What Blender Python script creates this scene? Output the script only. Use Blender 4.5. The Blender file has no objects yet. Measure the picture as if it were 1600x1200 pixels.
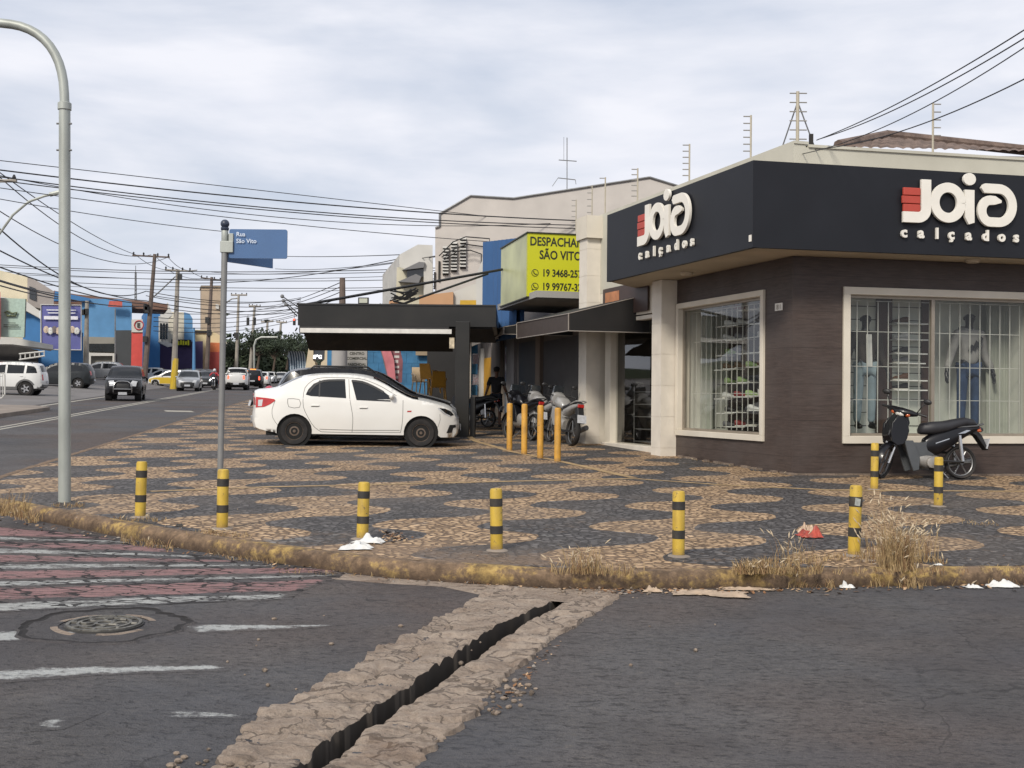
import bpy, bmesh, math, random
from math import radians as RAD, sin, cos, pi, sqrt, atan2
from mathutils import Vector as V, Matrix, noise
random.seed(7)
SC = bpy.context.scene
# ------------------------------------------------------------------ camera
FPX = 1800.0
cd = bpy.data.cameras.new('camera'); cam = bpy.data.objects.new('camera', cd); SC.collection.objects.link(cam)
cd.sensor_width = 36.0; cd.lens = 36.0*FPX/1600.0; cd.clip_end = 3000; cd.clip_start = 0.05
ROT = Matrix.Rotation(RAD(90+0.70), 3, 'X') @ Matrix.Rotation(RAD(0.527), 3, 'Z')
CAMZ = 1.6
cam.matrix_world = Matrix.Translation((0, 0, CAMZ)) @ ROT.to_4x4()
SC.camera = cam
SC.render.resolution_x = 1024; SC.render.resolution_y = 768
SC.view_settings.view_transform = 'Standard'; SC.view_settings.look = 'None'
SC.view_settings.exposure = 0.42; SC.view_settings.gamma = 1.0
try: SC.view_settings.use_curve_mapping = False
except Exception: pass
SC.cycles.max_bounces = 6; SC.cycles.transparent_max_bounces = 12
# ------------------------------------------------------------------ sky and sun
SUN_EL, SUN_AZ = 38.0, 205.0      # degrees; azimuth clockwise from +Y (behind the viewer, a little left)
W = bpy.data.worlds.new('World'); SC.world = W; W.use_nodes = True
nt = W.node_tree; N = nt.nodes; L = nt.links; N.clear()
out = N.new('ShaderNodeOutputWorld'); bg = N.new('ShaderNodeBackground')
sky = N.new('ShaderNodeTexSky'); sky.sky_type = 'NISHITA'; sky.sun_disc = False
sky.sun_elevation = RAD(SUN_EL); sky.sun_rotation = RAD(SUN_AZ); sky.air_density = 1.0; sky.dust_density = 2.5
tc = N.new('ShaderNodeTexCoord'); mp = N.new('ShaderNodeMapping'); mp.inputs['Scale'].default_value = (1.0, 1.0, 4.2)
mp.inputs['Rotation'].default_value = (0.0, 0.12, 0.3)
n1 = N.new('ShaderNodeTexNoise'); n1.inputs['Scale'].default_value = 2.3; n1.inputs['Detail'].default_value = 7; n1.inputs['Roughness'].default_value = 0.52
n1.inputs['Distortion'].default_value = 0.35
n2 = N.new('ShaderNodeTexNoise'); n2.inputs['Scale'].default_value = 7.5; n2.inputs['Detail'].default_value = 6; n2.inputs['Roughness'].default_value = 0.5
cr = N.new('ShaderNodeValToRGB')   # how much cloud hides the blue
cr.color_ramp.elements[0].position = 0.30; cr.color_ramp.elements[0].color = (0.72,)*3+(1,)
cr.color_ramp.elements[1].position = 0.56; cr.color_ramp.elements[1].color = (1, 1, 1, 1)
cc = N.new('ShaderNodeValToRGB')   # cloud tone
cc.color_ramp.elements[0].position = 0.38; cc.color_ramp.elements[0].color = (5.9, 6.35, 7.35, 1)
cc.color_ramp.elements[1].position = 0.60; cc.color_ramp.elements[1].color = (7.9, 8.0, 8.6, 1)
add = N.new('ShaderNodeMath'); add.operation = 'MULTIPLY_ADD'; add.inputs[1].default_value = 0.35; 
mixc = N.new('ShaderNodeMix'); mixc.data_type = 'RGBA'
L.new(tc.outputs['Generated'], mp.inputs['Vector']); L.new(mp.outputs['Vector'], n1.inputs['Vector']); L.new(mp.outputs['Vector'], n2.inputs['Vector'])
L.new(n2.outputs['Fac'], add.inputs[0])
sc_ = N.new('ShaderNodeMath'); sc_.operation = 'MULTIPLY'; sc_.inputs[1].default_value = 0.65
L.new(n1.outputs['Fac'], sc_.inputs[0]); L.new(sc_.outputs[0], add.inputs[2])
L.new(n1.outputs['Fac'], cr.inputs['Fac']); L.new(add.outputs[0], cc.inputs['Fac'])
L.new(cr.outputs['Color'], mixc.inputs['Factor']); L.new(sky.outputs['Color'], mixc.inputs['A']); L.new(cc.outputs['Color'], mixc.inputs['B'])
L.new(mixc.outputs['Result'], bg.inputs['Color']); bg.inputs['Strength'].default_value = 0.086
L.new(bg.outputs[0], out.inputs[0])
sl = bpy.data.lights.new('sun', 'SUN'); sl.energy = 2.4; sl.angle = RAD(12); sl.color = (1.0, 0.93, 0.82)
so = bpy.data.objects.new('sun', sl); SC.collection.objects.link(so)
sd = V((sin(RAD(SUN_AZ))*cos(RAD(SUN_EL)), cos(RAD(SUN_AZ))*cos(RAD(SUN_EL)), sin(RAD(SUN_EL))))
so.rotation_euler = sd.to_track_quat('Z', 'Y').to_euler(); so.location = (0, 0, 40)

# ------------------------------------------------------------------ placing helpers
GA, GB = 0.019, -0.012               # the street climbs gently away and falls to the right
SWH = 0.13                           # pavement height over the carriageway
def G(x, y, h=0.0): return GA*y + GB*x + h
def ray(px, py):
    d = ROT @ V(((px-800)/FPX, -(py-600)/FPX, -1)); return d/d.y
def gp(px, py, h=0.0):
    d = ray(px, py); t = (CAMZ-h)/(GA+GB*d.x-d.z)
    return V((d.x*t, t, CAMZ+d.z*t))
def gps(px, py): return gp(px, py, SWH)
def at(px, py, Y):
    d = ray(px, py); return V((d.x*Y, Y, CAMZ+d.z*Y))
def onplane(px, py, O, d2):          # vertical plane through O along d2 -> (s, z)
    r = ray(px, py); dx, dy = d2
    # t*r.x = O.x + s*dx ; t = O.y + s*dy
    s = (r.x*O[1]-O[0])/(dx-r.x*dy); t = O[1]+s*dy
    return s, CAMZ+r.z*t
# ------------------------------------------------------------------ materials
def nmat(name):
    m = bpy.data.materials.new(name); m.use_nodes = True; nt = m.node_tree
    b = nt.nodes['Principled BSDF']; return m, nt, b
MATS = {}
def mat(name, col, rough=0.6, var=0.12, scale=6.0, metal=0.0, bump=0.0, spec=0.5, emit=None, coat=0.0, stretch=(1,1,1), detail=5, dirt=0.0, dirtcol=(0.1,0.075,0.05)):
    if name in MATS: return MATS[name]
    m, nt, b = nmat(name); N, L = nt.nodes, nt.links
    b.inputs['Roughness'].default_value = rough; b.inputs['Metallic'].default_value = metal
    b.inputs['Specular IOR Level'].default_value = spec
    if coat: b.inputs['Coat Weight'].default_value = coat; b.inputs['Coat Roughness'].default_value = 0.05
    tc = N.new('ShaderNodeTexCoord'); mp = N.new('ShaderNodeMapping'); mp.inputs['Scale'].default_value = stretch
    nz = N.new('ShaderNodeTexNoise'); nz.inputs['Scale'].default_value = scale; nz.inputs['Detail'].default_value = detail
    L.new(tc.outputs['Object'], mp.inputs['Vector']); L.new(mp.outputs['Vector'], nz.inputs['Vector'])
    mx = N.new('ShaderNodeMix'); mx.data_type = 'RGBA'
    mx.inputs['A'].default_value = tuple(max(0, c*(1-var)) for c in col)+(1,); mx.inputs['B'].default_value = tuple(min(1, c*(1+var)) for c in col)+(1,)
    mr = N.new('ShaderNodeMapRange'); mr.inputs['From Min'].default_value = 0.3; mr.inputs['From Max'].default_value = 0.7
    L.new(nz.outputs['Fac'], mr.inputs['Value']); L.new(mr.outputs['Result'], mx.inputs['Factor'])
    last = mx.outputs['Result']
    if dirt:
        n3 = N.new('ShaderNodeTexNoise'); n3.inputs['Scale'].default_value = scale*0.35; n3.inputs['Detail'].default_value = 8
        L.new(mp.outputs['Vector'], n3.inputs['Vector'])
        r3 = N.new('ShaderNodeMapRange'); r3.inputs['From Min'].default_value = 0.5; r3.inputs['From Max'].default_value = 0.72; r3.inputs['To Max'].default_value = dirt
        L.new(n3.outputs['Fac'], r3.inputs['Value'])
        m2 = N.new('ShaderNodeMix'); m2.data_type = 'RGBA'; m2.inputs['B'].default_value = dirtcol+(1,)
        L.new(last, m2.inputs['A']); L.new(r3.outputs['Result'], m2.inputs['Factor']); last = m2.outputs['Result']
    L.new(last, b.inputs['Base Color'])
    if emit: b.inputs['Emission Color'].default_value = tuple(col)+(1,); b.inputs['Emission Strength'].default_value = emit
    if bump:
        bp = N.new('ShaderNodeBump'); bp.inputs['Strength'].default_value = bump; bp.inputs['Distance'].default_value = 0.02
        n4 = N.new('ShaderNodeTexNoise'); n4.inputs['Scale'].default_value = scale*4; n4.inputs['Detail'].default_value = 6
        L.new(mp.outputs['Vector'], n4.inputs['Vector']); L.new(n4.outputs['Fac'], bp.inputs['Height']); L.new(bp.outputs['Normal'], b.inputs['Normal'])
    MATS[name] = m; return m
def S(*c):                           # sRGB 0-255 -> linear
    return tuple(((v/255)/12.92 if v/255 <= 0.04045 else ((v/255+0.055)/1.055)**2.4) for v in c)
def glassmat(name, tint=(0.8, 0.85, 0.8), refl=1.0, rough=0.02):
    if name in MATS: return MATS[name]
    m = bpy.data.materials.new(name); m.use_nodes = True; nt = m.node_tree; N, L = nt.nodes, nt.links; N.clear()
    o = N.new('ShaderNodeOutputMaterial'); mx = N.new('ShaderNodeMixShader'); t = N.new('ShaderNodeBsdfTransparent'); g = N.new('ShaderNodeBsdfGlossy')
    t.inputs['Color'].default_value = tint+(1,); g.inputs['Roughness'].default_value = rough; g.inputs['Color'].default_value = (refl,)*3+(1,)
    lw = N.new('ShaderNodeLayerWeight'); lw.inputs['Blend'].default_value = 0.5
    pw = N.new('ShaderNodeMath'); pw.operation = 'POWER'; pw.inputs[1].default_value = 3.2; L.new(lw.outputs['Facing'], pw.inputs[0])
    nz = N.new('ShaderNodeTexNoise'); nz.inputs['Scale'].default_value = 1.3; bp = N.new('ShaderNodeBump'); bp.inputs['Strength'].default_value = 0.04
    L.new(nz.outputs['Fac'], bp.inputs['Height']); L.new(bp.outputs['Normal'], g.inputs['Normal'])
    ml = N.new('ShaderNodeMath'); ml.operation = 'MULTIPLY_ADD'; ml.inputs[1].default_value = 0.9; ml.inputs[2].default_value = 0.035
    L.new(pw.outputs[0], ml.inputs[0]); L.new(ml.outputs[0], mx.inputs[0]); L.new(t.outputs[0], mx.inputs[1]); L.new(g.outputs[0], mx.inputs[2]); L.new(mx.outputs[0], o.inputs[0])
    MATS[name] = m; return m
# ------------------------------------------------------------------ mesh builder
LOCM = {}
def wm(o):
    M = Matrix.LocRotScale(o.location, o.rotation_euler, o.scale)
    return (wm(o.parent) @ M) if o.parent else M
class MB:
    def __init__(s): s.v = []; s.f = []; s.m = []
    def add(s, vs, fs, m=0):
        n = len(s.v); s.v += [tuple(p) for p in vs]; s.f += [tuple(i+n for i in f) for f in fs]; s.m += [m]*len(fs); return s
    def obox(s, o, a, b, c, m=0):    # corner + three edge vectors
        o, a, b, c = V(o), V(a), V(b), V(c)
        vs = [o, o+a, o+a+b, o+b, o+c, o+a+c, o+a+b+c, o+b+c]
        fs = [(0,3,2,1), (4,5,6,7), (0,1,5,4), (1,2,6,5), (2,3,7,6), (3,0,4,7)]
        if a.cross(b).dot(c) < 0: fs = [f[::-1] for f in fs]
        return s.add(vs, fs, m)
    def box(s, x0, x1, y0, y1, z0, z1, m=0): return s.obox((x0, y0, z0), (x1-x0, 0, 0), (0, y1-y0, 0), (0, 0, z1-z0), m)
    def cbox(s, c, sx, sy, sz, rz=0, m=0):
        M = Matrix.Rotation(rz, 3, 'Z'); a, b = M @ V((sx, 0, 0)), M @ V((0, sy, 0)); o = V(c)-a/2-b/2-V((0, 0, sz/2))
        return s.obox(o, a, b, (0, 0, sz), m)
    def prism(s, poly, e, m=0):      # 3d polygon extruded by vector e
        poly = [V(p) for p in poly]; e = V(e); n = len(poly)
        nr = V((0, 0, 0))
        for i in range(n): nr += poly[i].cross(poly[(i+1) % n])
        if nr.dot(e) > 0: poly = poly[::-1]
        vs = poly+[p+e for p in poly]
        fs = [tuple(range(n)), tuple(range(2*n-1, n-1, -1))]+[(i, i+n, (i+1) % n+n, (i+1) % n) for i in range(n)]
        return s.add(vs, fs, m)
    def tube(s, pts, r, k=8, m=0, caps=True):
        pts = [V(p) for p in pts]; n = len(pts); vs = []; fs = []
        rs = r if isinstance(r, (list, tuple)) else [r]*n
        up = V((0, 0, 1)); prev = None
        for i, p in enumerate(pts):
            d = (pts[min(i+1, n-1)]-pts[max(i-1, 0)]).normalized()
            if prev is None:
                a = d.cross(up if abs(d.z) < 0.95 else V((1, 0, 0))).normalized()
            else:
                a = (prev-d*prev.dot(d)); a = a.normalized() if a.length > 1e-6 else d.orthogonal().normalized()
            prev = a; b = d.cross(a)
            vs += [p+(a*cos(2*pi*j/k)+b*sin(2*pi*j/k))*rs[i] for j in range(k)]
        for i in range(n-1):
            for j in range(k):
                fs.append((i*k+j, i*k+(j+1) % k, (i+1)*k+(j+1) % k, (i+1)*k+j))
        if caps: fs.append(tuple(range(k-1, -1, -1))); fs.append(tuple((n-1)*k+j for j in range(k)))
        return s.add(vs, fs, m)
    def lathe(s, prof, c=(0, 0, 0), k=20, m=0, axis='Z', caps=True):   # prof list of (r, z)
        vs = []; fs = []; n = len(prof); c = V(c)
        for r, z in prof:
            for j in range(k):
                a = 2*pi*j/k
                p = (r*cos(a), r*sin(a), z)
                if axis == 'Y': p = (r*cos(a), z, r*sin(a))
                if axis == 'X': p = (z, r*cos(a), r*sin(a))
                vs.append(c+V(p))
        for i in range(n-1):
            for j in range(k): fs.append((i*k+j, i*k+(j+1) % k, (i+1)*k+(j+1) % k, (i+1)*k+j))
        if caps: fs.append(tuple(range(k-1, -1, -1))); fs.append(tuple((n-1)*k+j for j in range(k)))
        if axis == 'Y': fs = [f[::-1] for f in fs]
        return s.add(vs, fs, m)
    def ball(s, c, rx, ry=None, rz=None, k=10, m=0):
        ry = ry or rx; rz = rz or rx; prof = []
        vs = []; fs = []; c = V(c); n = k//2+1
        for i in range(n+1):
            t = pi*i/n-pi/2; 
            for j in range(k): vs.append(c+V((rx*cos(t)*cos(2*pi*j/k), ry*cos(t)*sin(2*pi*j/k), rz*sin(t))))
        for i in range(n):
            for j in range(k): fs.append((i*k+j, i*k+(j+1) % k, (i+1)*k+(j+1) % k, (i+1)*k+j))
        return s.add(vs, fs, m)
    def quad(s, a, b, c, d, m=0): return s.add([a, b, c, d], [(0, 1, 2, 3)], m)
    def build(s, name, mt, parent=None, world=False, smooth=False, bevel=0.0, segs=2, angle=35):
        me = bpy.data.meshes.new(name)
        vs = s.v
        if world and parent is not None:
            Mi = wm(parent).inverted(); vs = [Mi @ V(p) for p in vs]
        me.from_pydata([tuple(p) for p in vs], [], s.f)
        for q in (mt if isinstance(mt, (list, tuple)) else [mt]): me.materials.append(q)
        me.polygons.foreach_set('material_index', s.m)
        if smooth:
            me.polygons.foreach_set('use_smooth', [True]*len(me.polygons))
            me.set_sharp_from_angle(angle=RAD(angle))
        me.validate(); me.update()
        o = bpy.data.objects.new(name, me); SC.collection.objects.link(o)
        if parent is not None: o.parent = parent
        if bevel:
            b = o.modifiers.new('bevel', 'BEVEL'); b.width = bevel; b.segments = segs; b.limit_method = 'ANGLE'; b.angle_limit = RAD(40); b.harden_normals = True
            if not smooth: me.polygons.foreach_set('use_smooth', [True]*len(me.polygons)); me.set_sharp_from_angle(angle=RAD(angle))
        return o
def thing(name, label, cat, loc=(0, 0, 0), rz=0.0, group=None):
    o = bpy.data.objects.new(name, None); SC.collection.objects.link(o); o.empty_display_size = 0.2
    o.location = loc; o.rotation_euler = (0, 0, rz); return tag(o, label, cat, group)
def tag(o, label, cat, group=None):
    o['label'] = label; o['category'] = cat
    if group: o['group'] = group
    return o
def kind(o, k): o['kind'] = k; return o
def kids(o): return [c for c in bpy.data.objects if c.parent == o]
def copy_tree(o, loc, rz, label=None, group=None):
    r = o.copy(); SC.collection.objects.link(r); r.location = loc; r.rotation_euler = (0, 0, rz)
    if label: r['label'] = label
    if group: r['group'] = group
    for ch in kids(o):
        c = ch.copy(); SC.collection.objects.link(c); c.parent = r
        for g in kids(ch):
            d = g.copy(); SC.collection.objects.link(d); d.parent = c
    return r
def textmesh(txt, size, ext=0.01, offset=0.0, align='LEFT', spacing=1.0, sx=1.0):
    cu = bpy.data.curves.new('t', 'FONT'); cu.body = txt; cu.size = size; cu.extrude = ext; cu.offset = offset; cu.align_x = align
    cu.space_character = spacing; cu.resolution_u = 3
    o = bpy.data.objects.new('t', cu); SC.collection.objects.link(o)
    dg = bpy.context.evaluated_depsgraph_get(); me = bpy.data.meshes.new_from_object(o.evaluated_get(dg))
    vs = [(v.co.x*sx, v.co.y, v.co.z) for v in me.vertices]; fs = [tuple(p.vertices) for p in me.polygons]
    bpy.data.objects.remove(o); bpy.data.curves.remove(cu); bpy.data.meshes.remove(me)
    return vs, fs
def put_text(mb, txt, size, O, ux, uz, un, m=0, **kw):   # baseline origin O, right ux, up uz, outward un
    vs, fs = textmesh(txt, size, **kw); O, ux, uz, un = V(O), V(ux), V(uz), V(un)
    mb.add([O+ux*a+uz*b+un*c for a, b, c in vs], fs, m); return mb
def stroke2d(pts, w, cap=True, n=6):   # centre line -> ribbon polygon list (quads)
    pts = [V((p[0], p[1])) for p in pts]; L_, R_ = [], []
    for i, p in enumerate(pts):
        d = (pts[min(i+1, len(pts)-1)]-pts[max(i-1, 0)]).normalized(); nn = V((-d.y, d.x))
        ww = w[i] if isinstance(w, list) else w
        L_.append(p+nn*ww/2); R_.append(p-nn*ww/2)
    return [[L_[i], R_[i], R_[i+1], L_[i+1]] for i in range(len(pts)-1)]
# ================================================================== GROUND
def world_vec(N, L):
    g = N.new('ShaderNodeNewGeometry'); return g.outputs['Position']
def mth(N, L, op, a, b=None, c=None):
    n = N.new('ShaderNodeMath'); n.operation = op
    for i, x in enumerate((a, b, c)):
        if x is None: continue
        if isinstance(x, (int, float)): n.inputs[i].default_value = x
        else: L.new(x, n.inputs[i])
    return n.outputs[0]
def mixc_(N, L, f, a, b):
    n = N.new('ShaderNodeMix'); n.data_type = 'RGBA'
    for k, x in (('Factor', f), ('A', a), ('B', b)):
        if isinstance(x, (int, float)): n.inputs[k].default_value = x
        elif isinstance(x, tuple): n.inputs[k].default_value = x+(1,) if len(x) == 3 else x
        else: L.new(x, n.inputs[k])
    return n.outputs['Result']
def nz_(N, L, vec, scale, detail=5, rough=0.5, dist=0.0):
    n = N.new('ShaderNodeTexNoise'); n.inputs['Scale'].default_value = scale; n.inputs['Detail'].default_value = detail
    n.inputs['Roughness'].default_value = rough; n.inputs['Distortion'].default_value = dist; L.new(vec, n.inputs['Vector']); return n.outputs['Fac']
def rng(N, L, x, a, b, lo=0.0, hi=1.0):
    n = N.new('ShaderNodeMapRange'); n.inputs['From Min'].default_value = a; n.inputs['From Max'].default_value = b
    n.inputs['To Min'].default_value = lo; n.inputs['To Max'].default_value = hi; L.new(x, n.inputs['Value']); return n.outputs['Result']
def voro(N, L, vec, scale, feature='DISTANCE_TO_EDGE', rnd=1.0):
    n = N.new('ShaderNodeTexVoronoi'); n.feature = feature; n.inputs['Scale'].default_value = scale; n.inputs['Randomness'].default_value = rnd
    L.new(vec, n.inputs['Vector']); return n
def mapv(N, L, vec, scale=(1, 1, 1), rot=(0, 0, 0), loc=(0, 0, 0)):
    n = N.new('ShaderNodeMapping'); n.inputs['Scale'].default_value = scale; n.inputs['Rotation'].default_value = rot; n.inputs['Location'].default_value = loc
    L.new(vec, n.inputs['Vector']); return n.outputs['Vector']
def warp(N, L, vec, scale, amt):
    n = N.new('ShaderNodeTexNoise'); n.inputs['Scale'].default_value = scale; n.inputs['Detail'].default_value = 3; L.new(vec, n.inputs['Vector'])
    s = N.new('ShaderNodeVectorMath'); s.operation = 'SUBTRACT'; L.new(n.outputs['Color'], s.inputs[0]); s.inputs[1].default_value = (0.5, 0.5, 0.5)
    m = N.new('ShaderNodeVectorMath'); m.operation = 'SCALE'; L.new(s.outputs[0], m.inputs[0]); m.inputs['Scale'].default_value = amt
    a = N.new('ShaderNodeVectorMath'); a.operation = 'ADD'; L.new(vec, a.inputs[0]); L.new(m.outputs[0], a.inputs[1]); return a.outputs[0]
def bump_(N, L, b, h, strength, dist):
    n = N.new('ShaderNodeBump'); n.inputs['Strength'].default_value = strength; n.inputs['Distance'].default_value = dist
    L.new(h, n.inputs['Height']); L.new(n.outputs['Normal'], b.inputs['Normal'])

def asphalt_mat(name='asphalt', base=(0.066, 0.063, 0.064), light=(0.115, 0.110, 0.112), paint=None, wear=0.5, crack=0.0, crackscale=3.0, crackw=0.02):
    m, nt, b = nmat(name); N, L = nt.nodes, nt.links; P = world_vec(N, L)
    big = nz_(N, L, P, 0.22, 5, 0.6, 0.4); med = nz_(N, L, mapv(N, L, P, (1, 2.2, 1)), 1.6, 6, 0.65); fine = nz_(N, L, P, 60, 2, 0.7); spk = nz_(N, L, P, 140, 1)
    f = mth(N, L, 'ADD', mth(N, L, 'MULTIPLY', rng(N, L, big, 0.35, 0.65), 0.6), mth(N, L, 'MULTIPLY', rng(N, L, med, 0.35, 0.65), 0.4))
    c = mixc_(N, L, f, base, light)
    warm = nz_(N, L, mapv(N, L, P, (1, 1, 1), (0, 0, 0.4)), 0.33, 4)
    c = mixc_(N, L, rng(N, L, warm, 0.42, 0.62, 0, 0.75), c, (0.095, 0.066, 0.054))
    c = mixc_(N, L, rng(N, L, fine, 0.3, 0.42, 0.65, 0.0), c, (0.02, 0.019, 0.02))
    c = mixc_(N, L, rng(N, L, spk, 0.62, 0.72, 0.0, 0.5), c, (0.2, 0.19, 0.17))
    gr1 = nz_(N, L, mapv(N, L, P, (0.8, 1.5, 1), (0, 0, 0.12)), 26, 4, 0.75)
    c = mixc_(N, L, rng(N, L, gr1, 0.50, 0.66, 0.0, 0.55), c, (0.13, 0.118, 0.108)); c = mixc_(N, L, rng(N, L, gr1, 0.34, 0.48, 0.7, 0.0), c, (0.032, 0.028, 0.028))
    st = nz_(N, L, mapv(N, L, P, (0.7, 3.2, 1), (0, 0, 0.12)), 5.0, 7, 0.75)
    c = mixc_(N, L, rng(N, L, st, 0.56, 0.72, 0, 0.65), c, (0.028, 0.026, 0.027)); c = mixc_(N, L, rng(N, L, st, 0.30, 0.42, 0.35, 0), c, (0.15, 0.14, 0.13))
    pit = nz_(N, L, mapv(N, L, P, (1.0, 1.9, 1), (0, 0, 0.12)), 13, 3, 0.6); c = mixc_(N, L, rng(N, L, pit, 0.62, 0.68, 0, 0.6), c, (0.022, 0.02, 0.02)); c = mixc_(N, L, rng(N, L, pit, 0.30, 0.36, 0.5, 0), c, (0.15, 0.135, 0.12))
    blue_ = nz_(N, L, mapv(N, L, P, (1, 1, 1), loc=(3, 9, 0)), 0.4, 4, 0.55); c = mixc_(N, L, rng(N, L, blue_, 0.48, 0.6, 0, 0.45), c, (0.062, 0.066, 0.078))
    blot = nz_(N, L, P, 0.55, 6, 0.62); c = mixc_(N, L, rng(N, L, blot, 0.50, 0.60, 0, 0.38), c, (0.045, 0.04, 0.04))
    # long wandering cracks
    vw = warp(N, L, P, 1.1, 0.9); vv = voro(N, L, vw, 0.42)
    thin = nz_(N, L, P, 0.6, 2)
    lc = mth(N, L, 'MULTIPLY', mth(N, L, 'LESS_THAN', vv.outputs['Distance'], 0.0022), mth(N, L, 'GREATER_THAN', thin, 0.54))
    c = mixc_(N, L, mth(N, L, 'MULTIPLY', lc, 0.4), c, (0.012, 0.011, 0.012))
    h = mth(N, L, 'ADD', mth(N, L, 'MULTIPLY', fine, 0.6), mth(N, L, 'MULTIPLY', spk, 0.4))
    if paint:
        w1 = nz_(N, L, mapv(N, L, P, (1, 2.5, 1)), 3.5, 8, 0.75); w2 = nz_(N, L, P, 22, 4, 0.7)
        wv = mth(N, L, 'ADD', mth(N, L, 'ADD', mth(N, L, 'MULTIPLY', w1, 0.5), mth(N, L, 'MULTIPLY', w2, 0.28)), mth(N, L, 'MULTIPLY', nz_(N, L, P, 1.9, 4, 0.6), 0.22))
        at_ = N.new('ShaderNodeAttribute'); at_.attribute_name = 'm'
        wv = mth(N, L, 'SUBTRACT', wv, mth(N, L, 'MULTIPLY', mth(N, L, 'SUBTRACT', 1.0, at_.outputs['Fac']), 0.20))
        k = rng(N, L, wv, wear-0.05, wear+0.04)
        c = mixc_(N, L, k, c, paint)
    if crack:
        cv = voro(N, L, warp(N, L, mapv(N, L, P, (0.62, 1.45, 1), (0, 0, 0.1)), 5.0, 0.2), crackscale)
        jag = nz_(N, L, P, 2.0, 3); thr = rng(N, L, jag, 0.35, 0.7, crackw*0.15, crackw*1.9)
        ck = mth(N, L, 'LESS_THAN', cv.outputs['Distance'], thr)
        c = mixc_(N, L, mth(N, L, 'MULTIPLY', ck, crack), c, (0.014, 0.012, 0.012))
        h = mth(N, L, 'SUBTRACT', h, mth(N, L, 'MULTIPLY', ck, 1.5))
    L.new(c, b.inputs['Base Color']); b.inputs['Roughness'].default_value = 0.82; b.inputs['Specular IOR Level'].default_value = 0.35
    bump_(N, L, b, mth(N, L, 'SUBTRACT', mth(N, L, 'ADD', h, mth(N, L, 'MULTIPLY', gr1, 1.2)), mth(N, L, 'MULTIPLY', rng(N, L, pit, 0.55, 0.68), 1.2)), 0.8, 0.018)
    return m
M_asph = asphalt_mat()
def earth_mat():
    m, nt, b = nmat('earth'); N, L = nt.nodes, nt.links; P = world_vec(N, L)
    L.new(mixc_(N, L, nz_(N, L, P, 0.8, 6), (0.03, 0.022, 0.016), (0.06, 0.05, 0.04)), b.inputs['Base Color']); b.inputs['Roughness'].default_value = 0.95; return m
M_earth = earth_mat()
# base sheet to the horizon
def gsheet(name, pts, m, h=0.0, k='structure', thick=None, mats=None):
    mb = MB(); ps = [V((p[0], p[1], G(p[0], p[1], h))) for p in pts]
    mb.add(ps, [tuple(range(len(ps)))]); o = mb.build(name, m)
    if o.data.polygons[0].normal.z < 0: o.data.flip_normals()
    kind(o, k); return o
gsheet('ground', [(-900, -30), (900, -30), (900, 1500), (-900, 1500)], M_earth, -0.5)
# drainage slot through the crossing
SL = [gp(*p) for p in ((466, 1200), (520, 1152), (594, 1102), (671, 1050), (760, 990), (868, 937))]      # slot, left lip
SR = [gp(*p) for p in ((512, 1200), (566, 1152), (640, 1102), (716, 1050), (799, 992), (886, 940))]
OL = [gp(*p) for p in ((322, 1200), (405, 1116), (520, 1060), (600, 1012), (690, 966), (758, 922))]
OR_ = [gp(*p) for p in ((650, 1200), (700, 1155), (752, 1108), (806, 1050), (868, 1000), (965, 938))]
def lerp_path(pts, t):
    n = len(pts)-1; 
    if t < 0: return pts[0]+(pts[0]-pts[1])*(-t*n)
    if t >= 1: return pts[-1]+(pts[-1]-pts[-2])*((t-1)*n)
    i = int(t*n); f = t*n-i; return pts[i].lerp(pts[i+1], f)
back = -0.5
fw = (SL[-1]-SL[-2]).normalized()
endp = SL[-1]+fw*0.5
far_up = SL[-1]+fw*400
lp = [lerp_path(SL, t/12-0.5) for t in range(0, 19)]; rp = [lerp_path(SR, t/12-0.5) for t in range(0, 19)]
gsheet('road', [(-160, -24), (lp[0].x-8, -24)]+[(p.x-0.03, p.y) for p in lp]+[(endp.x, endp.y), (far_up.x, far_up.y), (-160, far_up.y)], M_asph)
gsheet('cross_road', [(rp[0].x-8, -24)]+[(p.x+0.03, p.y) for p in rp]+[(endp.x+0.001, endp.y), (far_up.x+0.001, far_up.y), (260, far_up.y), (260, -24)], M_asph)
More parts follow.
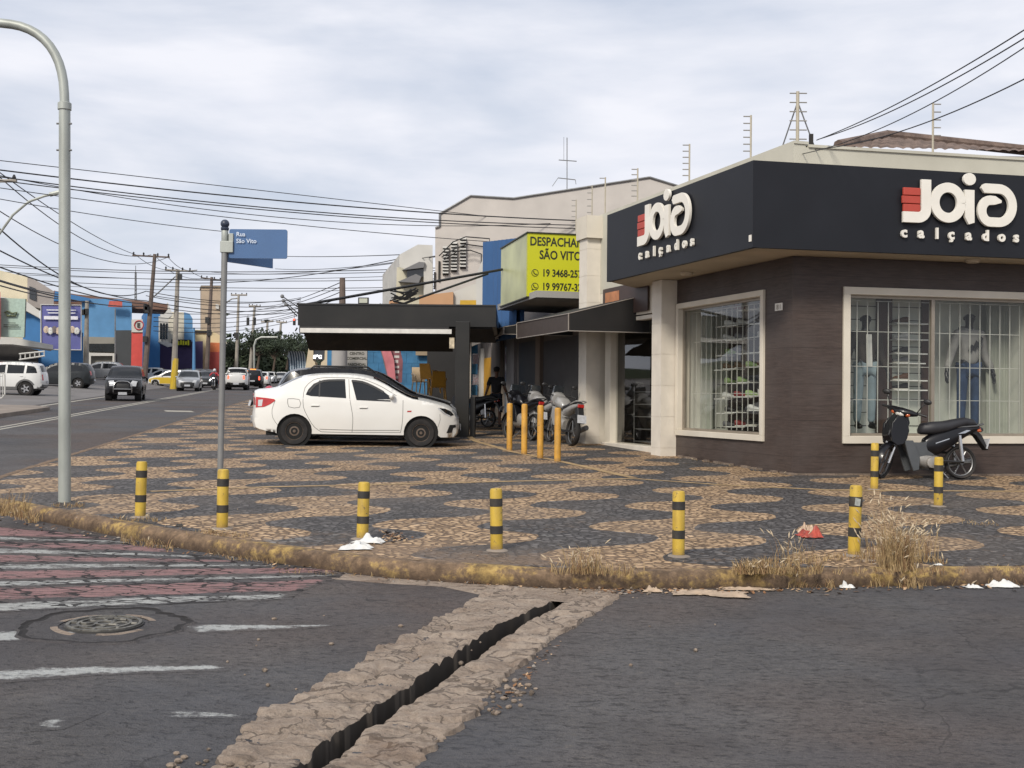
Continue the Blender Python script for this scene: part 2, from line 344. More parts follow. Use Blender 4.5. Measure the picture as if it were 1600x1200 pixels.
# rough stone strips either side of the slot
def stone_mat():
    m, nt, b = nmat('gutter_stone'); N, L = nt.nodes, nt.links; P = world_vec(N, L)
    Pw = warp(N, L, P, 6, 0.12)
    n1 = nz_(N, L, Pw, 3.5, 8, 0.7); n2 = nz_(N, L, P, 34, 6, 0.75)
    c = mixc_(N, L, rng(N, L, n1, 0.32, 0.68), (0.24, 0.18, 0.135), (0.44, 0.355, 0.28))
    c = mixc_(N, L, rng(N, L, n2, 0.52, 0.7, 0, 0.5), c, (0.50, 0.42, 0.34))
    c = mixc_(N, L, rng(N, L, n2, 0.3, 0.44, 0.75, 0), c, (0.05, 0.037, 0.028))
    # irregular cracks
    v = voro(N, L, warp(N, L, mapv(N, L, P, (1.0, 1.7, 1), (0, 0, 0.5)), 5.0, 0.42), 2.6); ck = mth(N, L, 'LESS_THAN', v.outputs['Distance'], mth(N, L, 'MULTIPLY', rng(N, L, n1, 0.35, 0.6), 0.045))
    c = mixc_(N, L, mth(N, L, 'MULTIPLY', ck, 0.6), c, (0.04, 0.028, 0.02))
    stk = nz_(N, L, mapv(N, L, P, (0.8, 3.4, 1), (0, 0, -0.25)), 5, 7, 0.72); c = mixc_(N, L, rng(N, L, stk, 0.52, 0.66, 0, 0.6), c, (0.10, 0.075, 0.055))
    # rusty soil blots
    n3 = nz_(N, L, P, 1.4, 4); c = mixc_(N, L, rng(N, L, n3, 0.6, 0.72, 0, 0.5), c, (0.13, 0.07, 0.04))
    L.new(c, b.inputs['Base Color']); b.inputs['Roughness'].default_value = 0.9
    bump_(N, L, b, mth(N, L, 'SUBTRACT', mth(N, L, 'ADD', n1, mth(N, L, 'MULTIPLY', n2, 0.8)), ck), 1.0, 0.03)
    return m
M_stone = stone_mat()
def stone_strip(name, inner, outer, label_side):
    nu, nv = 230, 22; mb = MB(); vs = []
    for i in range(nu+1):
        t = -0.45+1.47*i/nu; a, b2 = lerp_path(inner, t), lerp_path(outer, t)
        jag = 0.05*noise.noise(V((i*0.11, 3.3*label_side, 0)))+0.03*noise.noise(V((i*0.4, 9.1*label_side, 0)))+(0.035 if (i//9) % 2 else 0)*noise.noise(V(((i//9)*1.7, label_side, 5)))
        ji = 0.02*noise.noise(V((i*0.17, 7, label_side)))
        for j in range(nv+1):
            s = j/nv; p = a.lerp(b2, s*(1+jag*3)+ji*(1-s)*2)
            q = V((p.x, p.y, 0)); r0 = V((q.x*0.9, q.y*1.6, 0))*2.4
            d = noise.voronoi(r0+V((noise.noise(q*4), noise.noise(q*4+V((5, 5, 0))), 0))*0.35)[0]
            edge = min(1, (d[1]-d[0])*5)
            z = 0.004+0.022*edge+0.014*noise.noise(q*5)+0.008*noise.noise(q*19)+0.005*noise.noise(q*45)
            if s > 0.96: z = -0.02
            if j == 0: z -= 0.008
            vs.append((p.x, p.y, G(p.x, p.y, z)))
    fs = []
    for i in range(nu):
        for j in range(nv): a = i*(nv+1)+j; fs.append((a, a+1, a+nv+2, a+nv+1))
    n0 = len(vs)                      # slot wall skirt; its dark earth colour carries the slot's deep shade
    for i in range(nu+1):
        p = V(vs[i*(nv+1)]); dd = 0.02*noise.noise(V((i*0.2, 0, label_side))); vs.append((p.x-label_side*(0.01+dd), p.y, p.z-0.5))
    for i in range(nu): fs.append((i*(nv+1), (i+1)*(nv+1), n0+i+1, n0+i))
    mb.add(vs, fs); mb.m = [0]*(nu*nv)+[1]*nu; o = mb.build(name, [M_stone, M_earth], smooth=True, angle=60)
    if label_side > 0: o.data.flip_normals()
    kind(o, 'structure'); return o
stone_strip('gutter_paving', SL, OL, -1); stone_strip('gutter_paving', SR, OR_, 1)

# ---------------------------------------------------------------- pavement
def kerbline():
    right = [V((20, 11.75)), V((14, 10.85)), V((8, 10.0))]
    mid = [gp(*p).xy for p in ((1600, 914), (1400, 916), (1200, 919), (1000, 920), (870, 919), (740, 912), (600, 902), (440, 881), (300, 860), (200, 842), (100, 822), (30, 808))]
    corner = [V((-6.0, 12.9)), V((-6.45, 13.8)), V((-6.75, 14.8))]
    left = [V((-6.9-0.151*(y-15.5), y)) for y in (16, 18, 21, 25, 30, 40, 60, 90, 130, 200)]
    return right+[V((p.x, p.y)) for p in mid]+corner+left
KL = kerbline()
def smooth_path(pts, step):
    out = []; n = len(pts)
    for i in range(n-1):
        p0, p1, p2, p3 = pts[max(i-1, 0)], pts[i], pts[i+1], pts[min(i+2, n-1)]
        k = max(1, int((p2-p1).length/step))
        for j in range(k):
            t = j/k; out.append(0.5*((2*p1)+(p2-p0)*t+(2*p0-5*p1+4*p2-p3)*t*t+(3*p1-p0-3*p2+p3)*t**3))
    out.append(pts[-1]); return out
KS = smooth_path(KL, 0.07)
def kerb_offset(path, d):
    out = []
    for i, p in enumerate(path):
        t = (path[min(i+1, len(path)-1)]-path[max(i-1, 0)]).normalized(); out.append(p+V((t.y, -t.x))*d)
    return out
# path runs right -> left/up; inward (towards shop) is to the right of travel
KI = kerb_offset(KS, 0.16)
if (KI[100]-V((0, 30))).length > (KS[100]-V((0, 30))).length: KI = kerb_offset(KS, -0.16); INW = -1
else: INW = 1
def kerb_mat():
    m, nt, b = nmat('kerb_paint'); N, L = nt.nodes, nt.links; P = world_vec(N, L)
    g = N.new('ShaderNodeSeparateXYZ'); L.new(P, g.inputs[0]); X = g.outputs[0]; Y = g.outputs[1]
    n1 = nz_(N, L, mapv(N, L, P, (1, 1, 2)), 2.2, 7, 0.65); n2 = nz_(N, L, P, 16, 6, 0.7)
    conc = mixc_(N, L, rng(N, L, n2, 0.3, 0.7), (0.09, 0.06, 0.036), (0.25, 0.165, 0.10))
    yel = mixc_(N, L, rng(N, L, n2, 0.35, 0.65), (0.25, 0.155, 0.05), (0.42, 0.29, 0.10))
    k = mth(N, L, 'MULTIPLY', rng(N, L, mth(N, L, 'ADD', mth(N, L, 'MULTIPLY', n1, 0.65), mth(N, L, 'MULTIPLY', n2, 0.35)), 0.50, 0.575), mth(N, L, 'LESS_THAN', Y, 13.0))
    c = mixc_(N, L, k, conc, yel)
    c = mixc_(N, L, rng(N, L, nz_(N, L, P, 5, 6, 0.7), 0.48, 0.66, 0, 0.85), c, (0.06, 0.037, 0.022))
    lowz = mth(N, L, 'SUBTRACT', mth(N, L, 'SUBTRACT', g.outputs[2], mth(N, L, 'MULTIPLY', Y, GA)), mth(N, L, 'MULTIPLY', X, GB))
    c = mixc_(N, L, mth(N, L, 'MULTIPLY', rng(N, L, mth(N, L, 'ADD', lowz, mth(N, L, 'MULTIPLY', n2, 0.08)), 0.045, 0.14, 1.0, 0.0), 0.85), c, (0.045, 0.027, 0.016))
    L.new(c, b.inputs['Base Color']); b.inputs['Roughness'].default_value = 0.85; bump_(N, L, b, n2, 0.8, 0.02); return m
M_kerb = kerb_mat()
def mk_kerb():
    mb = MB(); prof = [(0.0, -0.05), (0.0, 0.0), (0.006, 0.06), (0.018, 0.10), (0.05, 0.128), (0.09, 0.134), (0.145, 0.134), (0.165, 0.131), (0.17, 0.10)]
    vs = []; np_ = len(prof); acc = 0
    for i, p in enumerate(KS):
        if i: acc += (KS[i]-KS[i-1]).length
        t = (KS[min(i+1, len(KS)-1)]-KS[max(i-1, 0)]).normalized(); nn = V((t.y, -t.x))*INW
        joint = abs((acc % 1.0)-0.5) > 0.47; seg = int(acc+0.0)
        for j, (a, z) in enumerate(prof):
            q = V((p.x*3, p.y*3, j*0.35)); d = 0.008*noise.noise(q)+0.005*noise.noise(q*4)+0.01*noise.noise(V((seg*3.1, 0, 1)))
            if joint: d += 0.012 if j < 6 else 0; 
            zz = z+(0.008*noise.noise(q*1.3+V((9, 9, 9))) if 2 < j < 7 else 0)+(-0.012 if joint and 2 < j < 7 else 0)
            vs.append((p.x+nn.x*(a+d*(1 if j < 5 else 0)), p.y+nn.y*(a+d*(1 if j < 5 else 0)), G(p.x, p.y, zz)))
    fs = [(i*np_+j, i*np_+j+1, (i+1)*np_+j+1, (i+1)*np_+j) for i in range(len(KS)-1) for j in range(np_-1)]
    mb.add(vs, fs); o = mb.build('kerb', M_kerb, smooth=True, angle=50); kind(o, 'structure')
    return o
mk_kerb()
def mosaic_mat():
    m, nt, b = nmat('wave_mosaic'); N, L = nt.nodes, nt.links; P = world_vec(N, L)
    g = N.new('ShaderNodeSeparateXYZ'); L.new(P, g.inputs[0]); X, Y = g.outputs[0], g.outputs[1]
    wob = mth(N, L, 'MULTIPLY', mth(N, L, 'SUBTRACT', nz_(N, L, P, 0.9, 3), 0.5), 0.20)
    wob2 = mth(N, L, 'MULTIPLY', mth(N, L, 'SUBTRACT', nz_(N, L, P, 7, 2), 0.5), 0.05)
    ph = mth(N, L, 'MULTIPLY', mth(N, L, 'ADD', mth(N, L, 'SUBTRACT', mth(N, L, 'SUBTRACT', Y, mth(N, L, 'MULTIPLY', X, 0.06)), 10.50), wob), 2*pi/1.88)
    cs_ = mth(N, L, 'COSINE', ph); sw = mth(N, L, 'MULTIPLY', mth(N, L, 'DIVIDE', mth(N, L, 'MULTIPLY', cs_, 1.72), mth(N, L, 'SQRT', mth(N, L, 'ADD', 1.0, mth(N, L, 'MULTIPLY', mth(N, L, 'MULTIPLY', cs_, cs_), 1.96)))), 0.39)
    s = mth(N, L, 'SUBTRACT', mth(N, L, 'SUBTRACT', X, mth(N, L, 'MULTIPLY', mth(N, L, 'SUBTRACT', Y, 10.67), 0.28)), sw)
    s = mth(N, L, 'ADD', mth(N, L, 'SUBTRACT', s, 1.46), mth(N, L, 'ADD', wob, wob2))
    fr = mth(N, L, 'ABSOLUTE', mth(N, L, 'SUBTRACT', mth(N, L, 'FRACT', mth(N, L, 'ADD', mth(N, L, 'DIVIDE', s, 2.05), 0.5)), 0.5))
    tan = mth(N, L, 'LESS_THAN', fr, 0.245)
    # stones laid in scales
    Pw = warp(N, L, P, 1.7, 0.25)
    ve = voro(N, L, mapv(N, L, Pw, (1, 1.35, 0.0)), 11.5, 'DISTANCE_TO_EDGE', 0.8); vc = voro(N, L, mapv(N, L, Pw, (1, 1.35, 0.0)), 11.5, 'F1', 0.75)
    sp = N.new('ShaderNodeSeparateColor'); L.new(vc.outputs['Color'], sp.inputs[0]); rnd = sp.outputs[0]; rnd2 = sp.outputs[1]
    ct = mixc_(N, L, rnd, (0.42, 0.28, 0.16), (0.64, 0.45, 0.275)); cdk = mixc_(N, L, rnd, (0.070, 0.065, 0.063), (0.165, 0.154, 0.150))
    c = mixc_(N, L, tan, cdk, ct)
    grout = rng(N, L, ve.outputs['Distance'], 0.06, 0.19, 1.0, 0.0)
    c = mixc_(N, L, mth(N, L, 'MULTIPLY', grout, 0.85), c, mixc_(N, L, tan, (0.024, 0.021, 0.02), (0.055, 0.033, 0.02)))
    # sandy dirt near the kerb and in drifts, washed-out pale stones
    d1 = nz_(N, L, P, 0.7, 7, 0.65, 0.5); d2 = nz_(N, L, P, 9, 5, 0.7)
    near = rng(N, L, mth(N, L, 'SUBTRACT', mth(N, L, 'ADD', Y, mth(N, L, 'MULTIPLY', X, 0.22)), 0.0), 9.2, 10.6, 0.14, 0.0)
    dm = rng(N, L, mth(N, L, 'ADD', mth(N, L, 'ADD', mth(N, L, 'MULTIPLY', d1, 0.7), mth(N, L, 'MULTIPLY', d2, 0.3)), near), 0.58, 0.70, 0.0, 0.6)
    c = mixc_(N, L, dm, c, (0.24, 0.16, 0.10))
    gr = nz_(N, L, P, 0.5, 5, 0.6); c = mixc_(N, L, rng(N, L, gr, 0.48, 0.70, 0.0, 0.40), c, (0.165, 0.135, 0.112))
    wh = nz_(N, L, mapv(N, L, P, (1, 1, 1), loc=(7, 3, 0)), 0.55, 5, 0.6)
    wm_ = mth(N, L, 'MULTIPLY', rng(N, L, wh, 0.64, 0.68), mth(N, L, 'GREATER_THAN', rnd2, 0.35)); c = mixc_(N, L, mth(N, L, 'MULTIPLY', wm_, mth(N, L, 'SUBTRACT', 0.7, mth(N, L, 'MULTIPLY', grout, 0.6))), c, (0.34, 0.33, 0.31))
    L.new(c, b.inputs['Base Color']); b.inputs['Roughness'].default_value = 0.72; b.inputs['Specular IOR Level'].default_value = 0.3
    h = mth(N, L, 'ADD', mth(N, L, 'MULTIPLY', mth(N, L, 'SUBTRACT', 1.0, grout), 1.0), mth(N, L, 'MULTIPLY', rnd, 0.7))
    bump_(N, L, b, h, 0.7, 0.02); return m
M_mosaic = mosaic_mat()
inner = [p for i, p in enumerate(KI) if i % 3 == 0 or i == len(KI)-1]
gsheet('pavement', [(p.x, p.y) for p in inner]+[(60, 200), (60, 17)], M_mosaic, SWH)

# ---------------------------------------------------------------- painted markings
def marking(name, pix, m, h=0.004, world=False, inset=0.09):
    pts = [gp(*p) for p in pix] if not world else [V((p[0], p[1], 0)) for p in pix]
    P2 = [V((p.x, p.y)) for p in pts]; n = len(P2); ar = sum(P2[i].x*P2[(i+1) % n].y-P2[(i+1) % n].x*P2[i].y for i in range(n))
    if ar < 0: P2 = P2[::-1]
    me = bpy.data.meshes.new(name); bm = bmesh.new(); bm.faces.new([bm.verts.new((p.x, p.y, 0)) for p in P2])
    if not world:
        xs = [p.x for p in P2]; ys = [p.y for p in P2]
        def cuts(lo, hi, st, nr):
            k_ = lo+st/2
            while k_ < hi:
                bmesh.ops.bisect_plane(bm, geom=bm.verts[:]+bm.edges[:]+bm.faces[:], plane_co=(k_, k_, 0), plane_no=nr); k_ += st
        cuts(min(xs), max(xs), 0.12, (1, 0, 0)); cuts(min(ys), max(ys), 0.035, (0, 1, 0))
    bmesh.ops.triangulate(bm, faces=bm.faces[:]); 
    def dist(q):
        d = 9
        for i in range(n):
            a_, b_ = P2[i], P2[(i+1) % n]; ab = b_-a_; t = max(0, min(1, (q-a_).dot(ab)/max(1e-9, ab.length_squared))); d = min(d, (q-a_-ab*t).length)
        return d
    vals = [min(1.0, dist(v.co.xy)/inset) if not world else 1.0 for v in bm.verts]
    for v in bm.verts: v.co.z = G(v.co.x, v.co.y, h)
    bm.to_mesh(me); bm.free(); me.materials.append(m); o = bpy.data.objects.new(name, me); SC.collection.objects.link(o)
    at_ = me.attributes.new('m', 'FLOAT', 'POINT'); at_.data.foreach_set('value', vals)
    return kind(o, 'structure')
M_white = asphalt_mat('crossing_white', paint=(0.38, 0.385, 0.37), wear=0.475, crack=0.95, crackscale=6.5, crackw=0.06)
M_red = asphalt_mat('crossing_red', paint=(0.27, 0.155, 0.15), wear=0.45, crack=0.95, crackscale=6.5, crackw=0.06)
M_wworn = asphalt_mat('worn_white', paint=(0.38, 0.39, 0.38), wear=0.455)
M_wline = asphalt_mat('line_white', paint=(0.42, 0.40, 0.34), wear=0.36)
# crossing: stripes nearly parallel to the kerb; (y at px -300, y at px 0, y at px 520 ...) boundaries
B = [((-260, 806), (0, 812), (60, 824)), ]
rows = [  # (y0 at x=-200, y0 at x=0, x right end, y at right end)
 (818, 822, 160, 838), (834, 838, 215, 846), (842, 845, 250, 852), (852, 856, 300, 866), (862, 866, 360, 874), (876, 880, 430, 880), (888, 891, 500, 886), (905, 907, 540, 896), (918, 918, 530, 903), (944, 940, 470, 925), (962, 957, 455, 937)]
for i in range(len(rows)-1):
    a, b = rows[i], rows[i+1]
    marking('crossing_stripe', inset=0.085, pix=[(-200, a[0]), (0, a[1]), (a[2]*0.5, (a[1]+a[3])/2-1), (a[2], a[3]), (b[2], b[3]), (b[2]*0.5, (b[1]+b[3])/2-1), (0, b[1]), (-200, b[0])], m=M_red if i % 2 == 0 else M_white, h=0.0012+0.0004*(i%2))
for q in ([(-200, 1000), (0, 986), (120, 985), (125, 1001), (0, 1002), (-200, 1018)], [(280, 978), (330, 974), (560, 975), (470, 984), (300, 990)],
          [(-200, 1060), (0, 1044), (140, 1040), (350, 1036), (360, 1048), (150, 1056), (0, 1068), (-200, 1080)],
          [(20, 1128), (70, 1122), (150, 1105), (165, 1112), (100, 1140), (20, 1146)], [(240, 1108), (380, 1110), (390, 1124), (260, 1122)]):
    marking('worn_marking', q, M_wworn, 0.0014, inset=0.075)
# street centre lines and edge line
def line_mark(x0, k, y0, y1, w, dx=0):
    return [(x0+dx+k*y0, y0), (x0+dx+w+k*y0, y0), (x0+dx+w+k*y1, y1), (x0+dx+k*y1, y1)]
c1, c2 = gp(0, 668.7), gp(340, 608); kk = (c2.x-c1.x)/(c2.y-c1.y); x0 = c1.x-kk*c1.y
marking('centre_line', line_mark(x0, kk, 8, 180, 0.12, -0.16), M_wline, 0.004, True, 0.03); marking('centre_line', line_mark(x0, kk, 8, 180, 0.12, 0.12), M_wline, 0.004, True, 0.03)
e1, e2 = gp(0, 643), gp(155, 621); ke = (e2.x-e1.x)/(e2.y-e1.y); xe = e1.x-ke*e1.y
marking('edge_line', line_mark(xe, ke, 20, 75, 0.2), M_wline, 0.004, True, 0.04)
for q in ([(60, 607), (100, 606), (160, 616), (150, 618)], [(120, 604), (150, 603), (205, 612), (200, 615)], [(255, 641), (300, 642), (305, 644), (258, 643)]):
    marking('bay_marking', q, M_wline, 0.0012)
# left-hand pavement
M_conc = mat('old_concrete', (0.24, 0.20, 0.165), 0.85, 0.25, 1.2, bump=0.4, dirt=0.5)
a0, a1 = gp(-30, 652, 0.1), gp(78, 637, 0.1)
lk = (a1.x-a0.x)/(a1.y-a0.y)
def slab(name, pts, h, m):
    mb = MB(); n = len(pts); top = [(x, y, G(x, y, h)) for x, y in pts]; bot = [(x, y, G(x, y, -0.1)) for x, y in pts]
    mb.prism(bot, (0, 0, h+0.1)); return kind(mb.build(name, m, bevel=0.02), 'structure')
slab('pavement_far_side', [(a0.x+0.1, a0.y-14), (a0.x, a0.y), (a1.x, a1.y), (a1.x-1.0, a1.y+1.2), (a1.x-9, a1.y+2.5), (-60, a1.y+2.5), (-60, a0.y-14)], 0.13, M_conc)
# tactile yellow strip across the pavement
M_tact = mat('tactile_yellow', (0.36, 0.245, 0.12), 0.8, 0.25, 9, bump=0.4, dirt=0.6)
def strip_on_pavement(name, pix, w, m, h=0.004):
    pts = [gps(*p) for p in pix]; mb = MB(); vs = []
    for i, p in enumerate(pts):
        d = (pts[min(i+1, len(pts)-1)]-pts[max(i-1, 0)]).normalized(); n = V((-d.y, d.x, 0))*w/2
        for q in (p+n, p-n): vs.append((q.x, q.y, G(q.x, q.y, SWH+h)))
    mb.add(vs, [(2*i+1, 2*i+3, 2*i+2, 2*i) for i in range(len(pts)-1)]); o = mb.build(name, m)
    if o.data.polygons[0].normal.z < 0: o.data.flip_normals()
    return kind(o, 'structure')
strip_on_pavement('tactile_strip', [(235, 768), (420, 761), (600, 757), (760, 753), (990, 748), (1130, 758), (1300, 766), (1600, 768), (1900, 766)], 0.13, M_tact)
strip_on_pavement('tactile_strip', [(725, 678), (745, 690), (800, 706), (880, 722), (990, 747)], 0.15, M_tact, 0.006)

# stone gutter along the kerb
gsheet('kerb_gutter', [(p.x, p.y) for p in [gp(*q) for q in ((505, 893), (600, 903), (740, 913), (870, 920), (960, 921), (965, 938), (880, 941), (752, 930), (690, 917), (600, 912), (520, 905))]], M_stone, 0.0015)

# raised forecourt along the far side of the street
def forecourt():
    mb = MB(); nx, ny = 26, 34; vs = []
    for j in range(ny+1):
        y = 46+(200-46)*j/ny; xr = xe+ke*y-0.4
        for i in range(nx+1):
            x = xr-70*(i/nx)**1.6; vs.append((x, y, FZ(x, y)))
    mb.add(vs, [(j*(nx+1)+i, (j+1)*(nx+1)+i, (j+1)*(nx+1)+i+1, j*(nx+1)+i+1) for j in range(ny) for i in range(nx)])
    o = mb.build('forecourt', mat('forecourt_concrete', (0.15, 0.14, 0.135), 0.85, 0.2, 0.6, bump=0.2, dirt=0.4), smooth=True)
    if o.data.polygons[0].normal.z < 0: o.data.flip_normals()
    kind(o, 'structure')
def FZ(x, y):
    xr = xe+ke*y-0.4; return G(x, y, 0.001+0.65*max(0, min(1, (y-50)/50))*max(0, min(1, (xr-x)/5)))
forecourt()
# ================================================================== CORNER SHOP
M_clad = None
def clad_mat():
    m, nt, b = nmat('brown_cladding'); N, L = nt.nodes, nt.links
    tc = N.new('ShaderNodeTexCoord'); P = tc.outputs['Object']
    st = nz_(N, L, mapv(N, L, P, (1.2, 1.2, 14)), 3.0, 7, 0.7); n2 = nz_(N, L, P, 1.5, 4)
    c = mixc_(N, L, rng(N, L, st, 0.3, 0.7), (0.036, 0.026, 0.022), (0.082, 0.059, 0.050)); c = mixc_(N, L, rng(N, L, n2, 0.4, 0.7, 0, 0.5), c, (0.085, 0.07, 0.064))
    g = N.new('ShaderNodeSeparateXYZ'); L.new(P, g.inputs[0])
    j = mth(N, L, 'LESS_THAN', mth(N, L, 'FRACT', mth(N, L, 'DIVIDE', mth(N, L, 'ADD', g.outputs[2], 3.07), 0.58)), 0.012)
    c = mixc_(N, L, mth(N, L, 'MULTIPLY', j, 0.7), c, (0.02, 0.015, 0.013))
    L.new(c, b.inputs['Base Color']); b.inputs['Roughness'].default_value = 0.55; b.inputs['Specular IOR Level'].default_value = 0.35; bump_(N, L, b, st, 0.25, 0.01); return m
M_clad = clad_mat()
M_cream = mat('cream_plaster', (0.62, 0.57, 0.48), 0.75, 0.06, 2.2, bump=0.08, dirt=0.22, dirtcol=(0.33, 0.29, 0.23))
M_cream2 = mat('cream_stone', (0.64, 0.59, 0.51), 0.7, 0.07, 3, bump=0.1, dirt=0.25, dirtcol=(0.36, 0.31, 0.25))
M_sign = mat('charcoal_panel', (0.0115, 0.0125, 0.0165), 0.5, 0.14, 1.2, spec=0.28, bump=0.02)
M_white_l = mat('letter_cream', (0.74, 0.71, 0.64), 0.5, 0.04, 4)
M_red_l = mat('letter_red', (0.42, 0.055, 0.035), 0.5, 0.08, 4)
M_dark = mat('dark_interior', (0.02, 0.018, 0.017), 0.8, 0.3, 2)
M_alu = mat('champagne_aluminium', (0.30, 0.26, 0.21), 0.4, 0.1, 6, metal=0.4)
M_grille = mat('white_grille_bar', (0.50, 0.50, 0.46), 0.5, 0.08, 8)
M_panel = mat('display_panel', (0.58, 0.59, 0.53), 0.7, 0.06, 1.5)
M_slatw = mat('slat_panel_white', (0.62, 0.64, 0.57), 0.6, 0.06, 2)
M_brownp = mat('brown_panel', (0.07, 0.04, 0.03), 0.6, 0.12, 3)
M_shopglass = glassmat('shop_glass', (0.88, 0.89, 0.87), 0.9)
M_metal = mat('grey_metal', (0.22, 0.22, 0.22), 0.45, 0.15, 8, metal=0.6)
C0 = gps(1237, 742); DL = V((-0.3133, 0.9497, 0)); DR = V((0.9762, 0.2169, 0)); UP = V((0, 0, 1))
NL = V((-0.9497, -0.3133, 0)); NR = V((0.2169, -0.9762, 0))       # outward normals
ZS = CAMZ+2.30; ZT = ZS+1.315; ZP = CAMZ+4.09                      # soffit, sign top, parapet
LL, LRt = 9.0, 7.6
shop = thing('shoe_shop', 'corner shoe shop with brown clad walls and large framed display windows under a charcoal fascia', 'shop', (C0.x, C0.y, G(C0.x, C0.y)))
def wallpos(O, D, s, z): return V((O.x+D.x*s, O.y+D.y*s, z))
def wall(mb, O, D, Nn, s0, s1, z0, z1, th=0.2, m=0): mb.obox(wallpos(O, D, s0, z0), D*(s1-s0), -Nn*th, UP*(z1-z0), m)
zb = G(C0.x, C0.y)-0.6
# openings measured on the wall planes
wl = [onplane(1059, 478, C0, DL.xy), onplane(1196, 452.5, C0, DL.xy), onplane(1196, 690, C0, DL.xy)]
wsL0, wsL1 = wl[1][0], wl[0][0]; wzt = wl[1][1]; wzb = wl[2][1]
wr = [onplane(1317, 448, C0, DR.xy), onplane(1315, 693, C0, DR.xy)]
wsR0 = wr[0][0]; wztR = wr[0][1]; wzbR = wr[1][1]; wsR1 = onplane(1622, 600, C0, DR.xy)[0]
sPR = onplane(1057, 600, C0, DL.xy)[0]                             # right pillar meets wall
sDR = sPR+0.42; sPL = onplane(937, 600, C0, DL.xy)[0]; sDL = onplane(950, 600, C0, DL.xy)[0]
mb = MB()
wall(mb, C0, DL, NL, 0.0, wsL0, zb, ZS-0.003); wall(mb, C0, DL, NL, wsL0, wsL1, zb, wzb); wall(mb, C0, DL, NL, wsL0, wsL1, wzt, ZS-0.003)
if sPR > wsL1: wall(mb, C0, DL, NL, wsL1, sPR, zb, ZS-0.003)
o1 = DR*0.0
mb.build('clad_wall', M_clad, shop, world=True)
mb = MB()
wall(mb, C0, DR, NR, 0.0, wsR0, zb, ZS-0.003); wall(mb, C0, DR, NR, wsR0, wsR1, zb, wzbR); wall(mb, C0, DR, NR, wsR0, wsR1, wztR, ZS-0.003); wall(mb, C0, DR, NR, wsR1, LRt, zb, ZS-0.003)
mb.build('clad_wall', M_clad, shop, world=True)
# inner back volume, roof and parapet
mb = MB()
wall(mb, C0, DL, NL, 0.0, LL, ZS+0.05, ZP, 0.22); wall(mb, C0, DR, NR, 0.0, LRt+3, ZS+0.05, ZP-0.05, 0.22)
wall(mb, C0, DL, NL, -0.02, LL, ZP, ZP+0.045, 0.26); 
mb.obox(wallpos(C0, DR, 0.25, ZP-0.05)+NR*0.03, DR*(LRt+2.7), -NR*0.28, UP*0.045)
mb.build('parapet', mat('parapet_plaster', (0.50, 0.485, 0.41), 0.8, 0.07, 1.4, dirt=0.35, dirtcol=(0.28, 0.26, 0.21)), shop, world=True)
mb = MB()
pA, pB, pC, pD = wallpos(C0, DL, 0, 0), wallpos(C0, DL, LL, 0), wallpos(C0, DR, LRt+3, 0), wallpos(C0, DR, LRt+3, 0)+DL*LL
mb.prism([(p.x, p.y, ZS+0.9) for p in (pA+DR*.2+DL*.2, pB+DR*.2, pD, pC+DL*.2)], (0, 0, 0.12)); mb.build('flat_roof', M_conc, shop, world=True)
# store-room walls seen through glass (dark inside)
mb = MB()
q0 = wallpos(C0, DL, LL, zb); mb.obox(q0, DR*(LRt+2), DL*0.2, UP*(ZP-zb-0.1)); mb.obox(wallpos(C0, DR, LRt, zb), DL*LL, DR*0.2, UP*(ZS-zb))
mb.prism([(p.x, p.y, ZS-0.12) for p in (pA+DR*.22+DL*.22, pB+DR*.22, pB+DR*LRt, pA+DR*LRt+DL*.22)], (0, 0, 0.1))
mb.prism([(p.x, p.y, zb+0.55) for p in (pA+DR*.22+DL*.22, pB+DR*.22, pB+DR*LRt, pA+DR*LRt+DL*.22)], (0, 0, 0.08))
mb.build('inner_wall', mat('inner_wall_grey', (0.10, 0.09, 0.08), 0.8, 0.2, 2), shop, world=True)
# fascia: front corner and its two arms
Fc = at(1176, 386, 17.3); Fc.z = 0
def fcorner():
    # intersection of left and right fascia planes
    return Fc
fas = MB(); TH = 0.08
sE = onplane(948, 440, Fc, DL.xy)[0]; sRt = LRt+1.2
fas.prism([Fc+UP*ZS, Fc+DL*sE+UP*ZS, Fc+DL*sE+UP*ZT, Fc+UP*ZT], -NL*TH)
fas.prism([Fc+UP*ZS, Fc+DR*sRt+UP*ZS, Fc+DR*sRt+UP*ZT, Fc+UP*ZT], -NR*TH)
fo = fas.build('fascia', M_sign, shop, world=True)
sf = MB()    # cream soffit and end return
inn = wallpos(C0, DL, 0, 0)
inL = C0+DL*(sE-0.4); inL.z = 0
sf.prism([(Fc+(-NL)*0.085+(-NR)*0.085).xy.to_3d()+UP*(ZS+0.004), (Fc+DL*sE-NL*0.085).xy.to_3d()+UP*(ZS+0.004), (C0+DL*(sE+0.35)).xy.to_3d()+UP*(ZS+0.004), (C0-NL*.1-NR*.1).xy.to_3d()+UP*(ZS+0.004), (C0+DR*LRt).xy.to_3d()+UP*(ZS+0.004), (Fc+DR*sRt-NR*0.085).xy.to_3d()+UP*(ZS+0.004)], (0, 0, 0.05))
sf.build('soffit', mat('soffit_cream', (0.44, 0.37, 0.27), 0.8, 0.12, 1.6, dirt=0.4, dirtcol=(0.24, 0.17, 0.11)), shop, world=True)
cp = MB(); cp.prism([Fc-NL*.08-NR*.08+UP*(ZT-0.06), Fc+DL*sE-NL*.08+UP*(ZT-0.06), C0+DL*(sE+.35)+UP*(ZT-0.06-C0.z), C0+UP*(ZT-0.06-C0.z), C0+DR*LRt+UP*(ZT-0.06-C0.z), Fc+DR*sRt-NR*.08+UP*(ZT-0.06)], (0, 0, 0.03)); cp.build('fascia_cover', M_conc, shop, world=True)
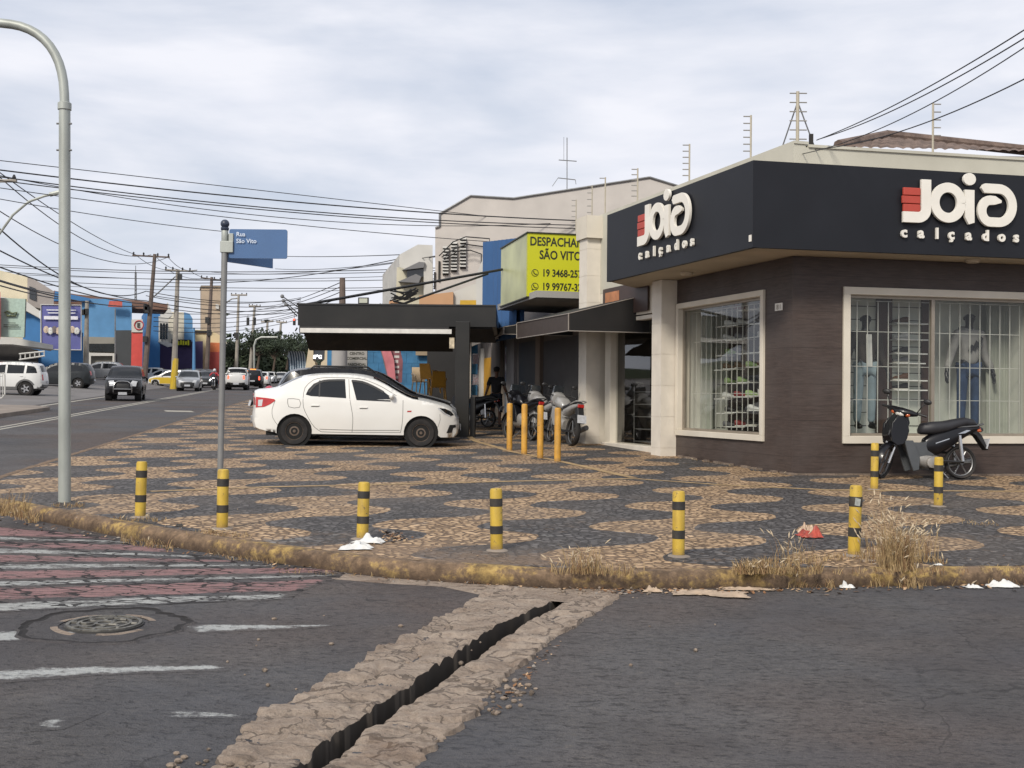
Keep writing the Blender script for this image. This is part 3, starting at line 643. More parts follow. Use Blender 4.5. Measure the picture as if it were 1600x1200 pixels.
# soffit lamp
for (px, py, s_) in ((1073, 426, 0), (1520, 406, 1)):
    r = ray(px, py); t = (ZS-CAMZ)/r.z; p = V((r.x*t, t, ZS)); m_ = MB(); m_.lathe([(0.02, -0.055), (0.09, -0.05), (0.12, -0.02), (0.125, -0.001)], (p.x, p.y, ZS), 16)
    m_.build('soffit_lamp', mat('lamp_bowl', (0.45, 0.38, 0.28), 0.4, 0.05), shop, world=True, smooth=True)
# logos
def logo(O, D, Nn, s0, zc, h, name):
    """O: fascia corner, s0 start of the red block, zc baseline z of the big letters, h height of the o"""
    k = h/1.0
    def P(a, b, d=0.0): return O+D*(s0+a*k)+UP*(zc+b*k)+Nn*d
    def ribbon(mbx, pts, w, dep=0.05):
        q = stroke2d(pts, w)
        ps = [[(c.x, c.y) for c in quad] for quad in q]
        n = len(q); Ls = [quad[0] for quad in q]+[q[-1][3]]; Rs = [quad[1] for quad in q]+[q[-1][2]]
        outline = Ls+Rs[::-1]
        vs = [P(p.x, p.y, 0.03) for p in outline]+[P(p.x, p.y, 0.03+dep) for p in outline]; m_ = len(outline); N_ = len(Ls)
        fs = []
        for i in range(N_-1):
            a, b, c, d = i, i+1, m_-2-i, m_-1-i
            fs.append((a+m_, b+m_, c+m_, d+m_)); fs.append((d, c, b, a))
        for i in range(m_): j = (i+1) % m_; fs.append((i, j, j+m_, i+m_))
        mbx.add(vs, fs)
    def arc(cx, cy, rx, ry, a0, a1, n=28): return [(cx+rx*cos(RAD(a0+(a1-a0)*i/n)), cy+ry*sin(RAD(a0+(a1-a0)*i/n))) for i in range(n+1)]
    W_ = 0.27
    big = thing('shop_logo', 'x', 'sign'); 
    l = MB(); ribbon(l, [(0.02, 0.165), (0.35, 0.165)]+arc(0.42, 0.365, 0.235, 0.2, -90, 0, 10)+[(0.655, 1.12)], W_); parts = [l]
    l = MB(); ribbon(l, arc(1.27, 0.57, 0.37, 0.38, 0, 360, 40), 0.245); parts.append(l)
    l = MB(); ribbon(l, [(1.87, 0.92), (1.87, 0.55), (1.875, 0.25), (1.93, 0.07)], [0.27, 0.27, 0.27, 0.17]); parts.append(l)
    l = MB(); l.prism([P(1.87+0.175*cos(RAD(a)), 1.19+0.155*sin(RAD(a)), 0.03) for a in range(0, 360, 15)], Nn*0.05); parts.append(l)
    l = MB(); ribbon(l, [(2.22, 1.03), (2.30, 0.985), (2.65, 0.985)]+arc(2.70, 0.56, 0.40, 0.425, 90, -90, 18)+[(2.50, 0.135)]+arc(2.46, 0.41, 0.235, 0.275, 270, 90, 12)+[(2.60, 0.685), (2.78, 0.66)], [0.10]+[0.24]*(2+19+1+13)+[0.22, 0.06]); parts.append(l)
    reds = MB()
    for i in range(3):
        z0 = 0.30+i*0.205; zz = z0+0.19; a0 = 0.0 if i == 1 else 0.03
        reds.prism([P(a0, z0, 0.03), P(0.50, z0, 0.03), P(0.50, zz, 0.03), P(a0, zz, 0.03)], Nn*0.045)
    small = []
    xs = [0.0, 0.50, 1.02, 1.40, 1.92, 2.42, 2.90, 3.38]
    for i, ch in enumerate('calçados'): small.append(MB()); put_text(small[-1], ch, 0.37*k, P(xs[i]*0.94, -0.33, 0.03), D, UP, Nn, ext=0.02, offset=0.014*k)
    return big, parts, reds, small
def place_logo(px0, py_base, px1, label, O, D, Nn, flip=False):
    sa, za = onplane(px0, py_base, O, D.xy); sb, zb_ = onplane(px1, py_base, O, D.xy)
    return sa, za, sb
# right fascia logo: red block left edge (1406,331); J base y 347; big a right edge 1594
for (pxL, pyb, pxR, D_, N_, lab) in ((1406, 348, 1583, DR, NR, 'large cream and red shop logo on the long fascia above the wider window'), (1083, 366, 1002, None, None, 'cream and red shop logo on the foreshortened fascia facing the street')):
    if D_ is not None: O_, D2, N2 = Fc, DR, NR; s0, z0 = onplane(pxL, pyb, Fc, DR.xy); s1, _ = onplane(pxR, pyb, Fc, DR.xy)
    else:                                    # reads left to right, i.e. towards the corner
        O_, D2, N2 = Fc, -DL, NL; s0 = -onplane(1001, 386, Fc, DL.xy)[0]; s1 = -onplane(1083, 362, Fc, DL.xy)[0]; z0 = onplane(1001, 386, Fc, DL.xy)[1]
    h_ = (s1-s0)/3.2
    root, parts, reds, small = logo(O_, D2, N2, s0, z0-0.03*h_, h_, lab)
    root.name = 'shop_logo'; root['label'] = lab; root['category'] = 'sign'; root['group'] = 'logos on the shoe shop fascia'
    pp = O_+D2*s0+UP*z0; root.location = pp
    for q in parts: q.build('letter', M_white_l, root, world=True, bevel=0.004)
    reds.build('red_block', M_red_l, root, world=True, bevel=0.01); [q.build('small_letter', M_white_l, root, world=True) for q in small]
# small tag near fascia corner
mb = MB(); p = onplane(1171, 378, Fc, DL.xy); mb.obox(Fc+DL*p[0]+UP*p[1]+NL*0.003, DL*-0.07, NL*0.01, UP*0.1); mb.build('fascia_tag', M_white_l, shop, world=True)

# ---- framed display windows
def display_window(O, D, Nn, s0, s1, z0, z1, fw_, mull=None, bars=14, rails=(0.36, 0.6, 0.84)):
    fr = MB()
    # frame: outer box ring standing proud
    for (a0, a1, b0, b1) in ((s0, s1, z0, z0+fw_), (s0, s1, z1-fw_, z1), (s0, s0+fw_, z0+fw_, z1-fw_), (s1-fw_, s1, z0+fw_, z1-fw_)):
        fr.obox(wallpos(O, D, a0, b0)+Nn*0.045, D*(a1-a0), -Nn*0.26, UP*(b1-b0))
    f = fr.build('display_window', M_cream, shop, world=True, bevel=0.006)
    f['label'] = 'cream framed display window with a white grille'
    al = MB(); g = 0.045; i0, i1, j0, j1 = s0+fw_, s1-fw_, z0+fw_, z1-fw_
    for (a0, a1, b0, b1) in ((i0, i1, j0, j0+g), (i0, i1, j1-g, j1), (i0, i0+g, j0+g, j1-g), (i1-g, i1, j0+g, j1-g)):
        al.obox(wallpos(O, D, a0, b0)-Nn*0.06, D*(a1-a0), -Nn*0.06, UP*(b1-b0))
    if mull: al.obox(wallpos(O, D, mull-0.03, j0+g)-Nn*0.06, D*0.06, -Nn*0.06, UP*(j1-j0-2*g))
    al.build('frame', M_alu, f, world=True)
    gl = MB(); gl.quad(wallpos(O, D, i0+g, j0+g)-Nn*0.09, wallpos(O, D, i1-g, j0+g)-Nn*0.09, wallpos(O, D, i1-g, j1-g)-Nn*0.09, wallpos(O, D, i0+g, j1-g)-Nn*0.09)
    gl.build('pane', M_shopglass, f, world=True)
    gr = MB(); n = bars
    for i in range(n):
        s = i0+0.07+(i1-i0-0.14)*i/(n-1); gr.obox(wallpos(O, D, s-0.006, j0+0.05)-Nn*0.22, D*0.012, -Nn*0.012, UP*(j1-j0-0.14))
    for r_ in rails+(0.965,): gr.obox(wallpos(O, D, i0+0.05, j0+(j1-j0)*r_)-Nn*0.235, D*(i1-i0-0.1), -Nn*0.009, UP*0.010)
    gr.build('security_grille', M_grille, shop, world=True)
    return i0, i1, j0, j1
bx = display_window(C0, DL, NL, wsL0, wsL1, wzb, wzt, 0.10, bars=16, rails=(0.30, 0.72))
sM = onplane(1461, 600, C0, DR.xy)[0]
bx2 = display_window(C0, DR, NR, wsR0, wsR1, wzbR, wztR, 0.12, mull=sM, bars=18, rails=(0.255, 0.495, 0.745))
# display boxes behind the glass
def showcase(O, D, Nn, i0, i1, j0, j1, depth, back_m, ends=True):
    b = MB(); o = wallpos(O, D, i0-0.05, j0-0.02)-Nn*depth
    b.obox(o, D*(i1-i0+0.1), -Nn*0.03, UP*(j1-j0+0.25)); b.build('display_back', back_m, shop, world=True)
    e = MB(); e.obox(wallpos(O, D, i0-0.05, j0-0.06)-Nn*0.15, D*(i1-i0+0.1), -Nn*(depth-0.15), UP*0.04)
    e.obox(wallpos(O, D, i0-0.09, j0-0.02)-Nn*0.2, D*0.03, -Nn*(depth-0.2), UP*(j1-j0+0.2)); e.obox(wallpos(O, D, i1+0.06, j0-0.02)-Nn*0.2, D*0.03, -Nn*(depth-0.2), UP*(j1-j0+0.2))
    e.build('display_floor', M_panel, shop, world=True)
DEP = 1.1
showcase(C0, DR, NR, bx2[0], bx2[1], bx2[2], bx2[3], DEP, M_slatw)
showcase(C0, DL, NL, bx[0], bx[1], bx[2], bx[3], 1.3, M_panel)
# slat grooves, brown uprights, curtain on the right-hand display
def onback(px, py, O, D, Nn, depth): s, z = onplane(px, py, O-Nn*depth, D.xy); return s, z
j0, j1 = bx2[2], bx2[3]
gm = MB()
for k_ in range(10):
    zz = j0+(k_+0.6)*(j1-j0)/10; gm.obox(wallpos(C0, DR, bx2[0], zz)-NR*(DEP-0.004), DR*(bx2[1]-bx2[0]-1.2), NR*0.004, UP*0.012)
gm.build('slat_groove', M_dark, shop, world=True)
um = MB()
for (a, b_) in ((1370, 1394), (1441, 1459)):
    s0 = onback(a, 560, C0, DR, NR, DEP-0.05)[0]; s1 = onback(b_, 560, C0, DR, NR, DEP-0.05)[0]; um.obox(wallpos(C0, DR, s0, j0)-NR*(DEP-0.05), DR*(s1-s0), -NR*0.04, UP*(j1-j0+0.1))
um.build('brown_upright', M_brownp, shop, world=True)
def curtain(O, D, Nn, s0, s1, z0, z1, depth, m):
    n = 90; vs = []; fs = []
    for i in range(n+1):
        s = s0+(s1-s0)*i/n; d = depth+0.025*sin(i*0.9)+0.01*sin(i*2.3)
        vs += [wallpos(O, D, s, z0)-Nn*d, wallpos(O, D, s, z1)-Nn*d]
    fs = [(2*i, 2*i+2, 2*i+3, 2*i+1) for i in range(n)]
    return MB().add(vs, fs).build('curtain', m, shop, world=True, smooth=True)
M_curt = mat('pale_curtain', (0.44, 0.46, 0.40), 0.8, 0.05, 3)
sc0 = onback(1540, 560, C0, DR, NR, 0.75)[0]; curtain(C0, DR, NR, sc0, bx2[1]+0.05, j0, j1+0.1, 0.72, M_curt)
sc1 = onback(1112, 560, C0, DL, NL, 0.6)[0]; curtain(C0, DL, NL, sc1, bx[1]+0.1, bx[2], bx[3]+0.1, 0.6, M_curt)
# shelves with shoes
M_shelf = mat('white_shelf', (0.8, 0.8, 0.76), 0.5, 0.05)
shoe_m = [mat('shoe_black', (0.015, 0.015, 0.016), 0.5), mat('shoe_brown', (0.10, 0.045, 0.02), 0.5), mat('shoe_white', (0.6, 0.6, 0.57), 0.5), mat('shoe_grey', (0.16, 0.16, 0.17), 0.6), mat('shoe_red', (0.22, 0.02, 0.02), 0.5), mat('shoe_green', (0.35, 0.5, 0.2), 0.5)]
sole_m = mat('shoe_sole', (0.55, 0.53, 0.47), 0.6)
def shoe_mesh():
    mb = MB(); st = [(0.0, .035, .085), (0.04, .038, .09), (0.09, .036, .085), (0.14, .036, .062), (0.20, .043, .05), (0.25, .042, .04), (0.275, .025, .025)]
    k = 10; vs = []
    for x, w, h in st:
        for j in range(k): a = 2*pi*j/k; vs.append((x, w*cos(a), 0.015+h/2+h/2*sin(a)))
    fs = [(i*k+j, (i+1)*k+j, (i+1)*k+(j+1) % k, i*k+(j+1) % k) for i in range(len(st)-1) for j in range(k)]+[tuple(range(k)), tuple(len(st)*k-1-j for j in range(k))]
    mb.add(vs, fs, 0); mb.v = [(x, y*1.15, z*1.15) for x, y, z in mb.v]; so_ = [(x, w*1.25) for x, w, h in st]; mb.prism([(x, w, 0) for x, w in so_]+[(x, -w, 0) for x, w in so_[::-1]], (0, 0, 0.02), 1); return mb
SHOES = {}
shoe_n = 0
def shoe(p, rz, ci, label, parent=None, tilt=0.0):
    if ci not in SHOES:
        o = shoe_mesh().build('shoe', [shoe_m[ci], sole_m], smooth=True); SHOES[ci] = o
    else: o = SHOES[ci].copy(); SC.collection.objects.link(o)
    o.location = p; o.rotation_euler = (0, tilt, rz); tag(o, label, 'shoe', 'shoes on the display shelves'); return o
rzR = atan2(DR.y, DR.x)
cnames = ['black', 'brown', 'white', 'grey', 'dark red', 'lime green']
shelf_g = 'shelves in the shoe shop windows'
ord_ = ['lowest', 'second lowest', 'third', 'fourth', 'fifth', 'sixth', 'seventh', 'eighth', 'highest']
ri = 0
for (pxa, pxb, py, cl) in ((1399, 1447, 609, 0), (1399, 1447, 594, 1), (1399, 1444, 567, 3), (1399, 1447, 552, 0), (1399, 1448, 530, 2), (1399, 1448, 505, 1)):
    s0, z = onback(pxa, py, C0, DR, NR, DEP-0.25); s1 = onback(pxb, py, C0, DR, NR, DEP-0.25)[0]
    sh = MB(); sh.obox(wallpos(C0, DR, s0, z-0.015)-NR*(DEP-0.30), DR*(s1-s0), -NR*0.28, UP*0.02); so_ = sh.build('shelf', M_shelf, shop, world=True)
    shoe(wallpos(C0, DR, s0+0.30, z+0.006)-NR*(DEP-0.16), rzR+pi-0.15, cl, f'{cnames[cl]} shoe on the {ord_[ri]} shelf between the two mannequins')
    ri += 1
rzL = atan2(DL.y, DL.x)
for r_ in range(9):
    py = 668-r_*22.5; 
    for c_ in range(4 if r_ > 0 else 3):
        px = 1131+c_*18+(3 if r_ % 2 else 0); s, z = onback(px, py-(c_*1.5), C0, DL, NL, 0.55)
        sh = MB(); sh.obox(wallpos(C0, DL, s-0.17, z-0.012)-NL*0.43, DL*0.34, -NL*0.22, UP*0.014); sh.build('shelf', M_shelf if (r_+c_) % 3 else M_dark, shop, world=True)
        ci = random.choice([0, 0, 1, 2, 2, 3, 4, 0, 2, 5]); shoe(wallpos(C0, DL, s-0.03, z+0.006)-NL*0.52, rzL+pi+random.uniform(-.5, .5)+pi/2*0.6, ci, f'{cnames[ci]} shoe, street-side window, {ord_[r_]} row, {["farthest from", "third from", "second from", "next to"][c_]} the corner')
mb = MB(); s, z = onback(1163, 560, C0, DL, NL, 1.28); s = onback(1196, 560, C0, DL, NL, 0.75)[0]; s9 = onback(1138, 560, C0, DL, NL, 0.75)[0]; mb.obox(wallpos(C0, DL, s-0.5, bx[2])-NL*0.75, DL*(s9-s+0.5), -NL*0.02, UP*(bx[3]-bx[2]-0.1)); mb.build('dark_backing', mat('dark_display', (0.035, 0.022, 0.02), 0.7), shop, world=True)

# ---- pillars and door
def pillar(s_at, dep, wid, z1, joints=True):
    mb = MB(); O = wallpos(C0, DL, s_at, zb); H = z1-zb; n = 7; hh = 0.578; z = ZS-zb; zc = 0
    zz = 0.0; levels = [0]; base = G(O.x, O.y)+SWH-zb
    levels = [0, base+0.16]; 
    while levels[-1]+0.60 < H: levels.append(levels[-1]+0.60)
    levels.append(H)
    for i in range(len(levels)-1):
        a, b_ = levels[i], levels[i+1]
        mb.obox(O+NL*(dep)+UP*a, DL*wid, -NL*(dep-0.002), UP*(b_-a-0.008))
        mb.obox(O+NL*(dep-0.006)+UP*(b_-0.009)+DL*0.006, DL*(wid-0.012), -NL*(dep-0.014), UP*0.0095)
    o = mb.build('pillar', M_cream2, shop, world=True); return o
pillar(sPR, 0.33, 0.42, ZS-0.004); pillar(sPL, 0.33, 0.46, ZP-0.5)
mb = MB()   # beam over the doorway up to the parapet, wall behind pillars
wall(mb, C0, DL, NL, sDR, sPL, ZS-0.55, ZS+0.045, 0.2); wall(mb, C0, DL, NL, sPL, LL, zb, ZS+0.045, 0.2); wall(mb, C0, DL, NL, sPR, sDR, zb, ZS-0.006, 0.2)
mb.obox(wallpos(C0, DL, sPL-0.1, ZP-0.5)+NL*0.38, DL*0.65, -NL*0.38, UP*0.5)
mb.build('plain_wall', M_cream, shop, world=True)
sd0, sd1 = sDR+0.02, sPL-0.3
dr = MB(); gz = G(C0.x, C0.y)+SWH+0.13
for (a0, a1, b0, b1) in ((sd0, sd0+0.0901, gz, ZS-0.58), (sd1-0.3001, sd1, gz, ZS-0.58)): dr.obox(wallpos(C0, DL, a0, b0), DL*(a1-a0), -NL*0.18, UP*(b1-b0))
dr.obox(wallpos(C0, DL, sd0+0.09, ZS-0.66), DL*(sd1-sd0-0.39), -NL*0.18, UP*0.08); drf = dr.build('shop_door', M_cream, shop, world=True, bevel=0.004)
dp = MB(); dp.quad(wallpos(C0, DL, sd0+0.09, gz)-NL*0.14, wallpos(C0, DL, sd1-0.3, gz)-NL*0.14, wallpos(C0, DL, sd1-0.3, ZS-0.6)-NL*0.14, wallpos(C0, DL, sd0+0.09, ZS-0.6)-NL*0.14); dp.build('pane', M_shopglass, drf, world=True)
st = MB(); stz = G(C0.x+DL.x*sd0, C0.y+DL.y*sd0); st.obox(wallpos(C0, DL, sd0-0.02, stz-0.1)+NL*0.06, DL*(sd1-sd0+0.1), -NL*0.5, UP*(0.1+SWH+0.12)); st.build('door_step', M_cream2, shop, world=True, bevel=0.01)
rk = MB(); # glass counter and metal rack inside the doorway
ra, rb = sd0+0.12, sd1-0.35
for k_ in range(5):
    zz = gz+0.12+k_*0.27; rk.obox(wallpos(C0, DL, ra, zz)-NL*0.55, DL*(rb-ra), -NL*0.3, UP*0.015)
for s_ in (ra, (ra+rb)/2, rb-0.02): rk.obox(wallpos(C0, DL, s_, gz)-NL*0.54, DL*0.02, -NL*0.02, UP*1.35)
rack = rk.build('shoe_rack', M_metal); tag(rack, 'grey metal rack of shoes just inside the shop doorway', 'rack')
hd = MB(); hd.obox(wallpos(C0, DL, ra-0.05, gz+1.36)-NL*0.52, DL*(rb-ra+0.1), -NL*0.34, UP*0.14); put_text(hd, 'JOIA', 0.13, wallpos(C0, DL, ra+0.9, gz+1.385)-NL*0.515, -DL, UP, NL, m=1, ext=0.003); hb = hd.build('header_board', [M_dark, M_white_l], rack)
hb.parent = rack
for k_ in range(4):
    ci = [0, 2, 3, 1][k_]; shoe(wallpos(C0, DL, ra+0.25+0.12*(k_ % 2), gz+0.136+k_*0.27)-NL*0.7, rzL+pi*0.6, ci, f'{cnames[ci]} shoe on the rack inside the doorway, {ord_[k_]} level')
# dark poster above the awning
po = MB(); s0, z0 = onplane(1016, 452, C0, DL.xy); s1 = onplane(946, 452, C0, DL.xy)[0]
po.obox(wallpos(C0, DL, s0, ZS-0.50)+NL*0.03, DL*(s1-s0), NL*0.03, UP*0.62); po.obox(wallpos(C0, DL, s1-0.9, ZS-0.47)+NL*0.062, DL*0.75, NL*0.004, UP*0.5, 1)
tag(po.build('poster_panel', [mat('poster_brown', (0.05, 0.03, 0.025), 0.5), mat('poster_orange', (0.42, 0.17, 0.07), 0.5, 0.4, 3)]), 'brown and orange poster panel above the black awning', 'poster')
# house number
hn = MB(); s0, z0 = onplane(1212, 486, C0, DL.xy)
mbp = MB(); mbp.obox(wallpos(C0, DL, s0, z0)+NL*0.002, DL*-0.22, NL*0.012, UP*0.12)
num = mbp.build('house_number', M_white_l); tag(num, 'small cream plate reading 1811 on the brown wall at the shop corner', 'house number')
put_text(hn, '1811', 0.12, wallpos(C0, DL, s0-0.02, z0+0.018)+NL*0.0145, -DL, UP, NL, ext=0.002, sx=0.7); hn.build('digits', mat('number_brown', (0.12, 0.09, 0.06), 0.6), num)
# ---- tiled roof behind the parapet
def tile_mat():
    m, nt, b = nmat('roof_tiles'); N, L = nt.nodes, nt.links; tc = N.new('ShaderNodeTexCoord'); P = tc.outputs['Object']
    n = nz_(N, L, P, 3, 6, 0.7); c = mixc_(N, L, rng(N, L, n, 0.3, 0.7), (0.06, 0.042, 0.035), (0.21, 0.15, 0.12)); L.new(c, b.inputs['Base Color']); b.inputs['Roughness'].default_value = 0.9; return m
M_tile = tile_mat()
rf = MB(); rp0 = at(1310, 231, 21.5); rp1 = at(1385, 216, 23.5); rp2 = at(1760, 256, 24.6); re = at(1760, 262, 21.8)
n = 90; vs = []; mrow = 14
for i in range(n+1):
    t = i/n; a = rp0.lerp(V((re.x, re.y, rp0.z-0.0)), t); top = rp1.lerp(rp2, min(1, max(0, (t-0.16)/0.84))); 
    if t < 0.16: top = rp0.lerp(rp1, t/0.16)
    for j in range(mrow+1):
        s = j/mrow; p = a.lerp(top, s); p = p+UP*(0.035*abs(sin(i*0.95))-(0.05*((j*1.0) % 1)))+UP*(0.03*((mrow-j) % 2)); vs.append(p)
fs = [(i*(mrow+1)+j, (i+1)*(mrow+1)+j, (i+1)*(mrow+1)+j+1, i*(mrow+1)+j+1) for i in range(n) for j in range(mrow)]
rf.add(vs, fs); vb = [rp0.lerp(V((re.x, re.y, rp0.z)), t/4)-UP*0.25 for t in range(5)]
bd_ = MB(); bd_.prism([(rp0.x+.15, rp0.y+.12, ZS+1.0), (re.x, re.y+.15, ZS+1.0), (rp2.x, rp2.y, ZS+1.0), (rp1.x, rp1.y, ZS+1.0)], (0, 0, rp0.z-0.06-ZS-1.0)); bd_.build('attic_wall', M_cream, shop, world=True)
ro = rf.build('tiled_roof', M_tile, shop, world=True)
rg = MB(); rg.tube([rp1.lerp(rp2, t/20)+UP*0.06 for t in range(21)], 0.11, 8); rg.tube([rp0+UP*0.05, rp1+UP*0.06], 0.1, 8); rg.build('ridge_tiles', M_tile, shop, world=True)
# ---- electric fence posts on the parapet
M_post = mat('fence_post_cream', (0.40, 0.36, 0.28), 0.6, 0.1)
M_ins = mat('insulator_grey', (0.25, 0.24, 0.22), 0.5)
def efence(base, h, label, n=6, side=V((-1, 0, 0))):
    t = thing('electric_fence_post', label, 'fence post', base, 0, 'electric fence posts on the roofs')
    MB().tube([(0, 0, -0.05), (0, 0, h)], 0.018, 6).build('post', M_post, t)
    for i in range(n):
        z = h-0.02-i*h*0.155; MB().tube([(0, 0, z), (side.x*0.13, side.y*0.13, z)], 0.011, 5).build('insulator', M_ins, t)
    return t
def on_par_left(px, off=0.12): s = onplane(px, 300, C0, DL.xy)[0]; return wallpos(C0, DL, s, ZP+0.045)-NL*off
def hz(p, py, px): # height so that the top lands at row py
    r = ray(px, py); return CAMZ+r.z*p.y
for px, py, lab in ((1163, 180, 'tall cream fence post with insulators nearest the mast'), (1068, 225, 'cream fence post with insulators midway along the sloping parapet line'), (988, 263, 'cream fence post with insulators at the far part of the shop parapet'), (938, 277, 'slim fence post without many insulators above the yellow sign')):
    p = on_par_left(px); efence(p, hz(p, py, px)-p.z, lab, 6 if px != 938 else 1)
s_ = onplane(1463, 240, C0, DR.xy)[0]; p = wallpos(C0, DR, s_, ZP)-NR*0.1; efence(p, hz(p, 161, 1463)-p.z, 'cream fence post standing in front of the tiled roof', 5, V((1, 0, 0)))
for px, yt, yb, Y_, lab in ((925, 290, 332, 30, 'thin rusty fence post rising behind the yellow sign'), (900, 312, 345, 33, 'shortest fence post behind the yellow sign')):
    p = at(px, yb, Y_); efence(p-UP*0.4, at(px, yt, Y_).z-p.z+0.4, lab, 5)
pm = at(1246, 224, 18.75); mast = thing('guyed_mast', 'cream mast with insulator arms and guy struts on the shop corner', 'mast', pm)
hm = at(1246, 143, 18.75).z-pm.z
MB().tube([(0, 0, -0.1), (0, 0, hm)], 0.028, 8).build('pole', M_post, mast)
for i in range(6): MB().tube([(-0.13, 0, hm-0.03-i*0.15), (0.15, 0, hm-0.03-i*0.15)], 0.011, 5).build('insulator', M_ins, mast)
for dx, dy in ((-0.22, 0.25), (0.33, 0.1)): MB().tube([(0, 0, hm*0.8), (dx, dy, -0.1)], 0.012, 5).build('strut', M_metal, mast)
MB().box(0.20, 0.26, 0, 0.06, -0.1, 0.16).build('junction_box', M_dark, mast)
# ================================================================== STREET FURNITURE
def yellow_mat(name, banded):
    m, nt, b = nmat(name); N, L = nt.nodes, nt.links; tc = N.new('ShaderNodeTexCoord'); P = tc.outputs['Object']
    oi = N.new('ShaderNodeObjectInfo'); va = N.new('ShaderNodeVectorMath'); va.operation = 'ADD'; L.new(P, va.inputs[0]); L.new(oi.outputs['Location'], va.inputs[1]); Q = va.outputs[0]
    n = nz_(N, L, Q, 5, 5); n2 = nz_(N, L, Q, 22, 5, 0.7)
    c = mixc_(N, L, rng(N, L, n, 0.3, 0.7), (0.40, 0.26, 0.025), (0.56, 0.385, 0.05)) if banded else mixc_(N, L, rng(N, L, n, 0.3, 0.7), (0.45, 0.22, 0.025), (0.60, 0.32, 0.045))
    c = mixc_(N, L, rng(N, L, n2, 0.625, 0.66, 0, 0.9), c, (0.09, 0.07, 0.05)); c = mixc_(N, L, rng(N, L, nz_(N, L, mapv(N, L, Q, (1, 1, 0.3)), 12, 5), 0.5, 0.7, 0, 0.45), c, (0.22, 0.14, 0.05))
    g = N.new('ShaderNodeSeparateXYZ'); L.new(P, g.inputs[0])
    c = mixc_(N, L, rng(N, L, mth(N, L, 'ADD', g.outputs[2], mth(N, L, 'MULTIPLY', n2, 0.12)), 0.05, 0.13, 0.75, 0), c, (0.17, 0.11, 0.06))
    L.new(c, b.inputs['Base Color']); b.inputs['Roughness'].default_value = 0.6; bump_(N, L, b, n2, 0.2, 0.01); return m
M_yel = yellow_mat('bollard_yellow', True); M_yel2 = yellow_mat('bollard_amber', False)
M_blk = mat('bollard_black', (0.028, 0.026, 0.024), 0.65, 0.3, 14, dirt=0.5, dirtcol=(0.12, 0.09, 0.04))
def bollard(px, pyb, pyt, label, squash=1.0, group='short striped bollards on the pavement', lift=0.0):
    p = gps(px, pyb); h = at(px, pyt, p.y).z-p.z; t = thing('striped_bollard', label, 'bollard', p, random.uniform(0, 6), group)
    r = 0.052; bands = [(0.0, 0.27, 0), (0.27, 0.40, 1), (0.40, 0.71, 0), (0.71, 0.84, 1), (0.84, 1.0, 0)]
    pb = MB(); kb = 0
    mb = MB().lathe([(r, -0.05), (r, h-0.02), (r-0.006, h-0.004), (r-0.016, h), (0.001, h)], k=20); mb.build('post', M_yel, t, smooth=True)
    for a, b_, k_ in bands:
        if k_: MB().lathe([(r+0.0005, a*h), (r+0.0022, a*h+0.002), (r+0.0022, b_*h-0.002), (r+0.0005, b_*h)], k=20).build('band', M_blk, t, smooth=True)
    t.rotation_euler = (random.uniform(-.025, .025), random.uniform(-.025, .025), t.rotation_euler.z); mm_ = MB(); mm_.lathe([(0.12+random.uniform(0, .03), -0.03), (0.09, 0.006), (r+0.004, 0.014), (r, 0.0)], k=14, caps=False); mm_.v = [(x*(1+.2*noise.noise(V((x*20, y*20, px)))), y*(1+.2*noise.noise(V((x*20, y*20, px+5)))), z) for x, y, z in mm_.v]; mm_.build('mortar_collar', M_conc, t, smooth=True)
    return t
bo = [(219, 808, 721, 'short black and yellow bollard between the tall lamp pole and the street name post'), (347, 826, 733, 'short black and yellow bollard in front of the street name post'),
      (566, 842, 753, 'short black and yellow bollard with a white rag at its foot'), (776, 860, 763, 'short striped bollard beyond the drain mouth, between the rag and the low dry grass'),
      (1060, 869, 767, 'short black and yellow bollard on the tan wave, nearest the litter in the gutter'), (1334, 868, 758, 'short chipped bollard with a grey sticker on its upper black band'),
      (1366, 765, 692, 'short bollard beside the front wheel of the black motorcycle'), (1466, 791, 714, 'short bollard before the engine of the black motorcycle')]
for i, (px, b_, t_, lab) in enumerate(bo):
    t = bollard(px, b_, t_, lab)
    if i == 5:
        h = at(px, t_, gps(px, b_).y).z-gps(px, b_).z; t.rotation_euler = (0, 0.03, 0)
        MB().lathe([(0.0555, h*0.70), (0.0562, h*0.705), (0.0562, h*0.835), (0.0555, h*0.84)], k=20).build('sticker_wrap', M_blk, t, smooth=True)
        pts = [(-0.025, 0.72), (0.02, 0.71), (0.026, 0.81), (-0.02, 0.83)]
        MB().prism([(a, -0.0565, b2*h) for a, b2 in pts], (0, -0.002, 0)).build('sticker', mat('sticker_grey', (0.3, 0.32, 0.3), 0.5, 0.3, 30), t)
    if i == 3: t.rotation_euler = (0, -0.02, 0)
for i, (px, b_, t_, lab) in enumerate([(796, 704, 630, 'tall amber bollard, farthest of the four from the shop door'), (819, 710, 631, 'tall amber bollard, second from the walking person'), (844, 716, 633, 'tall amber bollard in front of the white motorcycle headlight'), (871, 721, 637, 'tall amber bollard, nearest of the four to the shop door pillar')]):
    p = gps(px, b_); h = at(px, t_, p.y).z-p.z; r = 0.057
    o = MB().lathe([(r, -0.05), (r, h-0.03), (r-0.008, h-0.01), (r-0.022, h), (0.001, h)], k=22).build('tall_bollard', M_yel2, smooth=True)
    o.location = p; tag(o, lab, 'bollard', 'tall amber bollards before the awning')
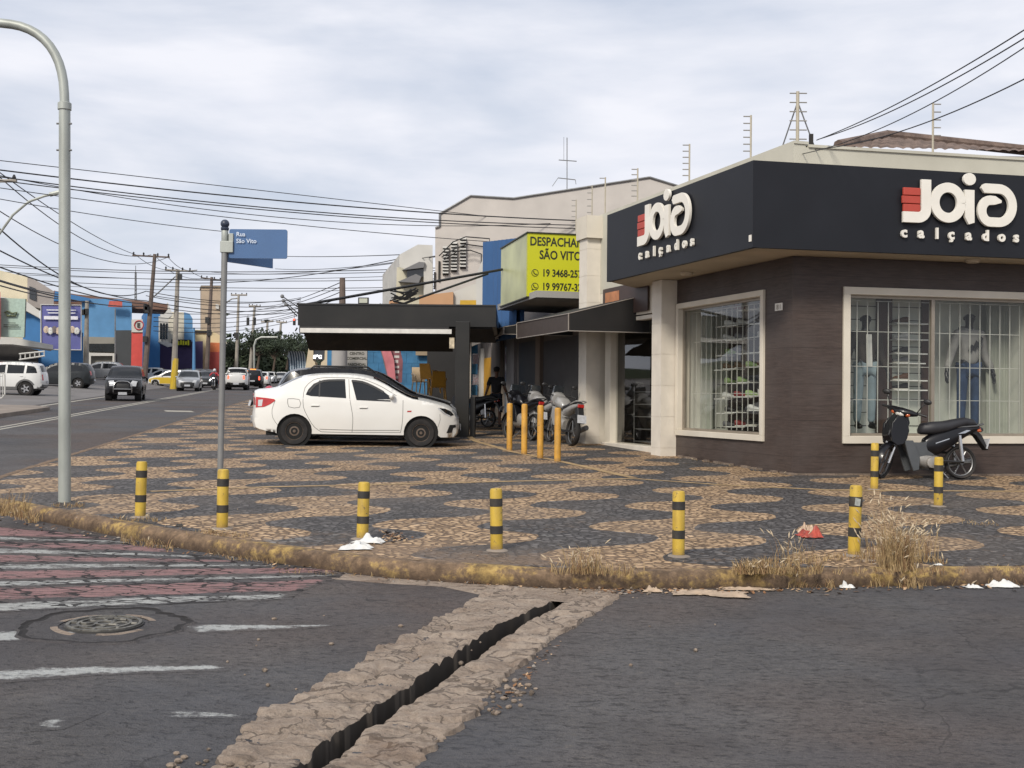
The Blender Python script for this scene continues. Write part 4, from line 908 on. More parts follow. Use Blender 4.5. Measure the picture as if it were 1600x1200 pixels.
# galvanised pole with curved arm
M_galv = mat('galvanised_steel', (0.36, 0.38, 0.35), 0.5, 0.16, 5, metal=0.25, bump=0.05, stretch=(1, 1, 0.35), dirt=0.4, dirtcol=(0.13, 0.12, 0.09))
p = gps(101, 784); Yp = p.y; lp_ = thing('curved_pole', 'tall grey galvanised steel pole whose curved arm leaves the frame at the corner', 'pole', p)
topv = at(101, 160, Yp)-p; zc = topv.z; sc1 = Yp/FPX; r0 = 0.061
MB().tube([(0, 0, -0.05), topv*0.5, topv], [r0*1.08, r0*1.02, r0*0.98], 20).build('pole_shaft', M_galv, lp_, smooth=True)
MB().lathe([(r0*1.02, 0.0), (r0*1.18, 0.004), (r0*1.18, 0.075), (r0*0.95, 0.085)], (topv.x, topv.y, zc-0.085), 20).build('collar', M_galv, lp_, smooth=True)
apx = [(101, 160), (99, 128), (92, 98), (78, 72), (58, 53), (32, 41), (0, 36), (-60, 30), (-150, 28), (-300, 28)]
MB().tube([V((q.x, 0, q.y)) for q in smooth_path([(at(a, b_, Yp)-p).xz for a, b_ in apx], 0.09)], 0.050, 16).build('curved_arm', M_galv, lp_, smooth=True)
for dz in (0.15, 0.44):
    for sx in (-1, 1): MB().tube([(topv.x*(1-dz/zc)+sx*(r0-0.005), -0.01, zc-0.085-dz), (topv.x*(1-dz/zc)+sx*(r0+0.022), -0.01, zc-0.085-dz)], 0.011, 6).build('bolt', M_metal, lp_)
e = at(-300, 28, Yp)-p; MB().lathe([(0.05, -0.25), (0.12, -0.2), (0.13, 0.15), (0.05, 0.25)], (e.x, e.y, e.z), 14, axis='X').build('lamp_head', M_galv, lp_, smooth=True)
# street name post
M_blue = mat('sign_blue', (0.055, 0.125, 0.27), 0.45, 0.06, 3, dirt=0.15, dirtcol=(0.12, 0.2, 0.33))
M_navy = mat('navy_cap', (0.03, 0.04, 0.065), 0.4, 0.1)
p = gps(346, 800); Ys = p.y; sp_ = thing('street_name_sign', 'grey post with a navy ball cap carrying two blue street name plates', 'street sign', p, 0)
top = at(348, 372, Ys).z-p.z; px2m = Ys/FPX
M_gpost = mat('post_grey', (0.22, 0.22, 0.215), 0.5, 0.12, 6, metal=0.3)
MB().tube([(-0.02, 0, -0.05), (0.0, 0, top)], 0.0315, 16).build('post', M_gpost, sp_, smooth=True)
zt = at(348, 343, Ys).z-p.z; MB().ball((0, 0, zt-0.045), 0.046, k=16).build('ball_cap', M_navy, sp_, smooth=True)
MB().lathe([(0.036, 0), (0.042, 0.01), (0.042, 0.03), (0.036, 0.035)], (0, 0, zt-0.115), 16).build('cap_collar', M_navy, sp_, smooth=True)
MB().lathe([(0.033, 0), (0.035, 0.003), (0.035, 0.13), (0.033, 0.135)], (0, 0, zt-0.25), 16).build('sleeve', M_galv, sp_, smooth=True)
cl = MB(); z1, z0 = at(350, 365, Ys).z-p.z, at(350, 395, Ys).z-p.z; cl.box(-0.04, 0.095, -0.038, 0.038, z0, z1-0.08); cl.box(0.045, 0.095, -0.03, 0.03, z0+0.01, z1); cl.build('clamp', M_galv, sp_, bevel=0.006)
x0_, x1_ = at(357, 380, Ys).x-p.x+0.01, at(449, 380, Ys).x-p.x; za, zb2 = at(400, 358.5, Ys).z-p.z, at(400, 404, Ys).z-p.z
def rplate(x0, x1, z0, z1, th, r=0.02):
    pts = []
    for cx, cz, a in ((x1-r, z1-r, 0), (x0+r, z1-r, 90), (x0+r, z0+r, 180), (x1-r, z0+r, 270)):
        for k_ in range(5): pts.append((cx+r*cos(RAD(a+k_*22.5)), 0, cz+r*sin(RAD(a+k_*22.5))))
    return MB().prism(pts, (0, th, 0))
pl = rplate(x0_, x1_, zb2, za, 0.018).build('name_plate', M_blue, sp_); pl.location = (0, -0.012, 0); pl['label'] = 'front blue plate reading Rua São Vito'
tx = MB(); put_text(tx, 'Rua', 0.062, (x0_+0.075, -0.0135, za-0.075), V((1, 0, 0)), V((0, 0, 1)), V((0, -1, 0)), ext=0.001, offset=0.001); put_text(tx, 'São Vito', 0.062, (x0_+0.075, -0.0135, za-0.145), V((1, 0, 0)), V((0, 0, 1)), V((0, -1, 0)), ext=0.001, offset=0.001)
tx.build('street_name', mat('sign_white', (0.55, 0.62, 0.72), 0.5), pl).location = (0, 0.0, 0)
L2 = 0.66; zz2 = zb2-0.015
pb2 = MB().prism([(0, 0, 0), (L2, 0, 0), (L2, 0, 0.29), (0, 0, 0.29)], (0, 0.016, 0)).build('name_plate', M_blue, sp_); pb2.location = (0.03, 0.03, zz2-0.02); pb2.rotation_euler = (0, 0, RAD(58)); pb2['label'] = 'second blue plate at an angle behind the first'
# manhole
def manhole():
    m, nt, b = nmat('manhole_iron'); N, L = nt.nodes, nt.links; tc = N.new('ShaderNodeTexCoord'); P = tc.outputs['Object']
    n = nz_(N, L, P, 18, 5, 0.7); L.new(mixc_(N, L, rng(N, L, n, 0.35, 0.65), (0.06, 0.057, 0.052), (0.20, 0.19, 0.165)), b.inputs['Base Color']); b.inputs['Roughness'].default_value = 0.6; b.inputs['Metallic'].default_value = 0.3
    p = gp(163, 977); t = thing('manhole_cover', 'round iron manhole cover with rings of worn relief set in broken asphalt', 'manhole', p); t.rotation_euler = (atan2(GA, 1), -atan2(GB, 1), 0)
    MB().lathe([(0.235, -0.02), (0.235, 0.010), (0.001, 0.010)], k=40).build('cover', mat('cover_dark', (0.045, 0.043, 0.04), 0.7, 0.2, 20), t)
    rr = MB()
    for a, b_ in ((0.225, 0.205), (0.165, 0.148), (0.06, 0.04)): rr.lathe([(a, 0.008), (a, 0.019), (b_, 0.019), (b_, 0.008)], k=36)
    for i in range(8):
        a = 2*pi*i/8; rr.tube([(0.17*cos(a), 0.17*sin(a), 0.014), (0.205*cos(a), 0.205*sin(a), 0.014)], 0.011, 5)
        rr.tube([((0.06+0.085*s)*cos(a+0.35*sin(s*pi)), (0.06+0.085*s)*sin(a+0.35*sin(s*pi)), 0.014) for s in (0, .25, .5, .75, 1)], 0.009, 5)
    rr.build('relief', m, t)
    # ragged sunken ring of broken asphalt around the cover
    vs = []; fs = []; k = 90
    for i in range(k):
        a = 2*pi*i/k; ra = 0.24; rb = 0.43+0.09*noise.noise(V((cos(a)*2, sin(a)*2, 3)))+0.03*noise.noise(V((cos(a)*7, sin(a)*7, 1)))
        for j, r in enumerate((ra, ra+0.04, (ra+rb)/2, rb-0.03, rb-0.005, rb+0.012, rb+0.03)):
            z = (0.002, -0.0, 0.002, 0.001, 0.0, 0.006, -0.004)[j]+0.005*noise.noise(V((r*cos(a)*9, r*sin(a)*9, 2)))*(1 if j < 5 else 0.3)
            vs.append((p.x+1.12*r*cos(a), p.y+1.12*r*sin(a), G(p.x+1.12*r*cos(a), p.y+1.12*r*sin(a), z+0.004)))
    q = 7
    for i in range(k):
        for j in range(q-1): fs.append((i*q+j, i*q+j+1, ((i+1) % k)*q+j+1, ((i+1) % k)*q+j))
    mb = MB(); mb.v = vs; mb.f = fs; mb.m = [2 if j in (3, 4) else (1 if j == 0 and (i//7) % 3 else 0) for i in range(k) for j in range(q-1)]
    o = mb.build('broken_asphalt', [asphalt_mat('asphalt_patch', base=(0.055, 0.05, 0.048), light=(0.09, 0.083, 0.08)), M_stone, mat('crack_dark', (0.012, 0.01, 0.01), 0.95)]); kind(o, 'structure')
manhole()
# ---------------------------------------------------------------- litter
M_paper = mat('white_rag', (0.62, 0.62, 0.60), 0.8, 0.06, 8); M_card = mat('cardboard', (0.42, 0.32, 0.23), 0.9, 0.25, 9, dirt=0.4)
def crumple(name, px, py, sx, sy, h, m, label, cat, side=True, seed=0, nn=16, rz=0.0, kd=None):
    p = gps(px, py) if side else gp(px, py); mb = MB(); vs = []
    for i in range(nn+1):
        for j in range(nn+1):
            u, v = i/nn*2-1, j/nn*2-1; r = 1+0.35*noise.noise(V((u*1.7, v*1.7, seed))); q = V((u*4, v*4, seed*3.3))
            z = h*(0.42+0.8*noise.noise(q*0.5)+0.22*noise.noise(q*1.4))*max(0, 1-max(abs(u), abs(v))**2.2); vs.append((u*sx/2*r, v*sy/2*r*(1+0.2*noise.noise(q)), max(0.004, z)))
    fs = [(i*(nn+1)+j, (i+1)*(nn+1)+j, (i+1)*(nn+1)+j+1, i*(nn+1)+j+1) for i in range(nn) for j in range(nn)]
    o = mb.add(vs, fs).build(name, m, smooth=True, angle=50); o.location = (p.x, p.y, p.z+0.004); o.rotation_euler = (0, 0, rz); tag(o, label, cat); return o
crumple('rag', 556, 858, 0.26, 0.16, 0.10, M_paper, 'crumpled white rag lying at the foot of a striped bollard', 'rag', seed=2, rz=0.2)
crumple('rag', 578, 848, 0.24, 0.14, 0.09, M_paper, 'small white rag piece behind the larger rag by the bollard', 'rag', seed=5, rz=-0.2)
crumple('food_wrapper', 1266, 839, 0.20, 0.22, 0.14, mat('wrapper_red', (0.33, 0.05, 0.03), 0.5, 0.5, 14), 'crumpled red and beige wrapper lying on the wave paving', 'wrapper', seed=7)
crumple('wrapper_flap', 1262, 834, 0.16, 0.14, 0.15, mat('wrapper_beige', (0.5, 0.36, 0.25), 0.6, 0.2, 12), 'beige flap of crumpled paper beside the red wrapper', 'wrapper', seed=9)
for i, (px, py, sx, sy, hh, rz, lab) in enumerate(((1085, 927, 0.34, 0.22, 0.03, 0.1, 'flattened brown cardboard piece in the gutter nearest the drain'), (1125, 929, 0.38, 0.25, 0.035, -0.2, 'torn pale cardboard sheet at the middle of the gutter litter'), (1165, 922, 0.4, 0.10, 0.03, 0.0, 'narrow strip of cardboard along the kerb foot'))):
    crumple('cardboard', px, py, sx, sy, hh, M_card, lab, 'cardboard', False, seed=20+i, rz=rz)
crumple('plastic_cup', 1323, 919, 0.11, 0.09, 0.06, M_paper, 'small crushed white cup against the yellow kerb', 'cup', False, seed=31)
crumple('plastic_bag', 1565, 917, 0.24, 0.13, 0.08, M_paper, 'white plastic bag lying against the kerb near the frame edge', 'bag', False, seed=33)
crumple('plastic_bag', 1520, 919, 0.12, 0.09, 0.05, M_paper, 'small torn white plastic scrap left of the larger bag by the kerb', 'bag', False, seed=35)
crumple('paper_scrap', 1466, 884, 0.06, 0.05, 0.03, M_paper, 'tiny white paper scrap on the kerb top beside the tall dry grass', 'paper', True, seed=37)
crumple('paper_ball', 1018, 925, 0.13, 0.09, 0.06, M_card, 'small buff paper ball in the gutter nearest the drain mouth', 'paper', False, seed=38)
crumple('bottle_cap', 280, 823, 0.07, 0.05, 0.04, M_blk, 'small black lid on the paving near the first bollards', 'lid', True, seed=39)
# ---------------------------------------------------------------- dry grass and weeds
M_dry = mat('dry_grass', (0.34, 0.24, 0.12), 0.9, 0.4, 30); M_dry2 = mat('dry_grass_dark', (0.22, 0.13, 0.065), 0.9, 0.35, 30); M_seed = mat('seed_head', (0.48, 0.39, 0.27), 0.9, 0.2, 30)
def blades(mb, c, n, spread, hmin, hmax, lean=0.45, w=0.0035, seeds=0.0, m=0):
    for i in range(n):
        a = random.uniform(0, 2*pi); r = spread*sqrt(random.random()); b = V((c[0]+r*cos(a), c[1]+r*sin(a)*0.6, c[2]-0.01))
        h = random.uniform(hmin, hmax); d = random.uniform(0, 2*pi); ln = h*random.uniform(0.1, lean); dx, dy = cos(d)*ln, sin(d)*ln; q = random.uniform(0, pi)
        ws = V((cos(q), sin(q), 0))*w; p0, p1, p2, p3 = b, b+V((dx*.2, dy*.2, h*.4)), b+V((dx*.55, dy*.55, h*.78)), b+V((dx, dy, h*(1-0.15*random.random())))
        mm = 0 if random.random() < 0.7 else 1
        mb.add([p0-ws, p0+ws, p1+ws*.9, p1-ws*.9, p2+ws*.6, p2-ws*.6, p3], [(0, 1, 2, 3), (3, 2, 4, 5), (5, 4, 6)], mm)
        if random.random() < seeds: 
            mb.tube([p3-(p3-p2)*0.12, p3+(p3-p2).normalized()*0.02, p3+(p3-p2).normalized()*0.05], [0.0025, 0.0065, 0.001], 5, m=2)
def tuft(px, py, n, spread, h0, h1, label, seeds=0.1, lean=0.5, w=0.003):
    p = gps(px, py); mb = MB(); blades(mb, (0, 0, 0), int(n*1.2), spread, h0, h1, lean, w=w*0.7, seeds=seeds*0.6); o = mb.build('dry_grass_tuft', [M_dry, M_dry2, M_seed]); o.location = p
    tag(o, label, 'dry grass', 'dry grass tufts on the kerb'); return o
tuft(1402, 888, 330, 0.14, 0.12, 0.42, 'tall dry grass tuft with seed heads between two striped bollards', 0.25, 0.55)
tuft(1430, 875, 110, 0.2, 0.12, 0.40, 'thinner dry grass tuft just beyond the tallest one', 0.3, 0.6)
tuft(1375, 880, 60, 0.18, 0.2, 0.62, 'sparse upright seed stalks rising from the tallest dry tuft', 0.9, 0.4)
tuft(915, 893, 150, 0.16, 0.06, 0.24, 'low dry grass tuft on the kerb above the drain mouth', 0.15, 0.6)
tuft(1240, 880, 50, 0.16, 0.08, 0.26, 'sparse weeds with seed heads beside the chipped bollard', 0.5, 0.5)
tuft(15, 800, 130, 0.2, 0.05, 0.26, 'dry grass tuft on the kerb corner at the frame edge', 0.05, 0.7)
fr = MB()
def scat(pts, n, h0, h1, side=True, sp=0.05, w=0.003):
    for i in range(n):
        t = random.random()*(len(pts)-1); k_ = int(t); f = t-k_; px = pts[k_][0]*(1-f)+pts[k_+1][0]*f; py = pts[k_][1]*(1-f)+pts[k_+1][1]*f+random.uniform(-3, 3)
        p = gps(px, py) if side else gp(px, py); blades(fr, p, random.randint(3, 9), sp, h0, h1, 0.9, w=w, seeds=0.02)
scat([(1150, 893), (1200, 893), (1280, 893)], 110, 0.03, 0.13); scat([(1300, 895), (1600, 892)], 34, 0.02, 0.08); scat([(1180, 913), (1300, 918)], 40, 0.03, 0.10, False); scat([(1340, 913), (1440, 918)], 40, 0.04, 0.12, False); scat([(1440, 913), (1600, 914)], 26, 0.02, 0.09, False)
scat([(850, 893), (1000, 896)], 24, 0.03, 0.12); scat([(330, 868), (440, 880)], 20, 0.02, 0.07, False); scat([(190, 846), (270, 860)], 30, 0.02, 0.10, False); scat([(0, 802), (60, 815)], 40, 0.03, 0.13, True)
scat([(290, 832), (390, 838)], 40, 0.01, 0.05); scat([(180, 812), (260, 814)], 26, 0.01, 0.06); scat([(85, 790), (130, 792)], 26, 0.01, 0.06); scat([(1180, 880), (1330, 872)], 50, 0.01, 0.07); scat([(1330, 870), (1480, 880)], 60, 0.01, 0.08); scat([(440, 893), (870, 916)], 40, 0.01, 0.05, False); scat([(1060, 715), (1240, 745)], 14, 0.01, 0.05, True, 0.02); scat([(1340, 808), (1560, 820)], 26, 0.01, 0.05)
tag(fr.build('verge_grass', [M_dry, M_dry2, M_seed]), 'dry straw-coloured grass fringing the kerb and paving joints', 'dry grass'); kind(bpy.data.objects['verge_grass'], 'stuff')
# dead leaves and rubble in the gutter
lv = MB()
def scrap(pts, n, side, smin, smax):
    for i in range(n):
        t = random.random()*(len(pts)-1); k_ = int(t); f = t-k_; px = pts[k_][0]*(1-f)+pts[k_+1][0]*f+random.gauss(0, 6); py = pts[k_][1]*(1-f)+pts[k_+1][1]*f+random.gauss(0, 3)
        p = (gps(px, py) if side else gp(px, py))+V((0, 0, 0.008)); s = random.uniform(smin, smax); a = random.uniform(0, 6.3)
        d1 = V((cos(a), sin(a), random.uniform(-.15, .5)))*s; d2 = V((-sin(a), cos(a), random.uniform(-.15, .4)))*s*0.6; lv.add([p-d1*.5, p-d2*.5, p+d1*.5, p+d2*.5], [(0, 1, 2, 3)], random.choice([0, 0, 1, 2]))
scrap([(560, 848), (630, 842), (600, 832)], 160, True, 0.02, 0.06); scrap([(940, 924), (1180, 925), (1600, 915)], 330, False, 0.015, 0.06); scrap([(440, 884), (700, 910), (950, 925)], 220, False, 0.012, 0.045); scrap([(0, 812), (200, 845), (440, 886)], 160, False, 0.012, 0.05)
scrap([(30, 792), (350, 835), (900, 880), (1600, 872)], 260, True, 0.008, 0.028); scrap([(760, 1120), (880, 1000)], 70, False, 0.01, 0.04); scrap([(200, 800), (1500, 800)], 160, True, 0.006, 0.02)
def pebbles():
    mb = MB()
    for i in range(170):
        z_ = random.choice([(780, 1095, 22, 16, 0), (800, 1080, 15, 10, 0), (640, 1000, 200, 40, 0), (1000, 926, 120, 4, 0), (900, 926, 60, 4, 0), (690, 1010, 60, 20, 0), (350, 1190, 40, 8, 0)])
        p = gp(z_[0]+random.gauss(0, z_[2]), z_[1]+random.gauss(0, z_[3])); r = random.uniform(0.004, 0.018); mb.ball((p.x, p.y, p.z+r*0.5), r*random.uniform(.8, 1.4), r, r*0.7, 6)
    return mb
o = lv.build('gutter_leaves', [mat('dead_leaf', (0.20, 0.10, 0.045), 0.9, 0.4, 40), mat('dead_leaf_pale', (0.40, 0.27, 0.16), 0.9, 0.3, 40), mat('grey_scrap', (0.25, 0.22, 0.19), 0.9, 0.3, 30)]); tag(o, 'dead leaves and paper scraps strewn along the gutter', 'leaves'); kind(o, 'stuff')
o = pebbles().build('loose_gravel', M_stone, smooth=True); tag(o, 'loose stones beside the drain', 'gravel'); kind(o, 'stuff')
# broken kerb pieces at the wall foot
wf = MB(); 
for i in range(26):
    s = i*0.16; q = C0+DL*s+NL*(0.03+0.02*(i % 3)); wf.cbox((q.x, q.y, G(q.x, q.y, SWH+0.012)), 0.15+random.uniform(-.03, .02), 0.05+random.uniform(0, .03), 0.035+random.uniform(0, .02), rzL+random.uniform(-.05, .05)) if random.random() < 0.75 else None
for i in range(34):
    s = i*0.16; q = C0+DR*s+NR*(0.03+0.01*(i % 3)); wf.cbox((q.x, q.y, G(q.x, q.y, SWH+0.012)), 0.155, 0.05+random.uniform(0, .02), 0.03, rzR)
kind(wf.build('wall_foot_kerb', mat('foot_stone', (0.17, 0.13, 0.10), 0.9, 0.35, 8)), 'structure')
# ================================================================== CARS
def paint(name, col, rough=0.28, metal=0.0, dirt=0.12):
    return mat(name, col, rough, 0.03, 1.5, metal=metal, coat=0.6, dirt=dirt, dirtcol=(0.25, 0.21, 0.17), spec=0.5)
M_tyre = mat('tyre_rubber', (0.016, 0.015, 0.015), 0.85, 0.25, 12, dirt=0.35, dirtcol=(0.07, 0.055, 0.045)); M_well = mat('wheel_well', (0.008, 0.008, 0.008), 0.9)
M_steel = mat('steel_rim', (0.15, 0.115, 0.09), 0.55, 0.3, 15, metal=0.5, dirt=0.5, dirtcol=(0.12, 0.08, 0.055)); M_alloy = mat('alloy_rim', (0.42, 0.42, 0.43), 0.35, 0.08, 5, metal=0.7)
M_cglass = mat('car_glass', (0.010, 0.012, 0.014), 0.04, 0.15, 1.2, spec=0.5, coat=0.0); M_trim = mat('black_trim', (0.014, 0.014, 0.015), 0.5, 0.1)
M_seam = mat('door_seam', (0.16, 0.155, 0.145), 0.7); M_plate = mat('number_plate', (0.45, 0.46, 0.48), 0.5, 0.15, 30); M_chrome = mat('chrome_part', (0.5, 0.5, 0.5), 0.2, metal=0.9)
M_tail = mat('tail_red', (0.42, 0.015, 0.012), 0.15, 0.25, 9, coat=0.8); M_tailon = mat('tail_lit', (1.0, 0.10, 0.05), 0.3, emit=1.6); M_head = mat('headlamp_clear', (0.50, 0.51, 0.52), 0.12, 0.2, 14, coat=0.8); M_headon = mat('headlamp_lit', (1, 0.97, 0.9), 0.2, emit=2.2)
M_amber = mat('amber_lit', (1.0, 0.32, 0.06), 0.3, emit=1.2)
class Car:
    def __init__(s, prof, wheels, rt, hw, belt, tumble=0.30, arch=None, fr=None, rr=None, crown=0.035, endc=0.10, taper=(0.22, 0.26)):
        # prof: outline from rear bottom over the roof to front bottom (x, z), x forward; wheels: x of rear, front
        s.prof = prof; s.wh = wheels; s.rt = rt; s.hw = hw; s.belt = belt; s.tum = tumble; s.arch = arch or rt+0.06; s.crown = crown; s.endc = endc; s.taper = taper
        s.x0 = min(p[0] for p in prof); s.x1 = max(p[0] for p in prof)
        s.sp = smooth_path([V(p) for p in prof], 0.09)
        s.acc = [0]; 
        for i in range(1, len(s.sp)): s.acc.append(s.acc[-1]+(s.sp[i]-s.sp[i-1]).length)
    def y(s, x, z):
        y = s.hw-0.035*((z-0.6)/0.45)**2
        if z > s.belt: y = min(y, s.hw-0.035*((s.belt-0.6)/0.45)**2-s.tum*(z-s.belt)-0.25*max(0, z-s.belt-0.3)**2)
        a, b = s.x0, s.x1; d = 0.62
        if x < a+d: y -= s.taper[0]*((a+d-x)/d)**2.2
        if x > b-d*1.1: y -= s.taper[1]*((x-b+d*1.1)/(d*1.1))**2.2
        return y
    def surf(s, i, v, off=0.0):          # i float index on outline, v in -1..1
        n = len(s.sp)-1; i = max(0, min(n-1e-6, i)); k = int(i); f = i-k; p = s.sp[k].lerp(s.sp[k+1], f)
        t = (s.sp[min(k+2, n)]-s.sp[max(k-1, 0)]).normalized(); nn = V((-t.y, t.x))
        horiz = abs(nn.x); cr = (s.crown*(1-horiz)+s.endc*horiz)*(1-abs(v)**2.4)
        yy = s.y(p.x, p.y); return V((p.x+nn.x*(cr+off), v*yy, p.y+nn.y*(cr+off)))
    def find(s, x=None, z=None, front=True):
        rngi = range(len(s.sp)-1); best = None
        zmax = max(range(len(s.sp)), key=lambda i: s.sp[i].y)
        rngi = range(zmax, len(s.sp)-1) if front else range(0, zmax)
        for i in rngi:
            a, b = s.sp[i], s.sp[i+1]
            if x is not None and (a.x-x)*(b.x-x) <= 0 and a.x != b.x: return i+(x-a.x)/(b.x-a.x)
            if z is not None and (a.y-z)*(b.y-z) <= 0 and a.y != b.y: return i+(z-a.y)/(b.y-a.y)
        return rngi[-1]
    def body(s, m, parent, name='body'):
        # side sheet
        pts = [tuple(p) for p in s.sp]; bot = []
        zb = s.sp[-1].y; zs = 0.22 if s.rt < 0.33 else 0.30; zs = s.sill if hasattr(s, 'sill') else zs
        for w in (s.wh[1], s.wh[0]):
            a0 = math.acos(max(-1, min(1, 1))) ; c = (w, s.rt)
            k = 14
            for j in range(k+1):
                an = RAD(-8+196*j/k); bot.append((c[0]+s.arch*cos(an), max(zs-0.02, c[1]+s.arch*sin(an))))
        bm = bmesh.new(); vs = [bm.verts.new((x, 0, z)) for x, z in pts+bot]
        f = bm.faces.new(vs)
        def cut(co, no): bmesh.ops.bisect_plane(bm, geom=bm.verts[:]+bm.edges[:]+bm.faces[:], plane_co=co, plane_no=no)
        x = s.x0+0.1
        while x < s.x1: cut((x, 0, 0), (1, 0, 0)); x += 0.14
        for z in (0.35, 0.5, 0.62, 0.75, 0.88, s.belt, s.belt+0.12, s.belt+0.24, s.belt+0.36): cut((0, 0, z), (0, 0, 1))
        bmesh.ops.triangulate(bm, faces=[f for f in bm.faces if len(f.verts) > 4])
        mb = MB(); bm.verts.index_update(); V0 = [(v.co.x, s.y(v.co.x, v.co.z), v.co.z) for v in bm.verts]; F0 = [tuple(v.index for v in f.verts) for f in bm.faces]; bm.free()
        # orient: left side normal +y
        def nrm(f, vs):
            a, b, c = (V(vs[f[0]]), V(vs[f[1]]), V(vs[f[2]])); return (b-a).cross(c-a).y
        F1 = [f if nrm(f, V0) > 0 else f[::-1] for f in F0]
        n = len(V0); allv = V0+[(x, -y, z) for x, y, z in V0]; allf = F1+[tuple(i+n for i in f[::-1]) for f in F1]
        k = 12; base = len(allv); N_ = len(s.sp)
        for i in range(N_):
            for j in range(k+1): allv.append(tuple(s.surf(i, 1-2*j/k)))
        for i in range(N_-1):
            for j in range(k): a = base+i*(k+1)+j; allf.append((a, a+1, a+k+2, a+k+1))
        mb.add(allv, allf)
        me_o = mb.build(name, m, parent)
        bm = bmesh.new(); bm.from_mesh(me_o.data); bmesh.ops.remove_doubles(bm, verts=bm.verts, dist=0.006); bmesh.ops.recalc_face_normals(bm, faces=bm.faces); bm.to_mesh(me_o.data); bm.free()
        me_o.data.polygons.foreach_set('use_smooth', [True]*len(me_o.data.polygons)); me_o.data.set_sharp_from_angle(angle=RAD(48))
        b = me_o.modifiers.new('bevel', 'BEVEL'); b.width = 0.028; b.segments = 3; b.limit_method = 'ANGLE'; b.angle_limit = RAD(38); b.harden_normals = True
        # wheel wells and floor
        ub = MB(); ub.box(s.x0+0.25, s.x1-0.3, -s.hw+0.12, s.hw-0.12, 0.20 if s.rt < 0.33 else 0.26, 0.45)
        for w in s.wh:
            for sg in (-1, 1): ub.lathe([(s.arch-0.01, sg*(s.hw-0.35)), (s.arch-0.01, sg*(s.hw-0.06))], (w, 0, s.rt), 20, axis='Y')
        ub.build('underbody', M_well, parent)
        return me_o
    def side(s, poly, m, parent, name, off=0.004, both=True, rim=None, sides=(1, -1)):
        for sg in (sides if both else (sides[0],)):
            bm = bmesh.new(); vs = [bm.verts.new((x, 0, z)) for x, z in poly]; bm.faces.new(vs)
            xs = [p[0] for p in poly]; x = min(xs)+0.12
            while x < max(xs): bmesh.ops.bisect_plane(bm, geom=bm.verts[:]+bm.edges[:]+bm.faces[:], plane_co=(x, 0, 0), plane_no=(1, 0, 0)); x += 0.12
            z = min(p[1] for p in poly)+0.1
            while z < max(p[1] for p in poly): bmesh.ops.bisect_plane(bm, geom=bm.verts[:]+bm.edges[:]+bm.faces[:], plane_co=(0, 0, z), plane_no=(0, 0, 1)); z += 0.12
            bmesh.ops.triangulate(bm, faces=bm.faces[:]); bm.verts.index_update()
            V0 = [(v.co.x, sg*(s.y(v.co.x, v.co.z)+off), v.co.z) for v in bm.verts]; F0 = [tuple(v.index for v in f.verts) for f in bm.faces]; bm.free()
            F1 = []
            for f in F0:
                a, b, c = (V(V0[i]) for i in f[:3]); F1.append(f if ((b-a).cross(c-a).y*sg) > 0 else f[::-1])
            o = MB().add(V0, F1).build(name, m, parent, smooth=True)
            if rim: s.line(poly+[poly[0]], rim[0], rim[1], parent=o, name='window_trim', sg=sg, off=off+0.002)
        return o
    def line(s, pts, w, m, parent, name='seam', sg=1, off=0.003):
        P_ = smooth_path([V(p) for p in pts], 0.08) if len(pts) > 2 else [V(pts[0]).lerp(V(pts[1]), i/8) for i in range(9)]
        vs = []
        for i, p in enumerate(P_):
            t = (P_[min(i+1, len(P_)-1)]-P_[max(i-1, 0)]); t = t.normalized() if t.length else V((1, 0)); n = V((-t.y, t.x))*w/2
            for q in (p+n, p-n): vs.append((q.x, sg*(s.y(q.x, q.y)+off), q.y))
        fs = [(2*i, 2*i+1, 2*i+3, 2*i+2) for i in range(len(P_)-1)]
        if sg > 0: fs = [f[::-1] for f in fs]
        return MB().add(vs, fs).build(name, m, parent)
    def strip(s, i0, i1, v0, v1, m, parent, name, off=0.004, v0b=None, v1b=None, n=8):
        v0b = v0 if v0b is None else v0b; v1b = v1 if v1b is None else v1b; vs = []
        for a in range(n+1):
            t = a/n; i = i0+(i1-i0)*t; l, r = v0+(v0b-v0)*t, v1+(v1b-v1)*t
            for b in range(n+1): vs.append(tuple(s.surf(i, l+(r-l)*b/n, off)))
        fs = [(a*(n+1)+b, a*(n+1)+b+1, (a+1)*(n+1)+b+1, (a+1)*(n+1)+b) for a in range(n) for b in range(n)]
        if (i1-i0)*(v1-v0) > 0: fs = [f[::-1] for f in fs]
        return MB().add(vs, fs).build(name, m, parent, smooth=True)
